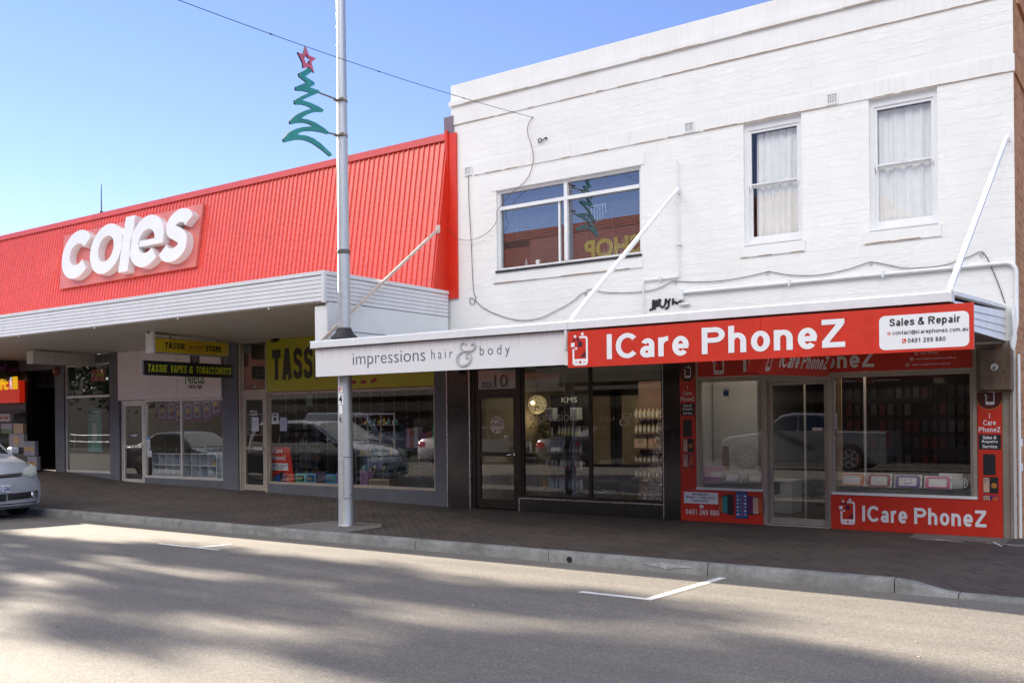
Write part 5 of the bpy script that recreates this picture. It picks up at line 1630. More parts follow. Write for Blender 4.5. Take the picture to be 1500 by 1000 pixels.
def letter(name, polys):
    mb = MB()
    for i, (p, h) in enumerate(polys): mb.plate(p, OL, XU, msl, 0.09, 0.27-0.003*i, 0, holes=h)
    mb.build('letter', LW, lg, smooth=35)
letter('c', [(stroke(ring_part(-1.84, zc, 0.66, rz, 0.345, 38, 322), 0.345), ())])
letter('o', [(circ(-0.60, zc, 0.655, 40, rz), [circ(-0.60, zc, 0.32, 32, 0.325)])])
letter('l', [([(0.06, 0.10), (0.43, 0.10), (0.43, 1.46), (0.06, 1.46)], ())])
letter('e', [(stroke(ring_part(1.02, zc, 0.64, rz, 0.335, 0, 318), 0.335), ()), ([(0.75, zc-0.115), (1.655, zc-0.115), (1.655, zc+0.03), (0.75, zc+0.03)], ())])
sp_ = spline([(2.52, 1.06), (2.40, 1.18), (2.13, 1.21), (1.90, 1.08), (1.92, 0.90), (2.14, 0.79), (2.36, 0.66), (2.36, 0.44), (2.12, 0.31), (1.84, 0.34), (1.70, 0.47)], 8)
letter('s', [(stroke(sp_, 0.315), ())])

# ---- acid yellow fascia of the discount store
YS = [LIME, TEXTK, M('dark red print', (0.30, 0.02, 0.02), 0.45), YELLOW, M('dark olive print', (0.03, 0.025, 0.012), 0.45)]
ty = sign('shop_sign', (-13.6, YF, 2.23), 'wide acid yellow sign above the discount store window, half hidden by salon board')
mb = MB(); mb.box(-15.90, -11.31, YF+0.005, YF+0.06, 2.232, 3.33)
mb.build('board', YS, ty)
mb = MB(); yq2 = YF+0.005
grot(mb, 'TASSIE', (-15.73, yq2, 2.475), XU, ZU, 1.72, 0.65, 4, 0.30, 0.05)
grot(mb, 'STORE', (-12.46, yq2, 2.49), XU, ZU, 1.02, 0.62, 4, 0.29, 0.05)
def dashed(mb, cx, cz, w, h, r, t, O, ux, uz, mi, n=14, gap=0.42, lift=0.003):
    base = rr(cx-w/2, cz-h/2, cx+w/2, cz+h/2, r, 5); base.append(base[0])
    seg = [math.dist(base[i], base[i+1]) for i in range(len(base)-1)]
    Lt = sum(seg); st = Lt/n
    def pt(s_):
        for i, q in enumerate(seg):
            if s_ <= q: f = s_/q; return (base[i][0]+(base[i+1][0]-base[i][0])*f, base[i][1]+(base[i+1][1]-base[i][1])*f)
            s_ -= q
        return base[-1]
    for k in range(n):
        mb.plate(stroke([pt(k*st+st*(1-gap)*j/4) for j in range(5)], t), O, ux, uz, lift-0.002, lift, mi)
dashed(mb, -13.2, 2.74, 1.1, 0.76, 0.25, 0.07, (0, yq2, 0), XU, ZU, 2, 12)
mb.text('DISCOUNT', (-13.60, yq2, 2.62), XU, ZU, 0.80, 0.22, 2, 0.03)
mb.build('lettering', YS, ty)
mb = MB(); mb.box(-15.66, -15.50, YF-0.05, YF, 3.31, 3.345); mb.box(-15.65, -15.51, YF-0.10, YF-0.052, 3.265, 3.325)
tag(mb.build('floodlight', BLACK), 'small black floodlight under the canopy above the acid yellow sign', 'floodlight')

# ---- signs hanging under the big canopy
def hanging(name, x, pxs, label, mats, depth=0.12, cat='sign'):
    """pxs: left-top, left-bottom, right-top, right-bottom image points of the visible face, in the plane x"""
    (y0, z1), (_, z0), (y1, z1b), (_, z0b) = (on_x(*p, x) for p in pxs)
    z0, z1 = (z0+z0b)/2, (z1+z1b)/2
    s = sign(name, (x-depth/2, (y0+y1)/2, z1), label, cat)
    return s, y0, y1, z0, z1
xh = -16.75
s, y0, y1, z0, z1 = hanging('hanging_sign', xh, ((227, 495.5), (227, 515), (335, 502), (335, 521)), 'amber yellow light box sign hanging under the big canopy, above the black sign', YS)
mb = MB(); mb.box(xh-0.2, xh, y0, y1, z0, z1)
mb.box(xh-0.21, xh+0.005, y0, y1, z0-0.02, z0-0.001, 1); mb.box(xh-0.21, xh+0.005, y0, y1, z1+0.001, z1+0.02, 1)
mb.box(xh-0.24, xh+0.01, y0-0.05, y0-0.002, z0-0.03, z1+0.20, 2)
mb.build('case', [YELLOW, M('flaking sign rim', (0.45, 0.40, 0.33), 0.7, var=0.4, scale=12), WHITE], s)
mb = MB(); L = y1-y0
ztx = z0+(z1-z0)*0.28; hh = (z1-z0)*0.46
grot(mb, 'TASSIE', (xh, y0+L*0.125, ztx), YU, ZU, L*0.265, hh, 1, 0.26, 0.07)
grot(mb, 'STORE', (xh, y0+L*0.67, ztx-0.01), YU, ZU, L*0.225, hh, 1, 0.26, 0.07)
mb.text('DISCOUNT', (xh, y0+L*0.435, ztx+0.01), YU, ZU, L*0.195, hh*0.72, 2, 0.02)
dashed(mb, y0+L*0.53, z0+(z1-z0)*0.51, L*0.235, (z1-z0)*0.66, 0.05, 0.016, (xh, 0, 0), YU, ZU, 2, 18)
mb.build('lettering', YS, s)
mb = MB(); mb.box(xh-0.13, xh-0.09, y0-0.1, y1+0.1, 3.385, 3.42)
for f in (0.24, 0.72, 0.88): mb.tube([(xh-0.11, y0+L*f, z1+0.02), (xh-0.11, y0+L*f, 3.44-0.115*f)], 0.010, 6); mb.tube([(xh-0.11, y0+L*f, z1+0.021), (xh-0.11, y0+L*f, z1+0.05)], [0.045, 0.012], 8)
mb.build('hanger', M('rusty hanger', (0.22, 0.15, 0.09), 0.7), s)
zyb = z0
s, y0, y1, z0, z1 = hanging('hanging_sign', xh, ((211, 527), (211, 548.6), (341, 534.5), (341, 554)), 'black board sign with italic yellow letters chained below the amber light box', YS)
mb = MB(); mb.box(xh-0.06, xh, y0, y1, z0, z1)
mb.build('board', TEXTK, s)
mb = MB(); L = y1-y0; VY = M('bright yellow lettering', (0.62, 0.66, 0.02), 0.45)
ztx = z0+(z1-z0)*0.24; hh = (z1-z0)*0.52
for t_, f0, f1 in (('TASSIE', 0.035, 0.24), ('VAPES', 0.275, 0.455), ('&', 0.48, 0.53), ('TOBACCONISTS', 0.56, 0.975)):
    grot(mb, t_, (xh, y0+L*f0, ztx), YU, ZU, L*(f1-f0), hh, 0, 0.23, 0.10, shear=0.16)
mb.build('lettering', VY, s)
mb = MB()
for f in (0.075, 0.92):
    n_ = 7
    for k in range(n_):
        za = z1+(zyb-z1)*k/n_; zb2 = z1+(zyb-z1)*(k+1)/n_; c_ = (za+zb2)/2; hh_ = (zb2-za)*0.62
        q = [(0.006*math.cos(rad(a)), hh_*math.sin(rad(a))) for a in range(0, 361, 45)]
        mb.tube([(xh-0.03+(p[0] if k % 2 else 0), y0+L*f+(0 if k % 2 else p[0]), c_+p[1]) for p in q], 0.0025, 4, caps=False)
mb.build('chain', GALV, s)
xw = -22.35
s, y0, y1, z0, z1 = hanging('hanging_sign', xw, ((49, 514.5), (49, 533), (156, 518.5), (156, 536)), 'blank white light box hanging under the big canopy', YS)
mb = MB(); mb.bbox(xw-0.28, xw, y0, y1, z0, z1, 0.01); mb.box(xw-0.285, xw+0.004, y0-0.012, y0-0.001, z0, z1)
mb.build('case', M('blank sign acrylic', (0.60, 0.57, 0.53), 0.4, var=0.04, dirt=((0.30, 0.2, 0.12), 0.4)), s)
mb = MB(); L = y1-y0
for f in (0.18, 0.42, 0.8): mb.tube([(xw-0.14, y0+L*f, z1), (xw-0.14, y0+L*f, 3.43)], 0.012, 6)
mb.build('hanger', M('rusty rod', (0.22, 0.15, 0.09), 0.7), s)
xo = -26.0
s, y0, y1, z0, z1 = hanging('hanging_sign', xo, ((-60, 523), (-60, 553), (39, 530), (39, 556)), 'black hanging board with purple handwriting at the far left edge', YS)
mb = MB(); mb.box(xo-0.08, xo, y0, y1, z0, z1)
mb.build('board', TEXTK, s)
mb = MB()
yt0 = on_x(0, 545, xo)[0]; yt1 = on_x(29, 545, xo)[0]
mb.text('of us.', (xo, yt0-0.08, z0+(z1-z0)*0.42), YU, ZU, yt1-yt0+0.08, (z1-z0)*0.36, 0, -0.01, shear=0.25)
mb.build('lettering', M('purple lettering', (0.30, 0.05, 0.28), 0.5), s)
mb = MB()
for f in (0.55, 0.78, 0.96): mb.tube([(xo-0.04, y0+(y1-y0)*f, z1), (xo-0.04, y0+(y1-y0)*f, 3.40)], 0.014, 6)
mb.build('hanger', M('brown rod', (0.2, 0.15, 0.1), 0.7), s)
# lit red and yellow box below it
x1g, z1g = at(28, 557, YF-0.2); x0g, z0g = at(-40, 589, YF-0.2)
z0g = at(30, 589, YF-0.2)[1]
s = sign('light_box', (x1g-1, YF-0.1, z0g), 'glowing red light box with yellow letters at the far left edge')
mb = MB(); mb.box(x0g, x1g, YF-0.2, YF-0.05, z0g, z1g)
mb.build('case', emit('lit red acrylic', '#e02c10', 0.085), s)
mb = MB()
GY = emit('lit yellow acrylic', '#ffc400', 0.15)
xe = at(14, 570, YF-0.2)[0]
mb.text('gift', (xe-1.05, YF-0.2, z0g+0.26), XU, ZU, 1.0, 0.42, 0, 0.04)
xq = at(18.5, 570, YF-0.2)[0]; xq2 = at(26, 570, YF-0.2)[0]
mb.plate([(xq, z0g+0.36), (xq2, z0g+0.36), (xq2, z0g+0.70), (xq, z0g+0.70)], (0, YF-0.2, 0), XU, ZU, 0, 0.004, 0)
xr = at(14.8, 570, YF-0.2)[0]
mb.text('CARDS', (xq-0.03, YF-0.2, z0g+0.37), ZU, (-1,0,0), 0.32, 0.12, 1, 0.02)
mb.build('lettering', [GY, emit('lit white', '#ffffff', 0.22)], s)
# small supermarket sign at the back of the entrance
yc = 15.0
xs0, zs1 = at(53, 542, yc); xs1 = at(96, 540, yc)[0]; zs0 = at(53, 568, yc)[1]
s = sign('logo_sign', ((xs0+xs1)/2, yc, zs0), 'small white sign with a grey disc and red lettering deep in the entrance')
mb = MB(); mb.box(xs0, xs1, yc, yc+0.06, zs0, zs1)
mb.build('board', M('white entrance sign', (0.62, 0.60, 0.58), 0.5), s)
mb = MB(); hh = zs1-zs0; w = xs1-xs0
mb.plate(circ(xs0+w*0.105, zs0+hh*0.5, hh*0.23, 24), (0, yc, 0), XU, ZU, 0, 0.003, 0)
mb.plate(stroke([(xs0+w*0.105, zs0+hh*0.62), (xs0+w*0.105, zs0+hh*0.38)], hh*0.07), (0, yc, 0), XU, ZU, 0.003, 0.005, 2)
mb.plate(stroke([(xs0+w*0.105-hh*0.1, zs0+hh*0.48), (xs0+w*0.105, zs0+hh*0.36), (xs0+w*0.105+hh*0.1, zs0+hh*0.48)], hh*0.06), (0, yc, 0), XU, ZU, 0.003, 0.006, 2)
mb.box(xs0+w*0.24, xs1-w*0.05, yc-0.003, yc-0.001, zs0+hh*0.24, zs0+hh*0.76, 1)
grot(mb, 'coles', (xs0+w*0.28, yc-0.003, zs0+hh*0.29), XU, ZU, w*0.62, hh*0.43, 2, 0.19)
mb.build('lettering', [M('grey disc', (0.10, 0.10, 0.11), 0.5), M('brick red print', (0.42, 0.05, 0.04), 0.5), WHITEV], s)
# herb shop lettering on the pink grey board
mb = MB()
hb_ = sign('shop_sign', (-18.5, YF-0.03, 2.3), 'green and purple herb shop lettering with a dark emblem on the pale board')
x0, z0 = at(273, 563, YF); x1, z1 = at(301, 551, YF)
mb.text('Nieta', (x0, YF-0.031, z0), XU, ZU, x1-x0, 0.33, 0, 0.01)
x0, z0 = at(278, 571, YF); x1 = at(298, 569, YF)[0]
mb.text('Herb Age', (x0, YF-0.031, z0), XU, ZU, x1-x0, 0.13, 1, 0.02, shear=0.1)
x0, z1 = at(280, 518, YF); x1, z0 = at(294, 533, YF)
mb.plate(rr(x0, z0, x1, z1, 0.03), (0, YF-0.031, 0), XU, ZU, 0, 0.004, 2)
cxm, czm = (x0+x1)/2, (z0+z1)/2
mb.plate(stroke([(cxm, z0+0.04), (cxm, z1-0.05)], 0.02), (0, YF-0.031, 0), XU, ZU, 0.004, 0.006, 3)
for k in range(3):
    for sg in (-1, 1): mb.plate(stroke([(cxm, z0+0.07+0.07*k), (cxm+sg*0.10, z0+0.14+0.07*k)], 0.016), (0, YF-0.031, 0), XU, ZU, 0.004, 0.0065, 3)
mb.build('lettering', [M('leaf green print', (0.06, 0.22, 0.06), 0.5), M('purple print', (0.10, 0.02, 0.14), 0.5), M('emblem black', (0.03, 0.028, 0.026), 0.6), M('emblem grey', (0.16, 0.16, 0.15), 0.6)], hb_)
# numbers and notices on glass
yn = YF+0.058
def notice(name, poly_px, y, label, face, prints, cat='notice'):
    """paper fixed just in front of the glass; prints: (text, fx, fz, fw, fh, mat)"""
    x0, x1, z0, z1 = rect(*poly_px, y)
    mb = MB(); mb.box(x0, x1, y, y+0.002, z0, z1)
    ms = [face]
    for t_, fx, fz, fw, fh, m in prints:
        if m not in ms: ms.append(m)
        if t_ is None: mb.plate([(x0+(x1-x0)*fx, z0+(z1-z0)*fz), (x0+(x1-x0)*(fx+fw), z0+(z1-z0)*fz), (x0+(x1-x0)*(fx+fw), z0+(z1-z0)*(fz+fh)), (x0+(x1-x0)*fx, z0+(z1-z0)*(fz+fh))], (0, y, 0), XU, ZU, 0, 0.0015, ms.index(m))
        else: mb.text(t_, (x0+(x1-x0)*fx, y, z0+(z1-z0)*fz), XU, ZU, (x1-x0)*fw, (z1-z0)*fh, ms.index(m), 0.02, lift=0.001)
    return tag(mb.build(name, ms), label, cat)
GREYT = M('grey print', (0.25, 0.25, 0.26), 0.6)
PAPER = M('white paper', (0.62, 0.63, 0.66), 0.8)
lines = [(None, 0.12, 0.12+0.1*k, 0.76-0.1*(k % 3), 0.03, GREYT) for k in range(7)]
notice('notice', (369, 611, 379, 631), yn, 'white paper notice on the discount store door', PAPER, lines)
notice('notice', (398, 605, 408, 619), yn, 'white notice with a dark figure on the discount store window', PAPER, [(None, 0.3, 0.2, 0.4, 0.4, TEXTK), (None, 0.15, 0.75, 0.7, 0.12, TEXTK)])
notice('notice', (410, 611, 420, 631), yn, 'lilac paper notice on the discount store window', M('lilac paper', (0.45, 0.45, 0.58), 0.8), lines)
notice('notice', (213, 640, 220, 658), yn, 'tall blue and white card on the herb shop window', PAPER, [(None, 0, 0.8, 1, 0.2, M('sky blue print', (0.15, 0.35, 0.6), 0.6))]+lines[:5])
notice('notice', (212, 659, 222, 669), yn, 'lilac grey card on the herb shop window, below the blue one', PAPER, lines[:5])
mb = MB(); yg = YF+0.068
x0, z0 = at(366, 609, yg); x1, z1 = at(377, 602, yg)
mb.text('TDS', (x0, yg, z0), XU, ZU, x1-x0, 0.12, 0, 0.04)
xa, xb, za, zb2 = rect(363, 606, 383, 637, yg)
mb.plate([(xa,za),(xb,za),(xb,zb2),(xa,zb2)], (0,yg,0), XU, ZU, 0, 0.001, 0, holes=[[(xa+0.008,za+0.008),(xb-0.008,za+0.008),(xb-0.008,zb2-0.008),(xa+0.008,zb2-0.008)]])
for k in range(6):
    mb.plate([(xa+0.05, za+0.12+0.06*k), (xb-0.07-0.02*(k%3), za+0.12+0.06*k), (xb-0.07-0.02*(k%3), za+0.135+0.06*k), (xa+0.05, za+0.135+0.06*k)], (0,yg,0), XU, ZU, 0, 0.001, 0)
x0, z0 = at(371, 573, YF+0.07)
mb.text('66', (x0, YF+0.07, 2.315), XU, ZU, 0.10, 0.09, 0, 0.02)
tag(mb.build('window_decal', M('white vinyl decal', (0.5, 0.5, 0.5), 0.6)), 'white opening hours decal on the discount store door', 'decal')
mb = MB()
x0, z0 = at(191, 641, yg); x1 = at(200, 641, yg)[0]
mb.plate([(x0, z0), (x1+0.06, z0), (x1+0.06, z0+0.12), (x0, z0+0.12)], (0,yg,0), XU, ZU, 0, 0.002, 1); mb.text('CLOSED', (x0+0.015, yg, z0+0.03), XU, ZU, x1-x0+0.03, 0.06, 0, 0.02, lift=0.003)
tag(mb.build('closed_sign', [WHITEV, TEXTK]), 'small black closed sign on the herb shop door', 'sign')
# salon glass: number, names, ampersand, round notice
mb = MB(); yg2 = YF+0.06
x0 = at(706, 566, yg2)[0]; x1 = at(743, 560, yg2)[0]; zz1 = at(722, 568, yg2)[1]
mb.text('no.', (x0, yg2, zz1), XU, ZU, (x1-x0)*0.44, 0.11, 0, -0.012); mb.text('10', (x0+(x1-x0)*0.5, yg2, zz1+0.015), XU, ZU, (x1-x0)*0.5, 0.21, 0, -0.02)
tag(mb.build('window_decal', TEXTK), 'thin dark number ten lettering on the pale light over the salon door', 'decal')
mb = MB(); mb.box(-10.355, -9.50, YF+0.0785, YF+0.082, 2.13, 2.475)
tag(mb.build('transom_backing', M('frosted white backing', (0.42, 0.38, 0.35), 0.6)), 'pale frosted backing behind the number ten over the salon door', 'panel')
mb = MB()
x0, z0 = at(776, 616, yg2); x1 = at(847, 617, yg2)[0]
mb.text('impressions', (x0, yg2, z0-0.07), XU, ZU, x1-x0, 0.22, 0, -0.015)
x0, z0 = at(880, 617, yg2); x1 = at(901, 617, yg2)[0]
mb.text('hair', (x0, yg2, z0), XU, ZU, x1-x0, 0.10, 0, -0.012, spacing=1.5)
x0, z0 = at(930, 617, yg2); x1 = at(959, 617, yg2)[0]
mb.text('body', (x0, yg2, z0-0.03), XU, ZU, x1-x0, 0.13, 0, -0.012, spacing=1.5)
ampersand(mb, (at(907, 624, yg2)[0], yg2, at(907, 624, yg2)[1]), 0.23, 0, 0.002)
tag(mb.build('window_decal', M('etched grey vinyl', (0.62, 0.61, 0.57), 0.6)), 'etched grey salon lettering with an ampersand across the salon windows', 'decal')
mb = MB()
cx_, cz_ = at(728, 622, yg2)
mb.plate(circ(cx_, cz_, 0.155, 36), (0, yg2+0.004, 0), XU, ZU, 0, 0.003, 0)
mb.text('CLOSED', (cx_-0.10, yg2+0.001, cz_-0.02), XU, ZU, 0.20, 0.05, 2, 0.02, lift=0.001)
random.seed(3)
for k in range(16):
    a = k*0.393+random.uniform(-.1,.1); r_ = 0.118+random.uniform(-.02,.02)
    mb.plate(circ(cx_+r_*math.cos(a), cz_+r_*math.sin(a), 0.010+0.006*(k % 3), 7), (0, yg2+0.001, 0), XU, ZU, 0, 0.001, 2 if k % 2 else 3)
tag(mb.build('closed_notice', [M('cream pink disc', (0.78, 0.66, 0.57), 0.6), WHITEV, M('dried petal', (0.25, 0.12, 0.08), 0.7), M('pale petal', (0.36, 0.26, 0.18), 0.7)]), 'round cream closed notice speckled with petals on the salon door', 'notice')
# small bits at the phone shop glass
yg3 = YF+0.045
notice('opening_hours', (1219.5, 605, 1226, 628), yg3, 'narrow white card on the left edge of the right phone shop window', PAPER, [(None, 0.3, 0.1+0.08*k, 0.4, 0.04, TEXTK) for k in range(9)])
notice('sticker', (1059, 569, 1068, 581), yg3, 'small blue and white sticker high on the left phone shop window', PAPER, [(None, 0.1, 0.15, 0.8, 0.6, M('dark blue print', (0.03, 0.05, 0.2), 0.6))])
mb = MB(); cx_, cz_ = at(1222.5, 635, yg3); mb.plate(circ(cx_, cz_, 0.032, 20), (0, yg3, 0), XU, ZU, 0, 0.002, 0); mb.plate([(cx_-0.03, cz_-0.006), (cx_+0.03, cz_-0.006), (cx_+0.03, cz_+0.01), (cx_-0.03, cz_+0.01)], (0, yg3, 0), XU, ZU, 0.002, 0.003, 1)
tag(mb.build('sticker', [M('mid blue print', (0.05, 0.12, 0.35), 0.5), M('red band print', (0.5, 0.08, 0.05), 0.5)]), 'round blue sticker below the narrow white card on the phone shop window', 'sticker')
mb = MB(); cx_, cz_ = at(1413, 707, yg3); mb.plate(circ(cx_, cz_, 0.035, 24, 0.062), (0, yg3, 0), XU, ZU, 0, 0.002, 0, holes=[circ(cx_, cz_, 0.029, 24, 0.056)]); mb.box(cx_-0.004, cx_+0.004, yg3-0.002, yg3, cz_-0.03, cz_+0.03)
tag(mb.build('oval_decal', WHITEV), 'small white oval decal low on the right phone shop window', 'decal')
x0, z0 = at(1203, 625, yg3)
mb = MB(); mb.box(-4.30, -4.16, YF-0.02, YF+0.045, at(1205, 628, YF)[1]-0.02, at(1205, 628, YF)[1]+0.02)
tag(mb.build('door_pull', ALUW), 'short silver pull on the phone shop door', 'handle')
# salon tile pier light
x0, z0 = at(669, 543, YF-0.1)
mb = MB(); mb.bbox(x0-0.04, x0+0.05, YF-0.12, YF-0.014, z0-0.02, z0+0.16, 0.01); mb.box(x0-0.045, x0+0.055, YF-0.125, YF-0.013, z0-0.055, z0-0.021, 1)
tag(mb.build('wall_light', [M('brass wall light', (0.30, 0.22, 0.12), 0.4, 0.5), M('blue grey lens', (0.05, 0.09, 0.14), 0.3)]), 'small brass wall light on the dark tile pier under the salon board', 'wall light')
# ================================================================ street furniture
PX, PY = -10.42, 10.5
lampost = thing('street_lamp', (PX, PY, 0.0), 'tall tapered galvanised street pole standing at the kerb and rising through the awning', 'street lamp')
mb = MB()
mb.lathe((PX, PY, 0), [(0.128, 0.0), (0.118, 0.03), (0.116, 0.5), (0.113, 1.2), (0.106, 2.2), (0.096, 3.0), (0.092, 4.15)], 28)
mb.lathe((PX, PY, 0), [(0.0885, 4.151), (0.083, 5.5), (0.074, 6.8), (0.062, 9.2), (0.058, 9.6)], 28)
mb.build('pole', GALV, lampost, smooth=40)
mb = MB(); mb.lathe((PX, PY, 0), [(0.094, 4.13), (0.099, 4.14), (0.099, 4.19), (0.090, 4.20)], 28); mb.lathe((PX, PY, 0), [(0.108, 2.98), (0.108, 3.005), (0.098, 3.015)], 28)
mb.build('band', M('dark band', (0.14, 0.13, 0.12), 0.6, 0.4), lampost, smooth=40)
mb = MB(); mb.lathe((PX, PY, 0), [(0.21, 2.845), (0.20, 2.87), (0.125, 2.945), (0.118, 2.99), (0.105, 2.992)], 28)
mb.build('collar', M('black rubber collar', (0.02, 0.02, 0.02), 0.6), lampost, smooth=40)
ca = math.atan2(-PY, -PX)                      # side that faces the road
mb = MB()
def cyl_patch(mb, r0, r1, a0, a1, z0, z1, n=8, mi=0):
    vs_ = []
    for k in range(n+1):
        a = a0+(a1-a0)*k/n
        for r, z in ((r0, z0), (r1, z1)): vs_.append((PX+r*math.cos(a), PY+r*math.sin(a), z))
    mb.add(vs_, [(2*k, 2*k+2, 2*k+3, 2*k+1) for k in range(n)], mi)
c0 = rad(-24)
cyl_patch(mb, 0.1195, 0.1185, c0-0.62, c0+0.62, 0.42, 1.04)
for z in (0.415, 1.04): cyl_patch(mb, 0.1205, 0.1205, c0-0.66, c0+0.66, z, z+0.01, mi=1)
for a in (c0-0.66, c0+0.62): cyl_patch(mb, 0.1205, 0.1205, a, a+0.04, 0.42, 1.04, 2, 1)
mb.tube([(PX+0.119*math.cos(c0+0.3), PY+0.119*math.sin(c0+0.3), 0.48), (PX+0.13*math.cos(c0+0.3), PY+0.13*math.sin(c0+0.3), 0.48)], 0.012, 8, 1)
mb.build('access_hatch', [GALV, M('hatch seam', (0.10, 0.10, 0.10), 0.7)], lampost)
mb = MB()
aL = rad(-82)
def dec(t_, z, h, aw, bg, fg):
    cyl_patch(mb, 0.1125, 0.1125, aL-aw, aL+aw, z, z+h, 6, bg)
    n_ = Vector((math.cos(aL), math.sin(aL), 0)); ux = Vector((-math.sin(aL), math.cos(aL), 0))
    if t_: mb.text(t_, Vector((PX, PY, z+h*0.15))+n_*0.1115-ux*(aw*0.07), ux, ZU, aw*0.14, h*0.7, fg, 0.02, lift=0.002)
dec('P', 2.02, 0.10, 0.32, 0, 1); dec('4', 1.84, 0.17, 0.42, 0, 2); dec('', 1.70, 0.13, 0.28, 0, 1); dec('R', 1.55, 0.12, 0.30, 3, 2)
mb.build('number_label', [WHITEV, M('red label print', (0.5, 0.05, 0.05), 0.5), TEXTK, M('weathered label', (0.42, 0.43, 0.44), 0.6)], lampost)
mb = MB(); mb.tube([(PX, PY, 9.55), (PX, PY-0.15, 9.85), (PX, PY-0.8, 10.1), (PX, PY-1.8, 10.2)], [0.045, 0.042, 0.036, 0.03], 12)
mb.build('lamp_arm', GALV, lampost, smooth=50)
mb = MB(); mb.lathe((PX, PY-2.1, 10.12), [(0.05, 0.14), (0.14, 0.12), (0.17, 0.04), (0.16, 0.0)], 18)
mb.build('lamp_head', M('grey lamp head', (0.35, 0.36, 0.37), 0.4), lampost, smooth=50)

# flat christmas tree ornament on two arms
orn = thing('christmas_ornament', (PX, 9.9, 5.5), 'flat teal zigzag christmas tree with a pink star mounted on the street pole', 'ornament')
def opt(p):
    y, z = on_x(400+p[0]/4.545, 40+p[1]/4.545, PX)
    return (y, z)
right = [(222,258),(253,284),(251,300),(206,331),(262,366),(269,378),(264,389),(236,403),(296,424),(299,432),(294,441),(240,463),(186,488),(240,505),(290,528),(325,549),(328,560),(318,567),(285,566),(250,572),(212,588),(180,608),(228,618),(280,640),(330,672),(365,702),(364,711),(355,714),(312,702),(262,694),(215,694),(178,701),(152,716),(215,724),(262,742),(310,776),(382,845),(381,856),(370,862),(328,826),(286,795),(250,772),(212,757),(180,751),(146,752),(70,769),(61,762),(60,744)]
left = [(98,702),(140,680),(185,668),(225,664),(262,661),(228,645),(192,638),(150,641),(110,649),(103,641),(104,625),(130,598),(165,575),(205,557),(255,543),(215,525),(185,518),(142,517),(134,507),(135,489),(180,462),(236,437),(195,428),(148,425),(140,415),(143,398),(178,384),(214,370),(190,350),(165,330),(163,309),(200,290),(226,272),(214,262)]
poly = [opt(p) for p in right+left]
ar = sum(poly[i][0]*poly[(i+1) % len(poly)][1]-poly[(i+1) % len(poly)][0]*poly[i][1] for i in range(len(poly)))
if ar < 0: poly = poly[::-1]
TEAL = M('teal painted board', (0.03, 0.29, 0.27), 0.4, var=0.15)
EDGEK = M('dark board edge', (0.03, 0.035, 0.035), 0.7)
def cut(name, poly, m, holes=()):
    mb = MB(); mb.plate(poly, (PX, 0, 0), YU, ZU, 0.0, 0.03, 0, holes=holes)
    o = mb.build(name, [m, EDGEK], orn)
    for p in o.data.polygons:
        if abs(p.normal.x) < 0.5: p.material_index = 1
    return o
cut('tree_cutout', poly, TEAL)
cy, cz = opt((213, 218))
tips = [opt(p) for p in ((205,132),(275,213),(262,308),(190,278),(152,170))]
inn = [opt(p) for p in ((228,192),(244,238),(226,268),(186,240),(188,188))]
star = [q for ab in zip(tips, inn) for q in ab][::-1]
hole = [(cy+(p[0]-cy)*0.42, cz+(p[1]-cz)*0.42) for p in star]
mb = MB(); N = len(star)
for i in range(N):
    j = (i+1) % N
    a, b, c, d = star[i], star[j], hole[j], hole[i]
    for x0, fl in ((PX+0.04, 1), (PX+0.01, -1)):
        q = [(x0, p[0], p[1]) for p in (a, b, c, d)]
        mb.add(q[::fl], [(0,1,2,3)], 0)
    mb.quad((PX+0.04, a[0], a[1]), (PX+0.01, a[0], a[1]), (PX+0.01, b[0], b[1]), (PX+0.04, b[0], b[1]), 1)
    mb.quad((PX+0.04, d[0], d[1]), (PX+0.04, c[0], c[1]), (PX+0.01, c[0], c[1]), (PX+0.01, d[0], d[1]), 1)
mb.build('star', [M('pink star board', (0.62, 0.13, 0.20), 0.45), EDGEK], orn)
for pz, p0 in ((147.5, (298, 432)), (198.5, (362, 706))):
    y0, z0 = opt(p0)
    z1 = on_x(498, pz, PX)[1]
    mb = MB()
    mb.tube([(PX-0.005, y0-0.1, z0+0.0), (PX-0.005, PY-0.06, z1)], 0.014, 8)
    mb.tube([(PX-0.005, PY-0.16, z1-0.02), (PX-0.005, PY-0.06, z1-0.02)], 0.016, 8)
    mb.lathe((PX, PY, z1-0.02), [(0.082, 0.0), (0.086, 0.0), (0.086, 0.035), (0.082, 0.035)], 20)
    mb.box(PX+0.03, PX+0.11, PY-0.10, PY-0.078, z1-0.01, z1+0.02)
    mb.build('bracket', M('rusty bracket', (0.25, 0.20, 0.15), 0.6, 0.5), orn)
# ================================================================ vehicles
RUBBER = M('tyre rubber', (0.018, 0.018, 0.018), 0.85)
RIM = M('alloy wheel', (0.45, 0.46, 0.47), 0.3, 0.8)
CARGLASS = M('tinted car glass', (0.012, 0.016, 0.018), 0.04, spec=0.8)
HEADL = M('headlamp lens', (0.50, 0.54, 0.48), 0.08, spec=0.8, var=0.2, scale=20)
TAILL = M('tail lamp lens', (0.40, 0.012, 0.01), 0.15)
CHROME = M('chrome trim', (0.75, 0.76, 0.78), 0.1, 1.0, var=0.02)
TRIM = M('black car trim', (0.02, 0.02, 0.022), 0.5)
PLATE = M('number plate', (0.72, 0.73, 0.74), 0.4, var=0.02)
BLUEP = M('plate blue', (0.02, 0.05, 0.30), 0.4)
def paint(name, c, metal=0.5, rough=0.28):
    return M(name, c, rough, metal, var=0.03, coat=0.8)

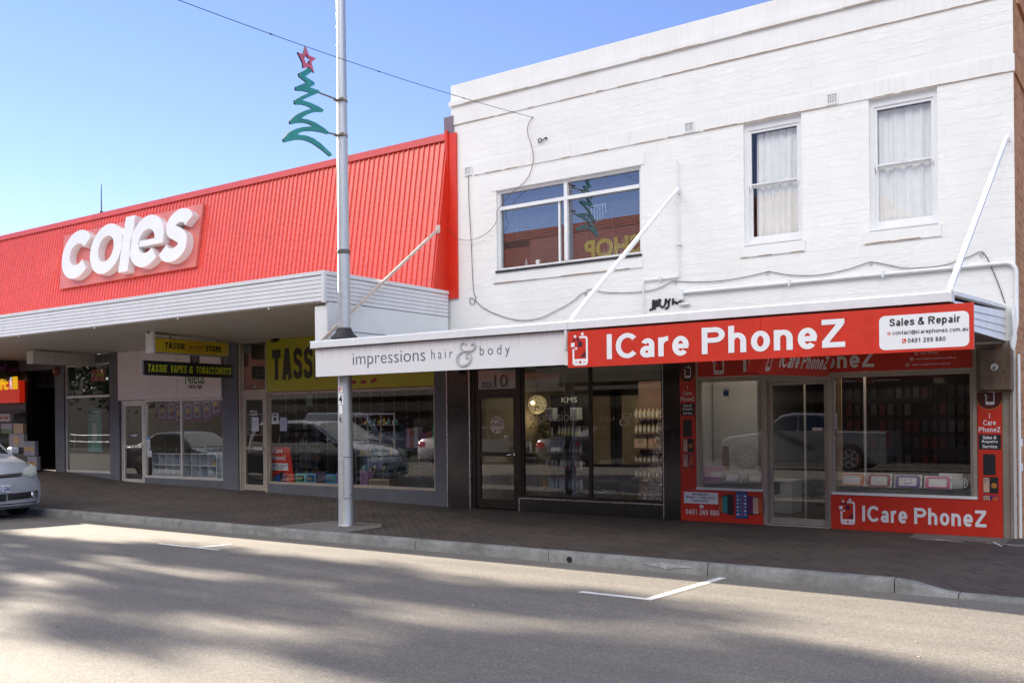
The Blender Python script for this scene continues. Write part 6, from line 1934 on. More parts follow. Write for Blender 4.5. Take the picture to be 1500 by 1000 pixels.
def vehicle(name, loc, rz, label, cat, prof, w, belt, tumble, m, screens, side_glass, wheels, wr, front=None, rear=None, nose=0.16, bonnet_crown=0.03):
    """prof: (x, z) outline from the front bumper lip over the top to the rear; x forward, z above the road"""
    root = thing(name, (0, 0, 0), label, cat)
    S = [-1, -.985, -.95, -.88, -.75, -.5, -.25, 0, .25, .5, .75, .88, .95, .985, 1]
    x_front, x_rear = max(p[0] for p in prof), min(p[0] for p in prof)
    zmax = max(p[1] for p in prof)
    def hw(z): return w-0.035*max(0, (0.55-z)/0.3)**2-max(0, z-belt)*tumble
    def curve_x(x, s):
        if x > x_front-1.1: return -nose*abs(s)**3.2*(1-(x_front-x)/1.1)
        if x < x_rear+0.6: return 0.5*nose*abs(s)**3*(1-(x-x_rear)/0.6)
        return 0.0
    def pt(x, z, s):
        a = abs(s)
        dz = -0.05*max(0, (a-0.88)/0.12)**2.2-bonnet_crown*a*a*(1 if z > 0.7 else 0)
        zz = z+dz*(1 if z > 0.6 else 0)
        return (x+curve_x(x, s), s*hw(z), zz)
    P = []
    for i in range(len(prof)-1):
        a, b = prof[i], prof[i+1]
        n = max(1, int(math.dist(a, b)/0.22))
        P += [(a[0]+(b[0]-a[0])*k/n, a[1]+(b[1]-a[1])*k/n, i) for k in range(n)]
    P.append((*prof[-1], len(prof)-2))
    mb = MB(); nS = len(S)
    mb.add([pt(x, z, s) for x, z, _ in P for s in S], [(i*nS+j, i*nS+j+1, (i+1)*nS+j+1, (i+1)*nS+j) for i in range(len(P)-1) for j in range(nS-1)])
    zs = 0.26
    for sg in (1, -1):
        vs_, fs_ = [], []
        for x, z, _ in P:
            q = pt(x, z, sg)
            lv = [q]
            for zz in (belt, 0.72, 0.5, zs):
                z2 = min(zz, q[2]); lv.append((q[0], sg*hw(z2), z2))
            vs_ += lv
        for i in range(len(P)-1):
            for k in range(4):
                a = i*5+k
                f = (a, a+1, a+6, a+5)
                fs_.append(f if sg < 0 else f[::-1])
        mb.add(vs_, fs_)
    mb.quad((x_front-0.1, -w*.9, zs), (x_rear+0.1, -w*.9, zs), (x_rear+0.1, w*.9, zs), (x_front-0.1, w*.9, zs))
    body = mb.build('body', [m], root, smooth=38)
    for lab, seg in screens:
        mb = MB()
        a, b = prof[seg], prof[seg+1]
        d = Vector((b[0]-a[0], 0, b[1]-a[1])).normalized(); nn = Vector((d.z, 0, -d.x))
        if nn.z < 0: nn = -nn
        ss = [-.84, -.7, -.5, -.25, 0, .25, .5, .7, .84]
        rows = [(a[0]+(b[0]-a[0])*t, a[1]+(b[1]-a[1])*t) for t in (0.04, .3, .6, 0.95)]
        vs_ = [Vector(pt(x, z, s))+nn*0.008 for x, z in rows for s in ss]
        mb.add(vs_, [(i*9+j, i*9+j+1, i*9+j+10, i*9+j+9) for i in range(3) for j in range(8)])
        mb.build(lab, CARGLASS, root, smooth=60)
    for sg in (1, -1):
        for poly in side_glass:
            mb = MB(); tri = tessellate_polygon([[Vector((p[0], p[1], 0)) for p in poly]])
            mb.add([(x, sg*(hw(z)+0.004), z) for x, z in poly], [tuple(t) for t in tri])
            mb.build('window', CARGLASS, root)
        mb = MB()
        gx = max(p[0] for p in side_glass[0])
        mb.bbox(gx-0.16, gx-0.02, sg*(hw(belt)+0.02), sg*(hw(belt)+0.20), belt+0.0, belt+0.14, 0.03)
        mb.build('mirror', m, root)
        for xw in wheels:
            mb = MB()
            yo = sg*(w+0.004)
            q = [(xw+(wr+0.05)*math.cos(rad(a)), yo, wr+(wr+0.05)*math.sin(rad(a))) for a in range(-30, 211, 12)]
            mb.add([(p[0], yo, max(zs-0.05, p[2])) for p in q], [tuple(range(len(q)))[::(-1 if sg < 0 else 1)]])
            mb.build('wheel_arch', TRIM, root)
            wh = bpy.data.objects.new('wheel', None); col.objects.link(wh); wh.parent = root; wh.location = (xw, sg*(w-0.09), wr)
            mb = MB(); c = Vector((xw, sg*(w-0.09), wr))
            mb.tube([c+Vector((0, d_, 0)) for d_ in (-0.11, -0.09, 0.09, 0.112)], [wr*0.94, wr, wr, wr*0.94], 26)
            mb.build('tyre', RUBBER, wh, smooth=40)
            mb = MB()
            cc = c+Vector((0, sg*0.113, 0))
            for k in range(6):
                a = rad(60*k)
                e, f = Vector((math.cos(a), 0, math.sin(a))), Vector((-math.sin(a), 0, math.cos(a)))
                mb.add([cc+e*0.04+f*0.05, cc+e*0.04-f*0.05, cc+e*wr*0.64-f*0.035, cc+e*wr*0.64+f*0.035], [(0,1,2,3)[::sg]])
            r0, r1 = wr*0.60, wr*0.70
            mb.add([cc+Vector((r*math.cos(rad(15*k)), 0.002*sg, r*math.sin(rad(15*k)))) for r in (r0, r1) for k in range(24)], [((k, (k+1) % 24, 24+(k+1) % 24, 24+k))[::-sg] for k in range(24)])
            mb.build('rim', RIM, wh)
    # patches on the nose and tail
    def surf_x(z, front_):
        pp = prof if front_ else prof[::-1]
        for a, b in zip(pp, pp[1:]):
            if min(a[1], b[1]) <= z <= max(a[1], b[1]) and abs(a[1]-b[1]) > 1e-6:
                return a[0]+(b[0]-a[0])*(z-a[1])/(b[1]-a[1])
        return pp[0][0]
    def patch_(nm, poly, mat, fr=True, off=0.006, sub=6, label=None):
        """poly in (s, z); a fan of small faces that follow the nose"""
        mb = MB()
        sgn = 1 if fr else -1
        n = len(poly); cs = sum(p[0] for p in poly)/n; cz = sum(p[1] for p in poly)/n
        rings = []
        for r in range(sub+1):
            t = r/sub
            ring = []
            for i in range(n):
                for k in range(3):
                    a, b = poly[i], poly[(i+1) % n]
                    s_, z_ = a[0]+(b[0]-a[0])*k/3, a[1]+(b[1]-a[1])*k/3
                    s_, z_ = cs+(s_-cs)*t, cz+(z_-cz)*t
                    x = surf_x(z_, fr)
                    q = pt(x, z_, s_)
                    bul = off*(1.0+0.8*(1-t*t))
                    ring.append((q[0]+sgn*bul, q[1]*(1+0.004), z_))
            rings.append(ring)
        N = n*3
        vs_ = [q for r in rings for q in r]
        fs_ = []
        for r in range(sub):
            for i in range(N):
                f = (r*N+i, r*N+(i+1) % N, (r+1)*N+(i+1) % N, (r+1)*N+i)
                fs_.append(f)
        mb.add(vs_, fs_)
        return mb.build(nm, mat, root, smooth=50, label=label)
    for fr, lst in ((True, front or []), (False, rear or [])):
        for nm, poly, mat in lst: patch_(nm, poly, mat, fr)
    root.location = loc
    root.rotation_euler = (0, 0, rz)
    return root, surf_x, pt

def mir(poly): return [(-s, z) for s, z in poly][::-1]
# ---- silver people mover parked at the left kerb, nose towards the right
SILVER = paint('silver car paint', (0.50, 0.53, 0.58), 0.35)
prof = [(-0.20, 0.17), (-0.02, 0.24), (0.0, 0.40), (-0.02, 0.60), (-0.10, 0.80), (-0.22, 0.92), (-0.55, 1.06), (-1.00, 1.16), (-2.02, 1.70), (-2.6, 1.77), (-4.2, 1.74), (-4.55, 1.60), (-4.72, 1.05), (-4.78, 0.60), (-4.72, 0.30)]
hl = [(0.60, 0.79), (0.70, 0.88), (0.93, 0.965), (0.99, 0.90), (0.93, 0.77), (0.78, 0.735)]
fv = [(0.22, 0.34), (0.90, 0.36), (0.90, 0.48), (0.22, 0.46)]
TX, TY = -17.12, 8.62
van, sx_, ptf = vehicle('parked_car', (TX, TY, road_z(TY)), 0.0, 'silver people mover parked at the left kerb with its nose towards the pole', 'car', prof, 0.90, 1.12, 0.16, SILVER,
    [('windscreen', 7), ('rear_window', 11)],
    [[(-1.25, 1.16), (-2.10, 1.62), (-2.35, 1.64), (-2.35, 1.14)], [(-2.42, 1.14), (-2.42, 1.64), (-3.3, 1.65), (-3.3, 1.12)], [(-3.37, 1.12), (-3.37, 1.65), (-4.25, 1.60), (-4.45, 1.16)]],
    (-0.85, -3.68), 0.32,
    front=[('headlight', hl, HEADL), ('headlight', mir(hl), HEADL), ('air_intake', [(-0.20, 0.33), (0.20, 0.33), (0.20, 0.46), (-0.20, 0.46)], TRIM), ('fog_light_bezel', fv, TRIM), ('fog_light_bezel', mir(fv), TRIM),
           ('grille', [(-0.55, 0.76), (0.0, 0.735), (0.55, 0.76), (0.60, 0.82), (0.0, 0.80), (-0.60, 0.82)], TRIM), ('bumper_lip', [(-0.9, 0.265), (0.9, 0.265), (0.9, 0.285), (-0.9, 0.285)], TRIM)],
    rear=[('tail_light', [(0.80, 0.95), (0.98, 0.95), (0.98, 1.35), (0.86, 1.35)], TAILL), ('tail_light', [(-0.98, 0.95), (-0.80, 0.95), (-0.86, 1.35), (-0.98, 1.35)], TAILL)], bonnet_crown=0.05)
def on_nose(s, z, off): q = ptf(sx_(z, True), z, s); return Vector((q[0]+off, q[1], z))
base = Vector(van.location)
mb = MB()                                      # fog lamps, badge, plate, wipers
for sg in (1, -1):
    c = on_nose(sg*0.79, 0.415, 0.02)+base
    mb.tube([c-Vector((0.02,0,0)), c, c+Vector((0.008,0,0))], [0.055, 0.055, 0.045], 18)
mb.build('fog_light', CHROME, van, smooth=40)
mb = MB(); c = on_nose(0.0, 0.79, 0.025)+base
for rx, rz_, t in ((0.085, 0.055, 0.010), (0.030, 0.053, 0.008)):
    mb.tube([c+Vector((0, rx*math.cos(rad(a)), rz_*math.sin(rad(a)))) for a in range(0, 361, 20)], t, 6)
mb.tube([c+Vector((0, 0.058*math.cos(rad(a)), 0.022+0.024*math.sin(rad(a)))) for a in range(0, 361, 20)], 0.007, 6)
for sg in (0.50,): 
    for s_ in (-1, 1):
        q = [on_nose(s_*t, 0.782+0.012*abs(t), 0.012)+base for t in (0.14, 0.3, 0.45, 0.57)]
        mb.tube(q, 0.008, 6)
mb.build('badge', CHROME, van, smooth=50)
mb = MB(); c = on_nose(0, 0.555, 0.03)+base
# plate hangs a little to the kerb side of centre
pc = c+Vector((0, 0.06, 0))
mb.bbox(pc.x-0.012, pc.x, pc.y-0.19, pc.y+0.19, pc.z-0.068, pc.z+0.068, 0.004, 0)
mb.box(pc.x-0.014, pc.x-0.002, pc.y-0.195, pc.y+0.195, pc.z-0.073, pc.z-0.069, 2)
grot(mb, '93 GM', (pc.x+0.001, pc.y-0.05, pc.z-0.042), YU, ZU, 0.225, 0.086, 1, 0.16)
mb.plate(circ(pc.y-0.085, pc.z, 0.016, 16), (pc.x, 0, 0), YU, ZU, 0, 0.002, 2)
grot(mb, 'D', (pc.x+0.001, pc.y-0.165, pc.z-0.042), YU, ZU, 0.045, 0.084, 1, 0.16)
mb.plate([(pc.y-0.09, pc.z-0.062), (pc.y+0.09, pc.z-0.062), (pc.y+0.09, pc.z-0.055), (pc.y-0.09, pc.z-0.055)], (pc.x, 0, 0), YU, ZU, 0, 0.001, 1)
mb.build('number_plate', [PLATE, BLUEP, M('plate emblem', (0.45, 0.48, 0.40), 0.4)], van)
mb = MB()
for s0, s1, z0, z1 in ((-0.7, -0.1, 1.175, 1.20), (0.05, 0.68, 1.175, 1.20)):
    mb.tube([Vector((-1.02, s0*0.86, z0-0.01))+base, Vector((-1.08, (s0+s1)/2*0.86, z1+0.01))+base, Vector((-1.10, s1*0.86, z1))+base], 0.010, 6)
mb.build('wiper', TRIM, van)

# ---- dark sedan parked behind it (seen in the herb shop glass)
DARKB = paint('dark blue car paint', (0.03, 0.035, 0.045), 0.4)
sedan = [(-0.15, 0.20), (0.0, 0.32), (0.0, 0.52), (-0.08, 0.66), (-0.35, 0.80), (-1.25, 0.94), (-2.10, 1.40), (-2.5, 1.45), (-3.2, 1.42), (-4.0, 1.08), (-4.62, 1.02), (-4.74, 0.80), (-4.76, 0.50), (-4.66, 0.28)]
sg_ = [[(-1.45, 0.95), (-2.15, 1.34), (-2.5, 1.37), (-2.5, 0.94)], [(-2.57, 0.94), (-2.57, 1.37), (-3.15, 1.35), (-3.6, 0.98)]]
hl2 = [(0.62, 0.60), (0.66, 0.70), (0.96, 0.74), (0.98, 0.62)]
tl2 = [(0.55, 0.72), (0.98, 0.72), (0.98, 0.92), (0.60, 0.90)]
pl_ = [(-0.25, 0.60), (0.25, 0.60), (0.25, 0.74), (-0.25, 0.74)]
def sed(loc, rz, label, m):
    return vehicle('parked_car', loc, rz, label, 'car', sedan, 0.88, 0.92, 0.30, m, [('windscreen', 5), ('rear_window', 8)], sg_, (-0.92, -3.70), 0.32,
        front=[('headlight', hl2, HEADL), ('headlight', mir(hl2), HEADL), ('grille', [(-0.4, 0.36), (0.4, 0.36), (0.4, 0.58), (-0.4, 0.58)], TRIM)],
        rear=[('tail_light', tl2, TAILL), ('tail_light', mir(tl2), TAILL), ('number_plate', pl_, PLATE)])
sed((-23.3, 8.5, road_z(8.5)), 0.0, 'dark blue sedan parked behind the silver people mover at the same kerb', DARKB)
WHITEC = paint('white car paint', (0.70, 0.71, 0.72), 0.0)
sed((-22.6, -5.0+0.4, road_z(-3.5)), rad(-90), 'white sedan parked nose in on the far side of the street', WHITEC)
sed((-17.3, -4.6, road_z(-3.5)), rad(-90), 'mid grey sedan parked nose in on the far side of the street', paint('grey car paint', (0.16, 0.17, 0.18)))
# ---- grey utility across the street, reflected in the phone shop glass
ute = [(-0.15, 0.40), (0.0, 0.52), (0.0, 0.78), (-0.08, 0.98), (-0.30, 1.08), (-1.35, 1.20), (-2.05, 1.74), (-2.4, 1.80), (-3.35, 1.77), (-3.62, 1.25), (-5.25, 1.22), (-5.30, 0.95), (-5.28, 0.50)]
vehicle('pickup_truck', (-12.3, -2.35, road_z(-2.35)), rad(180), 'grey double cab pickup parked across the street', 'pickup truck', [(x, z) for x, z in ute], 0.93, 1.22, 0.22, paint('grey ute paint', (0.20, 0.215, 0.24), 0.3),
    [('windscreen', 5), ('rear_window', 8)], [[(-1.55, 1.24), (-2.12, 1.66), (-2.55, 1.70), (-2.55, 1.23)], [(-2.63, 1.23), (-2.63, 1.70), (-3.28, 1.68), (-3.45, 1.26)]], (-0.95, -4.15), 0.40,
    front=[('headlight', [(0.62, 0.88), (0.66, 1.02), (0.97, 1.02), (0.97, 0.86)], HEADL), ('headlight', mir([(0.62, 0.88), (0.66, 1.02), (0.97, 1.02), (0.97, 0.86)]), HEADL), ('grille', [(-0.5, 0.66), (0.5, 0.66), (0.52, 0.98), (-0.52, 0.98)], CHROME)],
    rear=[('tail_light', [(0.86, 0.80), (0.99, 0.80), (0.99, 1.15), (0.86, 1.15)], TAILL), ('tail_light', mir([(0.86, 0.80), (0.99, 0.80), (0.99, 1.15), (0.86, 1.15)]), TAILL)])
for o in col.objects:
    if o.name.startswith('pickup_truck'): o.location.x = -12.15
vbox = [(-0.1, 0.30), (0.0, 0.40), (0.0, 0.75), (-0.12, 1.0), (-0.75, 1.20), (-1.45, 1.95), (-1.8, 2.05), (-5.0, 2.08), (-5.2, 1.9), (-5.25, 0.6), (-5.2, 0.3)]
vehicle('delivery_van', (-26.2, -2.4, road_z(-2.4)), 0.0, 'pale blue grey delivery van parked across the street', 'van', vbox, 0.95, 1.15, 0.10, paint('blue grey van paint', (0.30, 0.36, 0.44), 0.1),
    [('windscreen', 4), ('rear_window', 8)], [[(-0.95, 1.22), (-1.55, 1.82), (-2.2, 1.85), (-2.2, 1.2)]], (-0.9, -4.1), 0.34,
    front=[('headlight', hl, HEADL), ('headlight', mir(hl), HEADL)], rear=[('tail_light', [(0.88, 0.8), (0.98, 0.8), (0.98, 1.3), (0.88, 1.3)], TAILL), ('tail_light', mir([(0.88, 0.8), (0.98, 0.8), (0.98, 1.3), (0.88, 1.3)]), TAILL)])
# ================================================================ the other side of the street (seen in the glass, and in the shadows on the road)
RB = brick_mat('red brown brick', 'xzy', '#a84830', '#8a3624', '#96705c')
ob = thing('shop_block', (-30, -9.3, 0), 'long red brick two storey shop block across the street with yellow lettering on its parapet', 'building')
mb = MB(); mb.box(-47, -9.4, -22, -9.3, 3.2, 10.2); mb.box(-47, -9.35, -9.36, -9.2, 9.95, 10.35)
mb.add([(-9.4, -9.3, 3.2), (-7.3, -9.3, 3.2), (-7.3, -9.3, 8.4), (-9.4, -9.3, 10.0), (-9.4, -22, 3.2), (-7.3, -22, 3.2), (-7.3, -22, 8.4), (-9.4, -22, 10.0)], [(3,2,1,0), (4,5,6,7), (2,3,7,6), (1,2,6,5)])
mb.build('wall', RB, ob)
mb = MB(); mb.box(-47, -7.3, -21, -9.5, -0.3, 3.19)
mb.build('shopfront', M('dim shopfront', (0.05, 0.045, 0.042), 0.4), ob)
mb = MB(); mb.box(-47, -7.5, -9.18, -5.6, 3.0, 3.12); mb.box(-47, -7.5, -5.6, -5.55, 2.75, 3.3)
mb.build('awning', M('brown awning', (0.17, 0.15, 0.13), 0.5), ob)
mb = MB()
for k in range(10):
    x = -46+3.6*k; mb.box(x, x+1.3, -9.28, -9.25, 5.0, 7.0)
mb.build('window', M('dark far glass', (0.03, 0.035, 0.04), 0.08), ob)
mb = MB(); mb.box(-24.5, -16.5, -9.195, -9.15, 8.2, 9.9)
mb.build('sign_panel', M('dull red panel', (0.30, 0.05, 0.03), 0.5), ob)
mb = MB(); mb.text('T SHOP', (-17.9, -9.15, 8.65), (-1,0,0), ZU, 3.7, 0.85, 0, 0.04)
mb.build('lettering', M('faded yellow letters', (0.62, 0.48, 0.05), 0.5), ob)
ob2 = thing('far_shop', (2, -9.3, 0), 'low dun rendered shop across the street', 'building')
mb = MB(); mb.box(-7.2, 30, -22, -9.3, -0.3, 5.2); mb.build('wall', M('dun render', (0.22, 0.19, 0.16), 0.7), ob2)
mb = MB(); mb.box(-7.2, 30, -9.25, -5.8, 2.95, 3.1); mb.build('awning', M('grey awning', (0.12, 0.12, 0.125), 0.5), ob2)
mb = MB()
for k in range(6): mb.box(-6.5+5*k, -3+5*k, -9.28, -9.25, 0.5, 2.7)
mb.build('window', M('dark far glass 2', (0.03, 0.035, 0.04), 0.08), ob2)

# street trees; the two groups up the street throw the long soft shadows over the road
LEAF = leaf_mat('plane tree leaf', (0.035, 0.07, 0.018), (0.08, 0.13, 0.03))
BARK = M('grey bark', (0.14, 0.11, 0.085), 0.9, var=0.3)
def tree(loc, clumps, n, leaf, label, seed, group=None, trunk_r=0.16, stretch=1.0):
    rnd = random.Random(seed)
    t = thing('street_tree', loc, label, 'tree', group)
    L = Vector(loc)
    mb = MB()
    top = max(c[2] for c in clumps)
    low = min(c[2] for c in clumps)
    mb.tube([L, L+Vector((0.05, 0.03, low*0.5)), L+Vector((0.0, 0.1, low)), L+Vector((0, 0, top))], [trunk_r*1.2, trunk_r, trunk_r*0.8, 0.03], 10)
    for c in clumps:
        a = L+Vector((0, 0, max(1.5, c[2]*0.62))); b = L+Vector(c[:3])
        mb.tube([a, a.lerp(b, 0.5)+Vector((0, 0, 0.3)), b], [trunk_r*0.45, trunk_r*0.3, 0.02], 6)
    mb.build('trunk', BARK, t, smooth=60)
    mb = MB()
    for c in clumps:
        for _ in range(int(n*c[3]**2)):
            u = Vector((rnd.gauss(0, 1), rnd.gauss(0, 1), rnd.gauss(0, 0.8)))
            r = c[3]*min(1.25, abs(rnd.gauss(0.62, 0.28)))
            d_ = u.normalized()*r; p = L+Vector(c[:3])+Vector((d_.x*stretch, d_.y, d_.z*(0.85 if stretch > 1 else 1)))
            s_ = leaf*rnd.uniform(0.6, 1.3)
            a = Vector((rnd.uniform(-1,1), rnd.uniform(-1,1), rnd.uniform(-1,1))).normalized()
            b = a.cross(Vector((rnd.uniform(-1,1), rnd.uniform(-1,1), rnd.uniform(-1,1)))).normalized()
            mb.add([p-a*s_, p+b*s_*0.5, p+a*s_, p-b*s_*0.5], [(0,1,2,3)])
    mb.build('crown', LEAF, t)
    return t
rt = random.Random(77)
cl = []
for h, lo, hi in ((5.2, -2.6, 0.1), (5.7, -2.7, 0.2), (6.2, -2.7, 0.4), (6.8, -2.7, 0.7), (7.4, -2.6, 1.0), (8.0, -2.6, 1.3), (8.6, -2.5, 1.4), (9.2, -2.5, 1.5), (9.8, -2.3, 1.5), (10.4, -1.6, 1.4), (11.0, -1.0, 1.2)):
    for k in range(4):
        cl.append((rt.uniform(-0.8, 0.8), rt.uniform(lo, hi)+1.13, h+6.5+rt.uniform(-.25, .25), rt.uniform(0.36, 0.74)))
tree((-42.0, 10.2, 0.0), cl, 760, 0.14, 'very tall street tree with a high layered crown by the kerb up the road', 5, None, 0.16, 2.3)
hall = thing('backdrop_hall', (-70, -14, 0), 'added long dark hall beyond the trees that darkens the window reflections', 'building')  # dark backdrop added to darken reflections in the left shop windows
mb = MB(); mb.box(-110, -47.5, -24, -14, -0.5, 7.5); mb.build('wall', M('dark backdrop hall wall', (0.07, 0.05, 0.04), 0.8), hall)
mb = MB(); mb.add([(-110.5, -13.6, 7.5), (-47, -13.6, 7.5), (-47, -19, 9.8), (-110.5, -19, 9.8), (-110.5, -24.4, 7.5), (-47, -24.4, 7.5)], [(0,1,2,3), (3,2,5,4), (1,5,2), (0,3,4)])
mb.build('roof', M('dark hall roof', (0.06, 0.055, 0.055), 0.7), hall)
GF = 'leafy trees on the far footpath'
for x, y, sd, lab in ((-51.0, -7.0, 15, 'first of the leafy trees on the far footpath, nearest the brick block'), (-56.0, -8.0, 16, 'second leafy tree on the far footpath, behind the handrail'), (-62.0, -7.5, 18, 'third leafy tree on the far footpath, beyond the handrail')):
    tree((x, y, 0), [(0, 0, 4.0, 1.9), (1.6, 0.5, 4.8, 1.5), (-1.5, 0.2, 5.0, 1.6), (0.2, 0.4, 6.4, 1.5), (0.3, 0.2, 7.6, 1.1)], 170, 0.18, lab, sd, GF)
# white curved handrail on the far footpath
mb = MB()
for z in (0.55, 0.95):
    mb.tube(spline([(-60, -4.9, z+0.45), (-57, -4.9, z+0.25), (-55, -4.9, z), (-50, -4.9, z)], 5), 0.035, 8)
for x in (-59, -57, -55, -53, -51): mb.tube([(x, -4.9, 0), (x, -4.9, 1.0)], 0.03, 8)
tag(mb.build('handrail', WHITEW, smooth=50), 'white curved handrail on the far footpath', 'handrail')
# ================================================================ goods and furniture behind the glass
def on_floor_box(mb, *a): mb.box(*a)
# ---- hair salon
SX0, SX1, SZ0, SZ1 = rect(797, 583, 853, 738, YF+1.0)
sh = thing('display_shelf', ((SX0+SX1)/2, YF+1.1, 0.02), 'tall black display stand of hair products behind the salon window', 'shelf')
mb = MB(); zt = at(825, 577, YF+1.0)[1]
mb.box(SX0-0.02, SX1+0.02, YF+1.30, YF+1.33, 0.02, zt); mb.box(SX0-0.02, SX0+0.16, YF+1.24, YF+1.298, 0.02, zt-0.22); mb.box(SX1-0.14, SX1+0.02, YF+1.24, YF+1.298, 0.02, zt-0.22)
mb.box(SX0-0.02, SX1+0.02, YF+1.25, YF+1.298, zt-0.21, zt)
mb.build('back', BLACK, sh)
mb = MB(); mb.box(SX0+0.20, SX1-0.18, YF+1.285, YF+1.2975, 0.05, 1.05)
mb.build('backing_panel', M('taupe backing', (0.30, 0.25, 0.22), 0.7), sh)
shz = [at(825, py, YF+1.0)[1] for py in (639, 665, 690, 716, 729)]
for z in shz:
    mb = MB(); mb.box(SX0-0.04, SX1-0.02, YF+0.98, YF+1.235, z-0.022, z); mb.build('shelf', BLACK, sh)
mb = MB(); mb.text('KMS', (SX0+0.22, YF+1.25, zt-0.15), XU, ZU, 0.33, 0.10, 0, 0.0)
mb.build('lettering', M('silver print', (0.5, 0.5, 0.5), 0.4), sh)
def bottle(name, x, y, z, h, r, mats, kind=0):
    mb = MB()
    if kind == 0:
        mb.lathe((x, y, z), [(r*0.9, 0), (r, 0.01), (r, h*0.66), (r*0.85, h*0.73), (r*0.42, h*0.77), (r*0.42, h*0.78)], 12, 0); mb.lathe((x, y, z), [(r*0.5, h*0.781), (r*0.5, h*0.98), (r*0.4, h)], 12, 1)
    elif kind == 1:
        mb.lathe((x, y, z), [(r*0.8, 0), (r, 0.012), (r*0.95, h*0.5), (r*0.7, h*0.82), (r*0.7, h*0.83)], 12, 0); mb.lathe((x, y, z), [(r*0.72, h*0.831), (r*0.72, h)], 12, 1)
    else:
        mb.lathe((x, y, z), [(r*0.55, 0), (r*0.55, h*0.2)], 12, 1); mb.lathe((x, y, z), [(r*0.75, h*0.201), (r, h*0.5), (r*1.15, h)], 12, 0)
    mb.box(x-r*0.55, x+r*0.55, y-r*1.02, y-r*0.98, z+h*0.18, z+h*0.5, 2)
    return mb.build(name, mats, smooth=40)
BW = M('white bottle', (0.62, 0.64, 0.66), 0.35); BG = M('grey bottle', (0.22, 0.23, 0.24), 0.35); BD = M('dark bottle', (0.05, 0.05, 0.055), 0.3); BB = M('pale blue bottle', (0.40, 0.52, 0.60), 0.3); BY = M('lime label', (0.42, 0.45, 0.08), 0.5); BR = M('red label', (0.45, 0.05, 0.05), 0.5); CAPS = M('grey cap', (0.16, 0.16, 0.17), 0.4)
random.seed(21)
lib = {}
def place(kind, mats_key, mats, x, y, z, h, r, name, label, cat, group):
    key = (kind, mats_key, h, r)
    if key not in lib:
        o = bottle(name, 0, 0, 0, h, r, mats, kind); lib[key] = o
    else:
        o = lib[key].copy(); col.objects.link(o)
    o.location = (x, y, z)
    return tag(o, label, cat, group)
rows = [('dark grey slim bottle on the top shelf of the black salon stand', [BG, CAPS, BY], 0.17, 0.026), ('small grey bottle on the second shelf of the black salon stand', [BG, CAPS, BW], 0.18, 0.027),
        ('white bottle on the third shelf of the black salon stand', [BW, CAPS, BR], 0.19, 0.031), ('pale blue and white bottle on the fourth shelf of the black salon stand', [BB, CAPS, BW], 0.20, 0.033)]
for k in range(4):
    lab, ms, h, r = rows[k]
    n = 10 if k < 2 else 9
    for i in range(n):
        if (k, i) in ((0, 2), (1, 5), (2, 6)): continue
        x = SX0+0.02+(SX1-SX0-0.10)*i/(n-1)
        place((i*3+k) % 3 if k in (1, 2) else (i+k) % 2, k, ms, x+random.uniform(-.01,.01), YF+1.06+random.uniform(0, .08), shz[k], h*(1.0 if i % 3 else 1.1), r, 'product_bottle', lab, 'bottle', 'bottles on the %s shelf of the salon stand' % ('top', 'second', 'third', 'fourth')[k])
for k, (px0, lab) in enumerate(((797, 'pale floral gift box on the left of the salon stand top'), (833, 'pale floral gift box on the right of the salon stand top'))):
    x, z = at(px0, 616, YF+1.0)
    mb = MB(); mb.bbox(x, x+0.17, YF+1.05, YF+1.2, shz[0]+0.30, shz[0]+0.52, 0.004); mb.box(x+0.03, x+0.14, YF+1.045, YF+1.049, shz[0]+0.33, shz[0]+0.49, 1); mb.box(x-0.01, x+0.18, YF+1.04, YF+1.24, shz[0]+0.27, shz[0]+0.298, 2)
    tag(mb.build('gift_box', [M('floral card', (0.42, 0.45, 0.47), 0.6, var=0.5, scale=30), M('grey floral', (0.2, 0.22, 0.25), 0.6, var=0.5, scale=40), BLACK]), lab, 'box')
mb = MB()
x, z = at(793, 733, YF+0.95); mb.bbox(x, x+0.05, YF+1.0, YF+1.06, shz[3]+0.001, shz[3]+0.14, 0.004)
tag(mb.build('product_box', M('orange carton', (0.55, 0.24, 0.02), 0.5)), 'small orange carton at the left end of the fourth salon shelf', 'box')
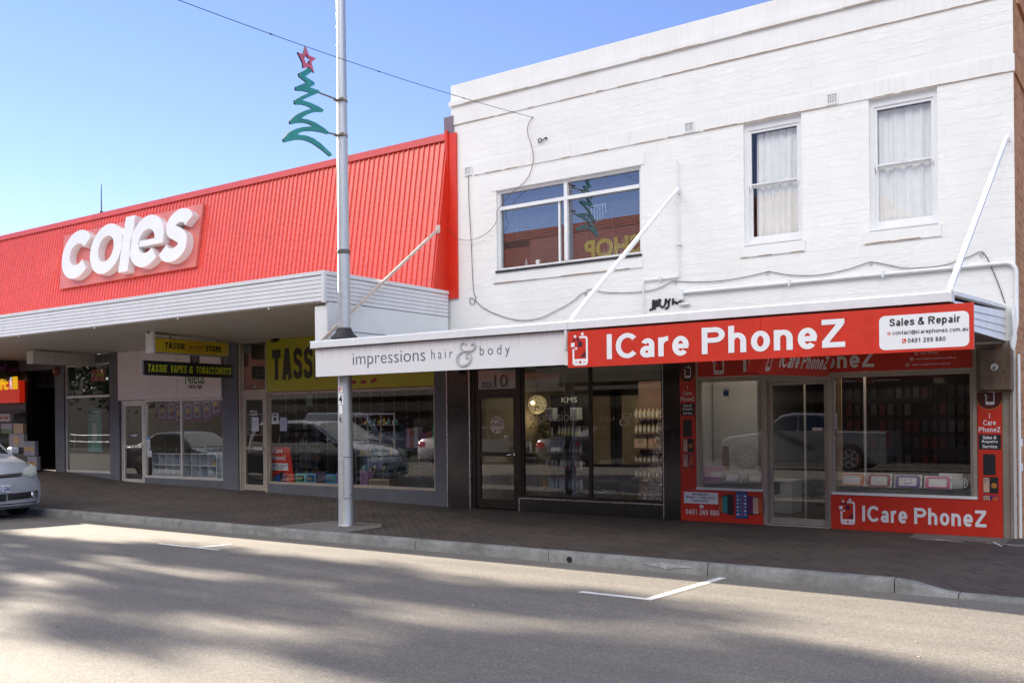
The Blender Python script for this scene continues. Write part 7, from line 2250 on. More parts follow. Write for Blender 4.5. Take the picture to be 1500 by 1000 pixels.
# pendant lamps
GLOBE = NT('woven lamp shade')
set_p(GLOBE.p, 0.6)
vv = GLOBE.n('TexVoronoi'); vv.feature = 'DISTANCE_TO_EDGE'; vv.inputs['Scale'].default_value = 26.0; GLOBE.l(GLOBE.coord(), vv.inputs['Vector'])
k_ = GLOBE.ramp(vv.outputs['Distance'], [(0.06, 0.0), (0.16, 1.0)])
GLOBE.p.inputs['Base Color'].default_value = (0.35, 0.28, 0.15, 1)
GLOBE.l(GLOBE.mix(k_, (0.10, 0.07, 0.03), (1.0, 0.78, 0.40)), GLOBE.p.inputs['Emission Color'])
GLOBE.p.inputs['Emission Strength'].default_value = 0.10
BULB = emit('warm bulb', '#ffe6b0', 2.0)
for (px, py, r, yy, lab) in ((781, 574, 0.16, YF+2.4, 'higher of two glowing woven globe lamps in the salon'), (787, 592, 0.185, YF+1.9, 'lower of two glowing woven globe lamps in the salon')):
    x, z = at(px, py, yy)
    lp2 = thing('pendant_lamp', (x, yy, z), lab, 'pendant lamp')
    mb = MB(); prof_ = [(r*math.sin(rad(a)), -r*math.cos(rad(a))) for a in range(8, 173, 12)]
    mb.lathe((x, yy, z), prof_, 24); mb.build('shade', GLOBE.mat, lp2, smooth=60)
    mb = MB(); mb.tube([(x, yy, z+r), (x, yy, 2.62)], 0.006, 6); mb.build('cord', BLACK, lp2)
    mb = MB(); mb.tube([(x+0.02, yy-r-0.005, z+0.03), (x+0.02, yy-r-0.02, z+0.03), (x+0.02, yy-r-0.03, z+0.03)], [0.035, 0.035, 0.015], 10); mb.build('bulb', BULB, lp2)
    li = bpy.data.lights.new('salon_lamp', 'POINT'); li.energy = 0.7; li.color = (1.0, 0.76, 0.42); li.shadow_soft_size = 0.15
    lo = bpy.data.objects.new('salon_lamp', li); col.objects.link(lo); lo.location = (x, yy, z-r-0.10)
# strip lights on the shop ceilings, those near the glass added as fill
def tube(x0, x1, y, z, m, w, c, label, group):
    mb = MB(); mb.box(x0, x1, y, y+0.06, z-0.03, z); tag(mb.build('tube_light', m), label, 'tube light', group)
    li = bpy.data.lights.new('tube_glow', 'AREA'); li.shape = 'RECTANGLE'; li.size = x1-x0; li.size_y = 0.06; li.energy = w; li.color = c
    lo = bpy.data.objects.new('tube_glow', li); col.objects.link(lo); lo.location = ((x0+x1)/2, y+0.03, z-0.036)
TUBE = emit('warm tube light', '#ffdca0', 0.35); CT = emit('cool tube light', '#ffe9c8', 0.3)
WC, CC = (1.0, 0.86, 0.66), (1.0, 0.90, 0.76)
G1, G2, G3, G4 = ('strip lights on the %s ceiling' % q for q in ('salon', 'phone shop', 'discount store', 'herb shop'))
for x, y, w in ((-9.2, YF+0.70, 2.4), (-7.9, YF+0.70, 2.4), (-9.0, YF+3.4, 0.7), (-7.6, YF+3.0, 0.7)):
    tube(x, x+1.1, y, 2.60, TUBE, w, WC, 'lit warm strip light on the salon ceiling, front pair added as fill', G1)
for x, y, w in ((-5.95, YF+0.30, 1.5), (-3.8, YF+0.26, 2.0), (-5.9, YF+2.4, 0.8), (-4.5, YF+3.4, 0.3), (-3.4, YF+2.2, 0.3)):
    tube(x, x+1.1, y, 2.60, CT, w, CC, 'lit strip light on the phone shop ceiling, front pair added as fill', G2)
for x, y, w in ((-15.4, YF+0.9, 2.5), (-13.0, YF+0.9, 2.5)):
    tube(x, x+1.2, y, 3.31, CT, w, CC, 'added fill strip light on the discount store ceiling', G3)
tube(-19.6, -18.4, YF+0.7, 3.31, CT, 5.0, CC, 'added fill strip light on the herb shop ceiling', G4)
# mirrors, back posts
for k, (px, lab) in enumerate(((880, 'left dark framed salon mirror on the far wall'), (925, 'right dark framed salon mirror on the far wall'))):
    x, _ = at(px, 640, YF+4.2)
    mb = MB(); frame(mb, x-0.5, x+0.5, 0.5, 2.2, YF+4.2, YF+4.26, 0.12); mb.box(x-0.38, x+0.38, YF+4.23, YF+4.24, 0.62, 2.08, 1)
    mb.box(x-0.3, x+0.3, YF+4.262, YF+4.6, 0.02, 1.4)
    tag(mb.build('salon_mirror', [BLACK, M('mirror face', (0.55, 0.46, 0.32), 0.1, 0.2)]), lab, 'mirror')
# pale shelf of products at the right
wx0, wx1 = at(926, 640, YF+1.6)[0], at(985, 640, YF+1.6)[0]
wsx = min(wx1, -6.52)
ws = thing('display_shelf', ((wx0+wsx)/2, YF+1.75, 0.02), 'pale product shelf behind the silver christmas tree in the salon', 'shelf')
mb = MB(); mb.box(wx0, wsx, YF+1.86, YF+1.9, 0.02, 2.25); mb.build('back', M('rose brown back', (0.22, 0.13, 0.10), 0.7), ws)
wz = [at(945, py, YF+1.6)[1] for py in (612, 634, 656, 677, 699)]
for z in wz:
    mb = MB(); mb.box(wx0, wsx, YF+1.55, YF+1.858, z-0.025, z); mb.build('shelf', M('brown shelf', (0.14, 0.10, 0.08), 0.6), ws)
CRB = M('cream bottle', (0.55, 0.48, 0.36), 0.4)
for k, z in enumerate(wz):
    if k == 2:
        for i, c in enumerate(((0.30, 0.25, 0.24), (0.45, 0.22, 0.14), (0.48, 0.20, 0.13))):
            mb = MB(); x = wx0+0.04+0.28*i; mb.bbox(x, x+0.25, YF+1.6, YF+1.8, z+0.001, z+0.23, 0.005); mb.box(x+0.07, x+0.17, YF+1.596, YF+1.599, z+0.09, z+0.18, 1)
            tag(mb.build('product_box', [M('peach carton', (0.50, 0.36, 0.28), 0.6), M('carton print', c, 0.5)]), ('left', 'middle', 'right')[i]+' of three peach cartons on the pale salon shelf', 'box', 'peach cartons on the pale salon shelf')
        continue
    for i in range(9):
        place(0 if k != 1 else 1, 'c%d' % k, [CRB, CRB if k < 3 else CAPS, BW], wx0+0.06+(wsx-wx0-0.12)*i/8, YF+1.66, z, 0.17, 0.035, 'product_bottle', 'cream bottle in the row on %s shelf of the pale salon unit' % ('the top', 'the second', '', 'the fourth', 'the lowest')[k], 'bottle', 'cream bottles on %s shelf of the pale unit' % ('the top', 'the second', '', 'the fourth', 'the lowest')[k])
# silver christmas tree
random.seed(11)
tx, tz = at(965, 728, YF+0.62)
xt = thing('christmas_tree', (tx+0.10, YF+0.62, 0.25), 'silver tinsel christmas tree with small baubles in the salon window corner', 'christmas tree')
mb = MB(); hT = 1.42
for k in range(3600):
    f = random.random()**1.35
    z = 0.28+hT*f; R_ = 0.42*(1-f)**0.85+0.015
    a = random.uniform(0, 6.283); r = R_*random.uniform(0.25, 1.0)*(0.85+0.25*math.sin(9*f*6.28))
    p = Vector((tx+0.10+r*math.cos(a), YF+0.62+r*math.sin(a), z-0.10*r/0.4))
    d = Vector((math.cos(a)+random.uniform(-.5,.5), math.sin(a)+random.uniform(-.5,.5), random.uniform(-.1,.6))).normalized()
    e = d.cross(Vector((0,0,1))).normalized(); L_ = random.uniform(0.04, 0.10); wd = random.uniform(0.006, 0.014)
    mb.add([p-e*wd, p+e*wd, p+d*L_], [(0,1,2)])
mb.build('branches', M('silver tinsel', (0.74, 0.74, 0.82), 0.45), xt)
mb = MB()
for k in range(34):
    f = random.random()**1.2; a = random.uniform(2.4, 6.9); R_ = 0.42*(1-f)**0.85+0.02
    c = (tx+0.10+R_*math.cos(a), YF+0.62+R_*math.sin(a), 0.26+hT*f)
    mb.lathe(c, [(0.004, -0.02), (0.017, -0.008), (0.017, 0.008), (0.004, 0.02)], 8, k % 2)
mb.build('bauble', [M('silver bauble', (0.6, 0.6, 0.62), 0.12, 0.9), M('gold bauble', (0.55, 0.36, 0.14), 0.15, 0.9)], xt, smooth=60)
mb = MB(); mb.lathe((tx+0.10, YF+0.62, 0.02), [(0.16, 0), (0.05, 0.05), (0.02, 0.08), (0.018, 0.5)], 10); mb.build('stand', BLACK, xt)
# dark foliage and white tubs by the salon door
def bush(name, c, r, n, m, label, cat, seed, s_=0.05):
    rnd = random.Random(seed); mb = MB()
    for _ in range(n):
        u = Vector((rnd.gauss(0,1), rnd.gauss(0,1), rnd.gauss(0,1))).normalized()*r*rnd.uniform(0.2, 1)
        p = Vector(c)+u; a = (u+Vector((0,0,0.05))).normalized(); b = a.cross(Vector((rnd.random(), rnd.random(), rnd.random()))).normalized()
        mb.add([p, p+a*s_*0.6+b*s_*0.25, p+a*s_*1.3, p+a*s_*0.6-b*s_*0.25], [(0,1,2,3)])
    return mb, tag(mb.build(name, m), label, cat)
x, z = at(777, 625, YF+2.2)
t_ = thing('potted_plant', (x, YF+2.2, 0.02), 'dark leafy plant on a stand left of the black salon shelf', 'plant')
mbx, fo = bush('foliage', (x, YF+2.2, z), 0.30, 420, M('dark leaf', (0.02, 0.03, 0.015), 0.5), None, None, 2, 0.09)
fo.parent = t_; fo.location = -Vector(t_.location)
mb = MB(); mb.lathe((x, YF+2.2, 0.02), [(0.12, 0), (0.14, 0.25), (0.02, 0.26), (0.015, z-0.1)], 12); mb.build('pot', BLACK, t_)
for k, px in enumerate((766, 770, 774)):
    x, z = at(px, 664, YF+0.9)
    place(1, 'tub', [BW, BW, BG], x, YF+0.95, 0.98, 0.20, 0.034, 'product_bottle', 'white tall bottle in the row of three left of the black salon stand', 'bottle', 'three white bottles beside the salon door')
mb = MB(); x, z = at(770, 668, YF+0.9); mb.box(x-0.2, x+0.2, YF+0.62, YF+1.1, 0.955, 0.979); mb.box(x-0.17, x+0.17, YF+0.9, YF+1.08, 0.02, 0.954)
tag(mb.build('side_table', M('dark counter', (0.09, 0.08, 0.07), 0.5)), 'narrow dark counter left of the black salon stand', 'counter')
mb = MB()
for k in range(5):
    x, z = at(708+7.5*k, 606, YF+1.6)
    q = [(x+0.05*math.cos(rad(a)), YF+1.6, z+0.05*math.sin(rad(a))) for a in range(-200, 60, 26)]
    mb.tube(q, 0.012, 6)
tag(mb.build('cap_hooks', BLACK), 'row of dark curled hooks seen through the salon door', 'hooks')

# ---- phone shop goods
TAB = [M('orange tablet case', (0.60, 0.20, 0.03), 0.5), M('dark red tablet case', (0.30, 0.03, 0.03), 0.5), M('violet tablet case', (0.10, 0.05, 0.25), 0.5), M('pink tablet case', (0.60, 0.10, 0.28), 0.5), M('grey tablet case', (0.25, 0.22, 0.2), 0.5)]
CARD = M('white display card', (0.78, 0.76, 0.74), 0.6); CLEAR = M('clear wrap', (0.68, 0.67, 0.66), 0.12, var=0.35, scale=14)
def tablet(px0, px1, py0, py1, mi, label, pic=None):
    y = YF+0.20
    x0, x1, z0, z1 = rect(px0, py0, px1, py1, y); z0 = 0.592; h = z1-z0
    t = thing('tablet_case', ((x0+x1)/2, y, z0), label, 'tablet case', 'tablet cases on the phone shop plinth')
    mb = MB()
    O_, uz_ = (x0, y, z0), Vector((0, 0.28, 1)).normalized()
    W_ = x1-x0
    mb.plate([(0,0),(W_,0),(W_,h),(0,h)], O_, XU, uz_, -0.02, 0.0, 0); mb.build('pack', CLEAR, t)
    mb = MB()
    mb.plate(rr(W_*0.06, h*0.03, W_*0.94, h*0.92, 0.03), O_, XU, uz_, 0.001, 0.012, 0, holes=[rr(W_*0.17, h*0.14, W_*0.83, h*0.80, 0.01)])
    mb.build('case', TAB[mi], t)
    mb = MB(); mb.plate([(W_*0.17, h*0.14), (W_*0.83, h*0.14), (W_*0.83, h*0.80), (W_*0.17, h*0.80)], O_, XU, uz_, 0.001, 0.003, 0)
    q = [(W_*0.5+W_*0.13*math.cos(rad(a)), h*0.5+h*0.2*math.sin(rad(a))) for a in range(200, 345, 12)]
    if pic: mb.plate(stroke(q, 0.010), O_, XU, uz_, 0.003, 0.004, 1); mb.plate(circ(W_*0.4, h*0.6, 0.009, 8), O_, XU, uz_, 0.003, 0.004, 1); mb.plate(circ(W_*0.6, h*0.6, 0.009, 8), O_, XU, uz_, 0.003, 0.004, 1)
    mb.build('card', [CARD, TAB[mi] if mi != 1 else M('yellow smile', (0.55, 0.42, 0.05), 0.5)], t)
for a in ((1227, 1268, 691, 713, 0, 'orange tablet case with white card in the right phone shop window', None), (1269, 1306, 692, 713, 1, 'dark red tablet case with a smile in the right phone shop window', 1), (1309, 1350, 694, 714, 2, 'violet tablet case with a smile in the right phone shop window', 1), (1353, 1394, 696, 715, 3, 'pink rimmed tablet case in the right phone shop window', None),
          (1058, 1086, 689, 706, 4, 'first grey tablet case right of the pink packet in the left phone shop window', None), (1092, 1119, 691, 707, 4, 'grey tablet case nearest the door in the left phone shop window', None)):
    tablet(*a)
mb = MB(); x0, x1, z0, z1 = rect(1029, 682, 1060, 704, YF+0.25); mb.bbox(x0, x1, YF+0.25, YF+0.29, 0.592, z1, 0.004); mb.box(x0+0.14, x1-0.03, YF+0.2465, YF+0.249, 0.665, z1-0.09, 1)
tag(mb.build('packet', [M('pink packet', (0.60, 0.22, 0.42), 0.5), CARD]), 'pink packet with a white clock face in the left phone shop window', 'packet')
mb = MB(); mb.add([(-5.92, YF+0.55, 0.592), (-5.78, YF+0.55, 0.592), (-5.80, YF+0.55, 1.14), (-5.90, YF+0.55, 1.14), (-5.92, YF+0.58, 0.592), (-5.78, YF+0.58, 0.592), (-5.80, YF+0.58, 1.14), (-5.90, YF+0.58, 1.14)], [(0,1,2,3), (7,6,5,4), (3,2,6,7), (1,5,6,2), (0,3,7,4)])
tag(mb.build('cardboard_sheet', M('brown cardboard', (0.22, 0.14, 0.08), 0.8)), 'brown cardboard piece leaning in the left phone shop window', 'cardboard')
mb = MB(); x0, x1, z0, z1 = rect(1375, 691, 1410, 713, YF+0.32); mb.bbox(x0, x1, YF+0.32, YF+0.4, 0.592, z1-0.02, 0.004)
tag(mb.build('product_box', CARD), 'plain white carton at the right end of the right phone shop window', 'box')
x0, x1 = at(1130, 720, YF+1.5)[0], at(1160, 720, YF+1.5)[0]
mb = MB(); mb.bbox(x0-0.1, x1, YF+1.5, YF+2.0, 0.02, 0.52, 0.01); mb.box(x0-0.1, x1, YF+1.49, YF+2.0, 0.522, 0.56)
tag(mb.build('counter', M('white counter', (0.50, 0.50, 0.50), 0.4)), 'white counter just inside the phone shop door', 'counter')
# accessory wall: panel of hanging packets at the back
aw2 = thing('accessory_rack', (-3.6, YF+4.2, 0.02), 'dark rack of small hanging packets deep in the phone shop', 'rack')
mb = MB(); mb.box(-5.4, -2.1, YF+4.3, YF+4.35, 0.02, 2.3); mb.build('back', M('rack back', (0.025, 0.016, 0.016), 0.7), aw2)
random.seed(5)
mb = MB()
for i in range(22):
    for j in range(6):
        if random.random() < 0.25: continue
        x, z = -5.3+0.145*i, 0.4+0.3*j
        mb.box(x, x+0.10, YF+4.25, YF+4.27, z, z+0.2, random.randrange(4))
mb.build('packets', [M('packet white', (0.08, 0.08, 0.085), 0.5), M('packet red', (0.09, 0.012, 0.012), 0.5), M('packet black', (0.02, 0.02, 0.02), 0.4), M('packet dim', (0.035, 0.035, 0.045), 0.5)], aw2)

# ---- discount store goods
random.seed(31)
sh2 = thing('display_shelf', (-15.0, YF+1.4, 0.1), 'dark shelf unit packed with small boxes behind the red poster in the discount store', 'shelf')
xa, za = at(412, 700, YF+1.3); xb, zb3 = at(462, 622, YF+1.3)
mb = MB(); mb.box(xa, xb, YF+1.6, YF+1.64, 0.1, zb3); mb.build('back', BLACK, sh2)
PK = [M('box grey', (0.20, 0.20, 0.22), 0.5), M('box brown', (0.16, 0.11, 0.08), 0.5), M('box slate', (0.10, 0.12, 0.15), 0.5), M('box pale', (0.32, 0.30, 0.28), 0.5)]
mb, mc = MB(), MB()
for j in range(8):
    z = 0.2+(zb3-0.3)*j/7
    mb.box(xa, xb, YF+1.3, YF+1.598, z-0.02, z)
    n = 8
    for i in range(n):
        if random.random() < 0.12: continue
        x = xa+0.03+(xb-xa-0.06)*i/n; mc.box(x, x+(xb-xa)/n*0.8, YF+1.33, YF+1.5, z+0.001, z+random.uniform(0.09, 0.16), random.randrange(4))
mb.build('shelf', BLACK, sh2); mc.build('stock', PK, sh2)
# red A board style poster with phones
po = thing('poster_board', (-15.55, YF+0.3, 0.3), 'leaning red poster with pictured phones inside the discount store window', 'poster')
def pq(px, py, y): x, z = at(px, py, y); return (x, z)
yp_ = YF+0.22
c = [pq(395, 707, yp_), pq(431, 709, yp_), pq(424, 655, yp_), pq(396, 654, yp_)]
mb = MB(); mb.plate(c, (0, yp_, 0), XU, ZU, -0.02, 0, 0); mb.build('board', SM2, po)
mb = MB(); x0, z0 = c[3][0]+0.03, c[3][1]
grot(mb, 'ICare', (x0+0.03, yp_, z0-0.13), XU, ZU, 0.33, 0.10, 1, 0.2); grot(mb, 'PhoneZ', (x0+0.02, yp_, z0-0.28), XU, ZU, 0.44, 0.10, 1, 0.2)
mb.plate([(x0+0.03, z0-0.50), (x0+0.53, z0-0.50), (x0+0.51, z0-0.35), (x0+0.01, z0-0.35)], (0, yp_, 0), XU, ZU, 0, 0.003, 1)
grot(mb, 'MOBILE+TABLETS', (x0+0.05, yp_, z0-0.415), XU, ZU, 0.44, 0.035, 3, 0.18, lift=0.005); grot(mb, 'REPAIRS', (x0+0.15, yp_, z0-0.475), XU, ZU, 0.24, 0.035, 3, 0.18, lift=0.005)
for k in range(5):
    x = x0+0.05+0.105*k; h = 0.30+0.05*(2-abs(k-2))
    mb.plate(rr(x, z0-0.93, x+0.12, z0-0.93+h, 0.015), (0, yp_, 0), XU, ZU, 0.0, 0.003+0.001*(2-abs(k-2)), 3); mb.plate(rr(x+0.01, z0-0.92, x+0.11, z0-0.94+h, 0.012), (0, yp_, 0), XU, ZU, 0.003, 0.0045+0.001*(2-abs(k-2)), (8, 9, 3, 6, 7)[k])
mb.build('lettering', SM2, po)
tid = [('mint', (0.15, 0.48, 0.42)), ('sky blue', (0.18, 0.36, 0.55)), ('black', (0.03, 0.03, 0.04)), ('bright blue', (0.04, 0.22, 0.45)), ('purple', (0.22, 0.12, 0.35))]
for k, (px0, px1, py0, py1) in enumerate(((433, 447, 693, 708), (448, 462, 693, 708), (463, 478, 690, 709), (477, 492, 694, 710), (492, 500, 692, 710))):
    x0, x1, z0, z1 = rect(px0, py0, px1, py1, YF+0.25)
    mb = MB(); mb.bbox(x0, x1, YF+0.25, YF+0.36, 0.31, z1, 0.006); mb.box(x0+0.03, x1-0.03, YF+0.246, YF+0.249, 0.34, z1-0.03, 1); mb.box(x0+0.05, x1-0.08, YF+0.243, YF+0.2455, 0.36, z1-0.07, 2)
    tag(mb.build('gift_carton', [M('carton '+tid[k][0], tid[k][1], 0.5), M('carton window %d' % k, tuple(0.4*v for v in tid[(k+2) % 5][1]), 0.2), M('carton figure %d' % k, [(0.08, 0.2, 0.06), (0.15, 0.15, 0.12), (0.08, 0.08, 0.09), (0.03, 0.1, 0.2), (0.2, 0.1, 0.1)][k], 0.4)]), tid[k][0]+' windowed carton on the discount store sill, left of the pole', 'carton')
for (px0, px1, py0, py1, c_, lab) in ((527, 538, 690, 711, (0.35, 0.18, 0.33), 'mauve carton on the discount store sill just right of the pole'), (540, 570, 701, 715, (0.30, 0.22, 0.15), 'long brown carton on the discount store sill right of the pole'), (549, 570, 686, 701, (0.07, 0.08, 0.10), 'dark carton stacked behind the long brown carton')):
    y = YF+0.25 if 'stacked' not in lab else YF+0.5
    x0, x1, z0, z1 = rect(px0, py0, px1, py1, y)
    mb = MB(); mb.bbox(x0, x1, y, y+0.2, 0.30, z1, 0.006); mb.box(x0+0.03, x1-0.03, y-0.004, y-0.001, 0.34, z1-0.03, 1)
    tag(mb.build('gift_carton', [M('carton c%d' % px0, c_, 0.5), M('carton p%d' % px0, tuple(v*0.5 for v in c_), 0.4)]), lab, 'carton')
# glass cabinet with bright trinkets, purple and orange boxes on a ledge, cactus toy
gc = thing('glass_cabinet', (-13.2, YF+1.2, 0.1), 'glass cabinet of small bright trinkets in the middle of the discount store', 'cabinet')
xa, xb = at(520, 650, YF+1.2)[0], at(578, 650, YF+1.2)[0]
mb = MB(); frame(mb, xa, xb, 0.1, 1.75, YF+1.2, YF+1.23, 0.025)
for z in (0.5, 0.85, 1.2, 1.5): mb.box(xa+0.025, xb-0.025, YF+1.2, YF+1.5, z, z+0.012)
for f in (0.33, 0.66): mb.box(xa+(xb-xa)*f-0.01, xa+(xb-xa)*f+0.01, YF+1.2, YF+1.22, 0.125, 1.72)
mb.build('frame', M('cabinet metal', (0.40, 0.41, 0.42), 0.3, 0.7), gc)
mb = MB()
for z in (0.512, 0.862, 1.212, 1.512):
    for i in range(16):
        x = xa+0.06+(xb-xa-0.12)*i/15; h = random.uniform(0.05, 0.16)
        mb.lathe((x, YF+1.32, z), [(0.03, 0), (0.034, h*0.5), (0.012, h)], 7, random.randrange(5))
mb.build('stock', [M('trinket white', (0.55, 0.55, 0.55), 0.3), M('trinket gold', (0.55, 0.40, 0.08), 0.3, 0.5), M('trinket teal', (0.08, 0.32, 0.34), 0.3), M('trinket black', (0.02, 0.02, 0.02), 0.3), M('trinket violet', (0.25, 0.12, 0.35), 0.4)], gc)
ld = thing('wall_shelf', (-12.2, YF+1.0, 0.9), 'shelf of purple and orange packs near the right end of the discount store window', 'shelf')
xa, xb = at(592, 655, YF+1.0)[0], at(634, 655, YF+1.0)[0]
za = at(610, 656, YF+1.0)[1]
mb = MB(); mb.box(xa, xb, YF+1.0, YF+1.3, za-0.03, za); mb.box(xa, xb, YF+1.3, YF+1.33, 0.1, za+0.6); mb.build('board', BLACK, ld)
mb = MB()
for i, (w_, h, mi) in enumerate(((0.08, 0.40, 0), (0.10, 0.36, 1), (0.10, 0.42, 2), (0.22, 0.30, 3), (0.12, 0.34, 1), (0.1, 0.45, 4))):
    x = xa+0.02+sum((0.08, 0.10, 0.10, 0.22, 0.12, 0.1)[:i])+0.012*i
    mb.box(x, x+w_, YF+1.05, YF+1.2, za+0.001, za+h, mi)
mb.build('stock', [M('pack pink', (0.45, 0.25, 0.32), 0.5), M('pack rust', (0.30, 0.10, 0.05), 0.5), M('pack white', (0.5, 0.5, 0.55), 0.5), M('pack purple', (0.22, 0.08, 0.22), 0.5), M('pack green', (0.04, 0.35, 0.06), 0.5)], ld)
x, z = at(593, 690, YF+0.5)
mbx, fo = bush('toy_plant', (x, YF+0.5, 0.75), 0.17, 160, M('dark green felt', (0.02, 0.06, 0.02), 0.7), 'dark green toy plant with a pink flower in the discount store window', 'toy plant', 7, 0.16)
# hanging strings of tiny lights
mb = MB()
for k in range(15):
    x = -15.7+0.31*k
    z = 2.15; mb.tube([(x, YF+0.35, 2.2), (x+0.01, YF+0.35, 1.2), (x, YF+0.35, 0.4)], 0.0025, 4)
    while z > 0.45:
        mb.box(x-0.006, x+0.006, YF+0.335, YF+0.345, z, z+0.014, 1); z -= random.uniform(0.07, 0.13)
tag(mb.build('string_lights', [M('clear wire', (0.20, 0.18, 0.16), 0.4), M('tiny lamp', (0.60, 0.56, 0.48), 0.3)]), 'curtain of hanging string lights across the discount store window', 'string lights')
mb = MB(); x0, x1, z0, z1 = rect(449, 578, 457, 594, YF+0.6); mb.box(x0, x1, YF+0.6, YF+0.61, z0, z1)
tag(mb.build('card', M('pale blue card', (0.20, 0.28, 0.36), 0.6)), 'pale blue card hanging high in the discount store window', 'card')

# ---- herb shop: bunting, white cube shelves
for k, (px, py, tilt) in enumerate(((238, 601, -3), (251, 601, -1), (262, 605, 0), (276, 602, 2), (289, 600, -2), (303, 599, 8), (316, 592, 10))):
    y = YF+0.45
    x, z = at(px, py, y)
    fl = thing('prayer_flag', (x, y, z+0.2), ('left most', 'second', 'third, hidden by the frame', 'fourth', 'fifth', 'sixth, tilted', 'right most and highest')[k]+' purple bunting flag hanging in the herb shop window', 'flag', 'purple flags in the herb shop window')
    ux = Vector((math.cos(rad(tilt)), 0, math.sin(rad(tilt)))); uz = Vector((-math.sin(rad(tilt)), 0, math.cos(rad(tilt))))
    mb = MB(); O_ = Vector((x, y, z))
    q = [(-0.17, -0.24), (-0.08, -0.27), (0.0, -0.255), (0.08, -0.27), (0.17, -0.24), (0.15, 0.22), (-0.15, 0.22)]
    mb.plate(q, O_, ux, uz, 0, 0.004, 0); mb.build('cloth', M('purple cloth', (0.13, 0.03, 0.13), 0.8), fl)
    mb = MB(); mb.plate(rr(-0.115, -0.18, 0.115, 0.17, 0.02, 2), O_, ux, uz, 0.004, 0.006, 0, holes=[rr(-0.095, -0.155, 0.095, 0.145, 0.02, 2)])
    mb.plate(circ(0, 0.0, 0.06, 14), O_, ux, uz, 0.006, 0.008, 1); mb.plate(rr(-0.05, -0.12, 0.05, -0.04, 0.02, 2), O_, ux, uz, 0.008, 0.0095, 2)
    for a in range(0, 360, 45): mb.plate([(0.07*math.cos(rad(a-14)), 0.07*math.sin(rad(a-14))), (0.07*math.cos(rad(a+14)), 0.07*math.sin(rad(a+14))), (0.092*math.cos(rad(a)), 0.105*math.sin(rad(a)))], O_, ux, uz, 0.004, 0.007, 0)
    mb.build('print', [M('light blue print', (0.20, 0.38, 0.50), 0.7), M('amber print', (0.50, 0.32, 0.04), 0.7), M('plum print', (0.10, 0.02, 0.10), 0.7)], fl)
mb = MB()
mb.tube(spline([(at(p[0], p[1], YF+0.46)[0], YF+0.46, at(p[0], p[1], YF+0.46)[1]) for p in ((226, 588), (251, 591), (276, 591), (303, 588), (322, 574))], 5), 0.004, 5)
tag(mb.build('bunting_cord', BLACK), 'dark cord carrying the purple flags in the herb shop window', 'cord')
CUBE = M('white cube shelf', (0.66, 0.68, 0.70), 0.5)
for k, (pa, pb, lab) in enumerate(((223, 263.5, 'white cube shelf unit at the left of the herb shop window'), (269, 317, 'white cube shelf unit at the right of the herb shop window'))):
    y = YF+0.22
    x0, x1 = at(pa, 680, y)[0], at(pb, 680, y)[0]
    z0, z1 = 0.33, at((pa+pb)/2, 664, y)[1]
    u = thing('cube_shelf', ((x0+x1)/2, y+0.15, z0), lab, 'shelf', 'white cube shelves in the herb shop')
    mb = MB(); n = 4; t = 0.018
    mb.box(x0, x1, y+0.30, y+0.31, z0, z1)
    for i in range(n+1): xx = x0+(x1-x0)*i/n; mb.box(xx-t/2, xx+t/2, y, y+0.298, z0, z1)
    for i in range(n):
        a, b = x0+(x1-x0)*i/n+t/2, x0+(x1-x0)*(i+1)/n-t/2
        for z in (z0, (z0+z1)/2-t/2, z1-t): mb.box(a, b, y+0.002, y+0.298, z, z+t)
    mb.build('carcass', CUBE, u)
    random.seed(50+k)
    for i in range(n):
        for j in range(2):
            if random.random() < 0.45: continue
            xx = x0+(x1-x0)*(i+0.5)/n; zz_ = (z0 if j == 0 else (z0+z1)/2-t/2)+t+0.001
            h = random.uniform(0.10, 0.24); ci = random.randrange(5)
            nm, cc = (('amber', (0.42, 0.32, 0.04)), ('black', (0.03, 0.025, 0.02)), ('lilac', (0.45, 0.30, 0.50)), ('brown', (0.12, 0.07, 0.05)), ('blue', (0.15, 0.25, 0.42)))[ci]
            mb = MB(); mb.lathe((xx+random.uniform(-.05,.05), y+0.12, zz_), [(0.045, 0), (0.05, h*0.3), (0.03, h*0.6), (0.035, h*0.75), (0.012, h)], 10)
            tag(mb.build('ornament', M('ornament '+nm, cc, 0.4), smooth=50), '%s ornament in the %s cube of the %s row, %s herb shop shelf' % (nm, ('first', 'second', 'third', 'fourth')[i], ('lower', 'upper')[j], ('left', 'right')[k]), 'ornament')
    for i in range(5):
        xx = x0+(x1-x0)*(0.1+0.2*i); h = random.uniform(0.08, 0.3)
        mb = MB(); mb.lathe((xx, y+0.15, z1+0.001), [(0.05, 0), (0.06, 0.02), (0.015, h*0.5), (0.03, h*0.8), (0.006, h)], 8)
        tag(mb.build('figurine', M('dark figurine', (0.05, 0.045, 0.04), 0.4), smooth=50), 'small dark figurine standing on top of the %s white herb shop shelf' % ('left', 'right')[k], 'figurine', 'figurines on the %s cube shelf' % ('left', 'right')[k])
mb = MB(); x0, x1 = at(318, 680, YF+0.3)[0], -17.45; mb.box(x0+0.03, x1, YF+0.3, YF+0.34, 0.33, at(322, 664, YF+0.3)[1])
tag(mb.build('blank_panel', M('pale grey panel', (0.36, 0.40, 0.44), 0.5)), 'plain pale grey panel beside the right white cube shelf', 'panel')
x, z = at(232, 618, YF+1.6)
mbx, fo = bush('dried_herbs', (x, YF+1.6, z), 0.35, 300, M('dried herb', (0.04, 0.035, 0.02), 0.8), 'bunch of dark dried herbs hanging inside the herb shop', 'herbs', 17, 0.12)
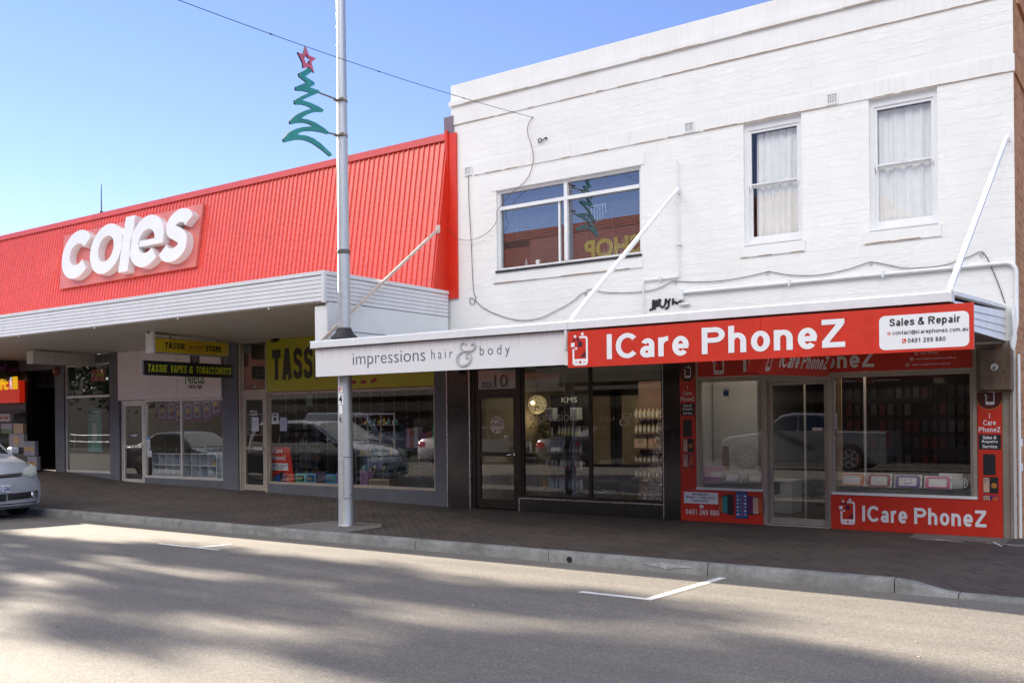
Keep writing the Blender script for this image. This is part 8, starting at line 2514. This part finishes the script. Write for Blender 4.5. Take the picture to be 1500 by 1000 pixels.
# ---- left bay: teal poster
x0, x1, z0, z1 = rect(128, 597, 149, 662, YF+0.5)
tp = thing('poster', ((x0+x1)/2, YF+0.5, z0), 'tall teal poster standing in the left shop bay', 'poster')
mb = MB(); mb.box(x0, x1, YF+0.5, YF+0.52, z0, z1); mb.build('sheet', M('teal poster', (0.03, 0.24, 0.22), 0.5), tp)
mb = MB()
for k in range(3): mb.box(x0+0.09, x1-0.09-0.05*(k % 2), YF+0.497, YF+0.499, z1-0.14-0.09*k, z1-0.10-0.09*k)
mb.box(x0+0.2, x0+0.42, YF+0.497, YF+0.499, z0+0.25, z0+0.75); mb.box(x0+0.12, x0+0.55, YF+0.494, YF+0.4965, z0+0.05, z0+0.3, 1)
mb.build('print', [M('pale teal print', (0.35, 0.50, 0.45), 0.5), M('green teal print', (0.05, 0.32, 0.27), 0.5)], tp)
x0, x1, z0, z1 = rect(133, 541, 154, 558, YF+0.35)
tg = thing('poster', ((x0+x1)/2, YF+0.35, z0), 'small red sign with yellow and white print high in the left shop bay', 'sign')
mb = MB(); mb.box(x0, x1, YF+0.35, YF+0.37, z0, z1); mb.build('sheet', M('red card', (0.38, 0.03, 0.015), 0.5), tg)
mb = MB(); hh = z1-z0; w = x1-x0
grot(mb, 'RT', (x0+0.05, YF+0.35, z0+hh*0.38), XU, ZU, w*0.22, hh*0.34, 0, 0.2); mb.text('gift', (x0+w*0.38, YF+0.35, z0+hh*0.30), XU, ZU, w*0.34, hh*0.45, 1, 0.03); mb.box(x0+w*0.76, x0+w*0.92, YF+0.346, YF+0.349, z0+hh*0.38, z0+hh*0.72, 1)
mb.build('print', [WHITEV, M('yellow card print', (0.60, 0.42, 0.02), 0.5)], tg)
# ---- gift shop boxes stacked at the entrance
GB = [((20, 621, 34, 637), 'packet rack of small gifts', None)]
def gbox(px, label, face, print_=None, round_=None, dep=0.10, y=YF-0.35, zb4=None):
    x0, x1, z0, z1 = rect(*px, y)
    mb = MB(); mb.bbox(x0, x1, y, y+dep, zb4 if zb4 is not None else z0, z1, 0.006)
    ms = [face]
    if round_:
        ms.append(round_); mb.plate(circ((x0+x1)/2, (z0+z1)/2, min(x1-x0, z1-z0)*0.42, 24), (0, y, 0), XU, ZU, 0, 0.01, 1)
    if print_:
        ms.append(print_)
        for f in (0.28, 0.70):
            cx2 = x0+(x1-x0)*f; h = z1-z0
            mb.plate([(cx2-0.09, z0+h*0.30), (cx2+0.09, z0+h*0.30), (cx2+0.13, z0+h*0.62), (cx2-0.13, z0+h*0.62)], (0, y, 0), XU, ZU, 0, 0.003, 1)
    return tag(mb.build('gift_box', ms), label, 'box')
LAV = M('lavender grey carton', (0.20, 0.19, 0.235), 0.6); WOODP = M('wood print', (0.38, 0.24, 0.12), 0.5); AMB = M('amber drink print', (0.35, 0.22, 0.08), 0.5)
gbox((40, 668, 54, 690), 'lowest lavender carton with a glass print at the entrance', LAV, AMB, zb4=0.40)
gbox((34.5, 646, 51, 667.5), 'middle lavender carton with two glasses printed, on the lowest one', LAV, AMB)
gbox((13, 635, 35, 655), 'pale carton with a round wooden board pictured', M('lilac carton', (0.26, 0.235, 0.26), 0.6), None, WOODP)
gbox((19, 620, 33.5, 634.5), 'square wooden board in its pack above the round board', WOODP, None)
gbox((2, 629, 18, 634.6), 'green banded pack at the far left edge above the car', M('green band pack', (0.10, 0.16, 0.08), 0.6), None)
gbox((1, 620, 17.5, 628.6), 'mauve pack at the far left edge above the green one', M('mauve pack', (0.30, 0.25, 0.28), 0.6), None)
gbox((-4, 606, 14.5, 617), 'small white and red pack at the far left edge', M('white red pack', (0.45, 0.38, 0.36), 0.6), M('red print', (0.4, 0.05, 0.04), 0.6))
mb = MB(); xg, _ = at(17, 640, YF-0.2); mb.box(xg-2.2, xg+0.40, YF-0.02, YF+0.0, 0.42, 2.3)
for k in range(5): mb.box(xg-2.2, xg+0.55, YF-0.30, YF-0.021, 0.84+0.262*k, 0.86+0.262*k)
mb.box(xg-0.2, xg+0.95, YF-0.25, YF-0.021, 0.41, 0.83)
tag(mb.build('display_stand', M('dark stand', (0.06, 0.05, 0.045), 0.6)), 'dark display stand carrying gift packs beside the entrance', 'stand')
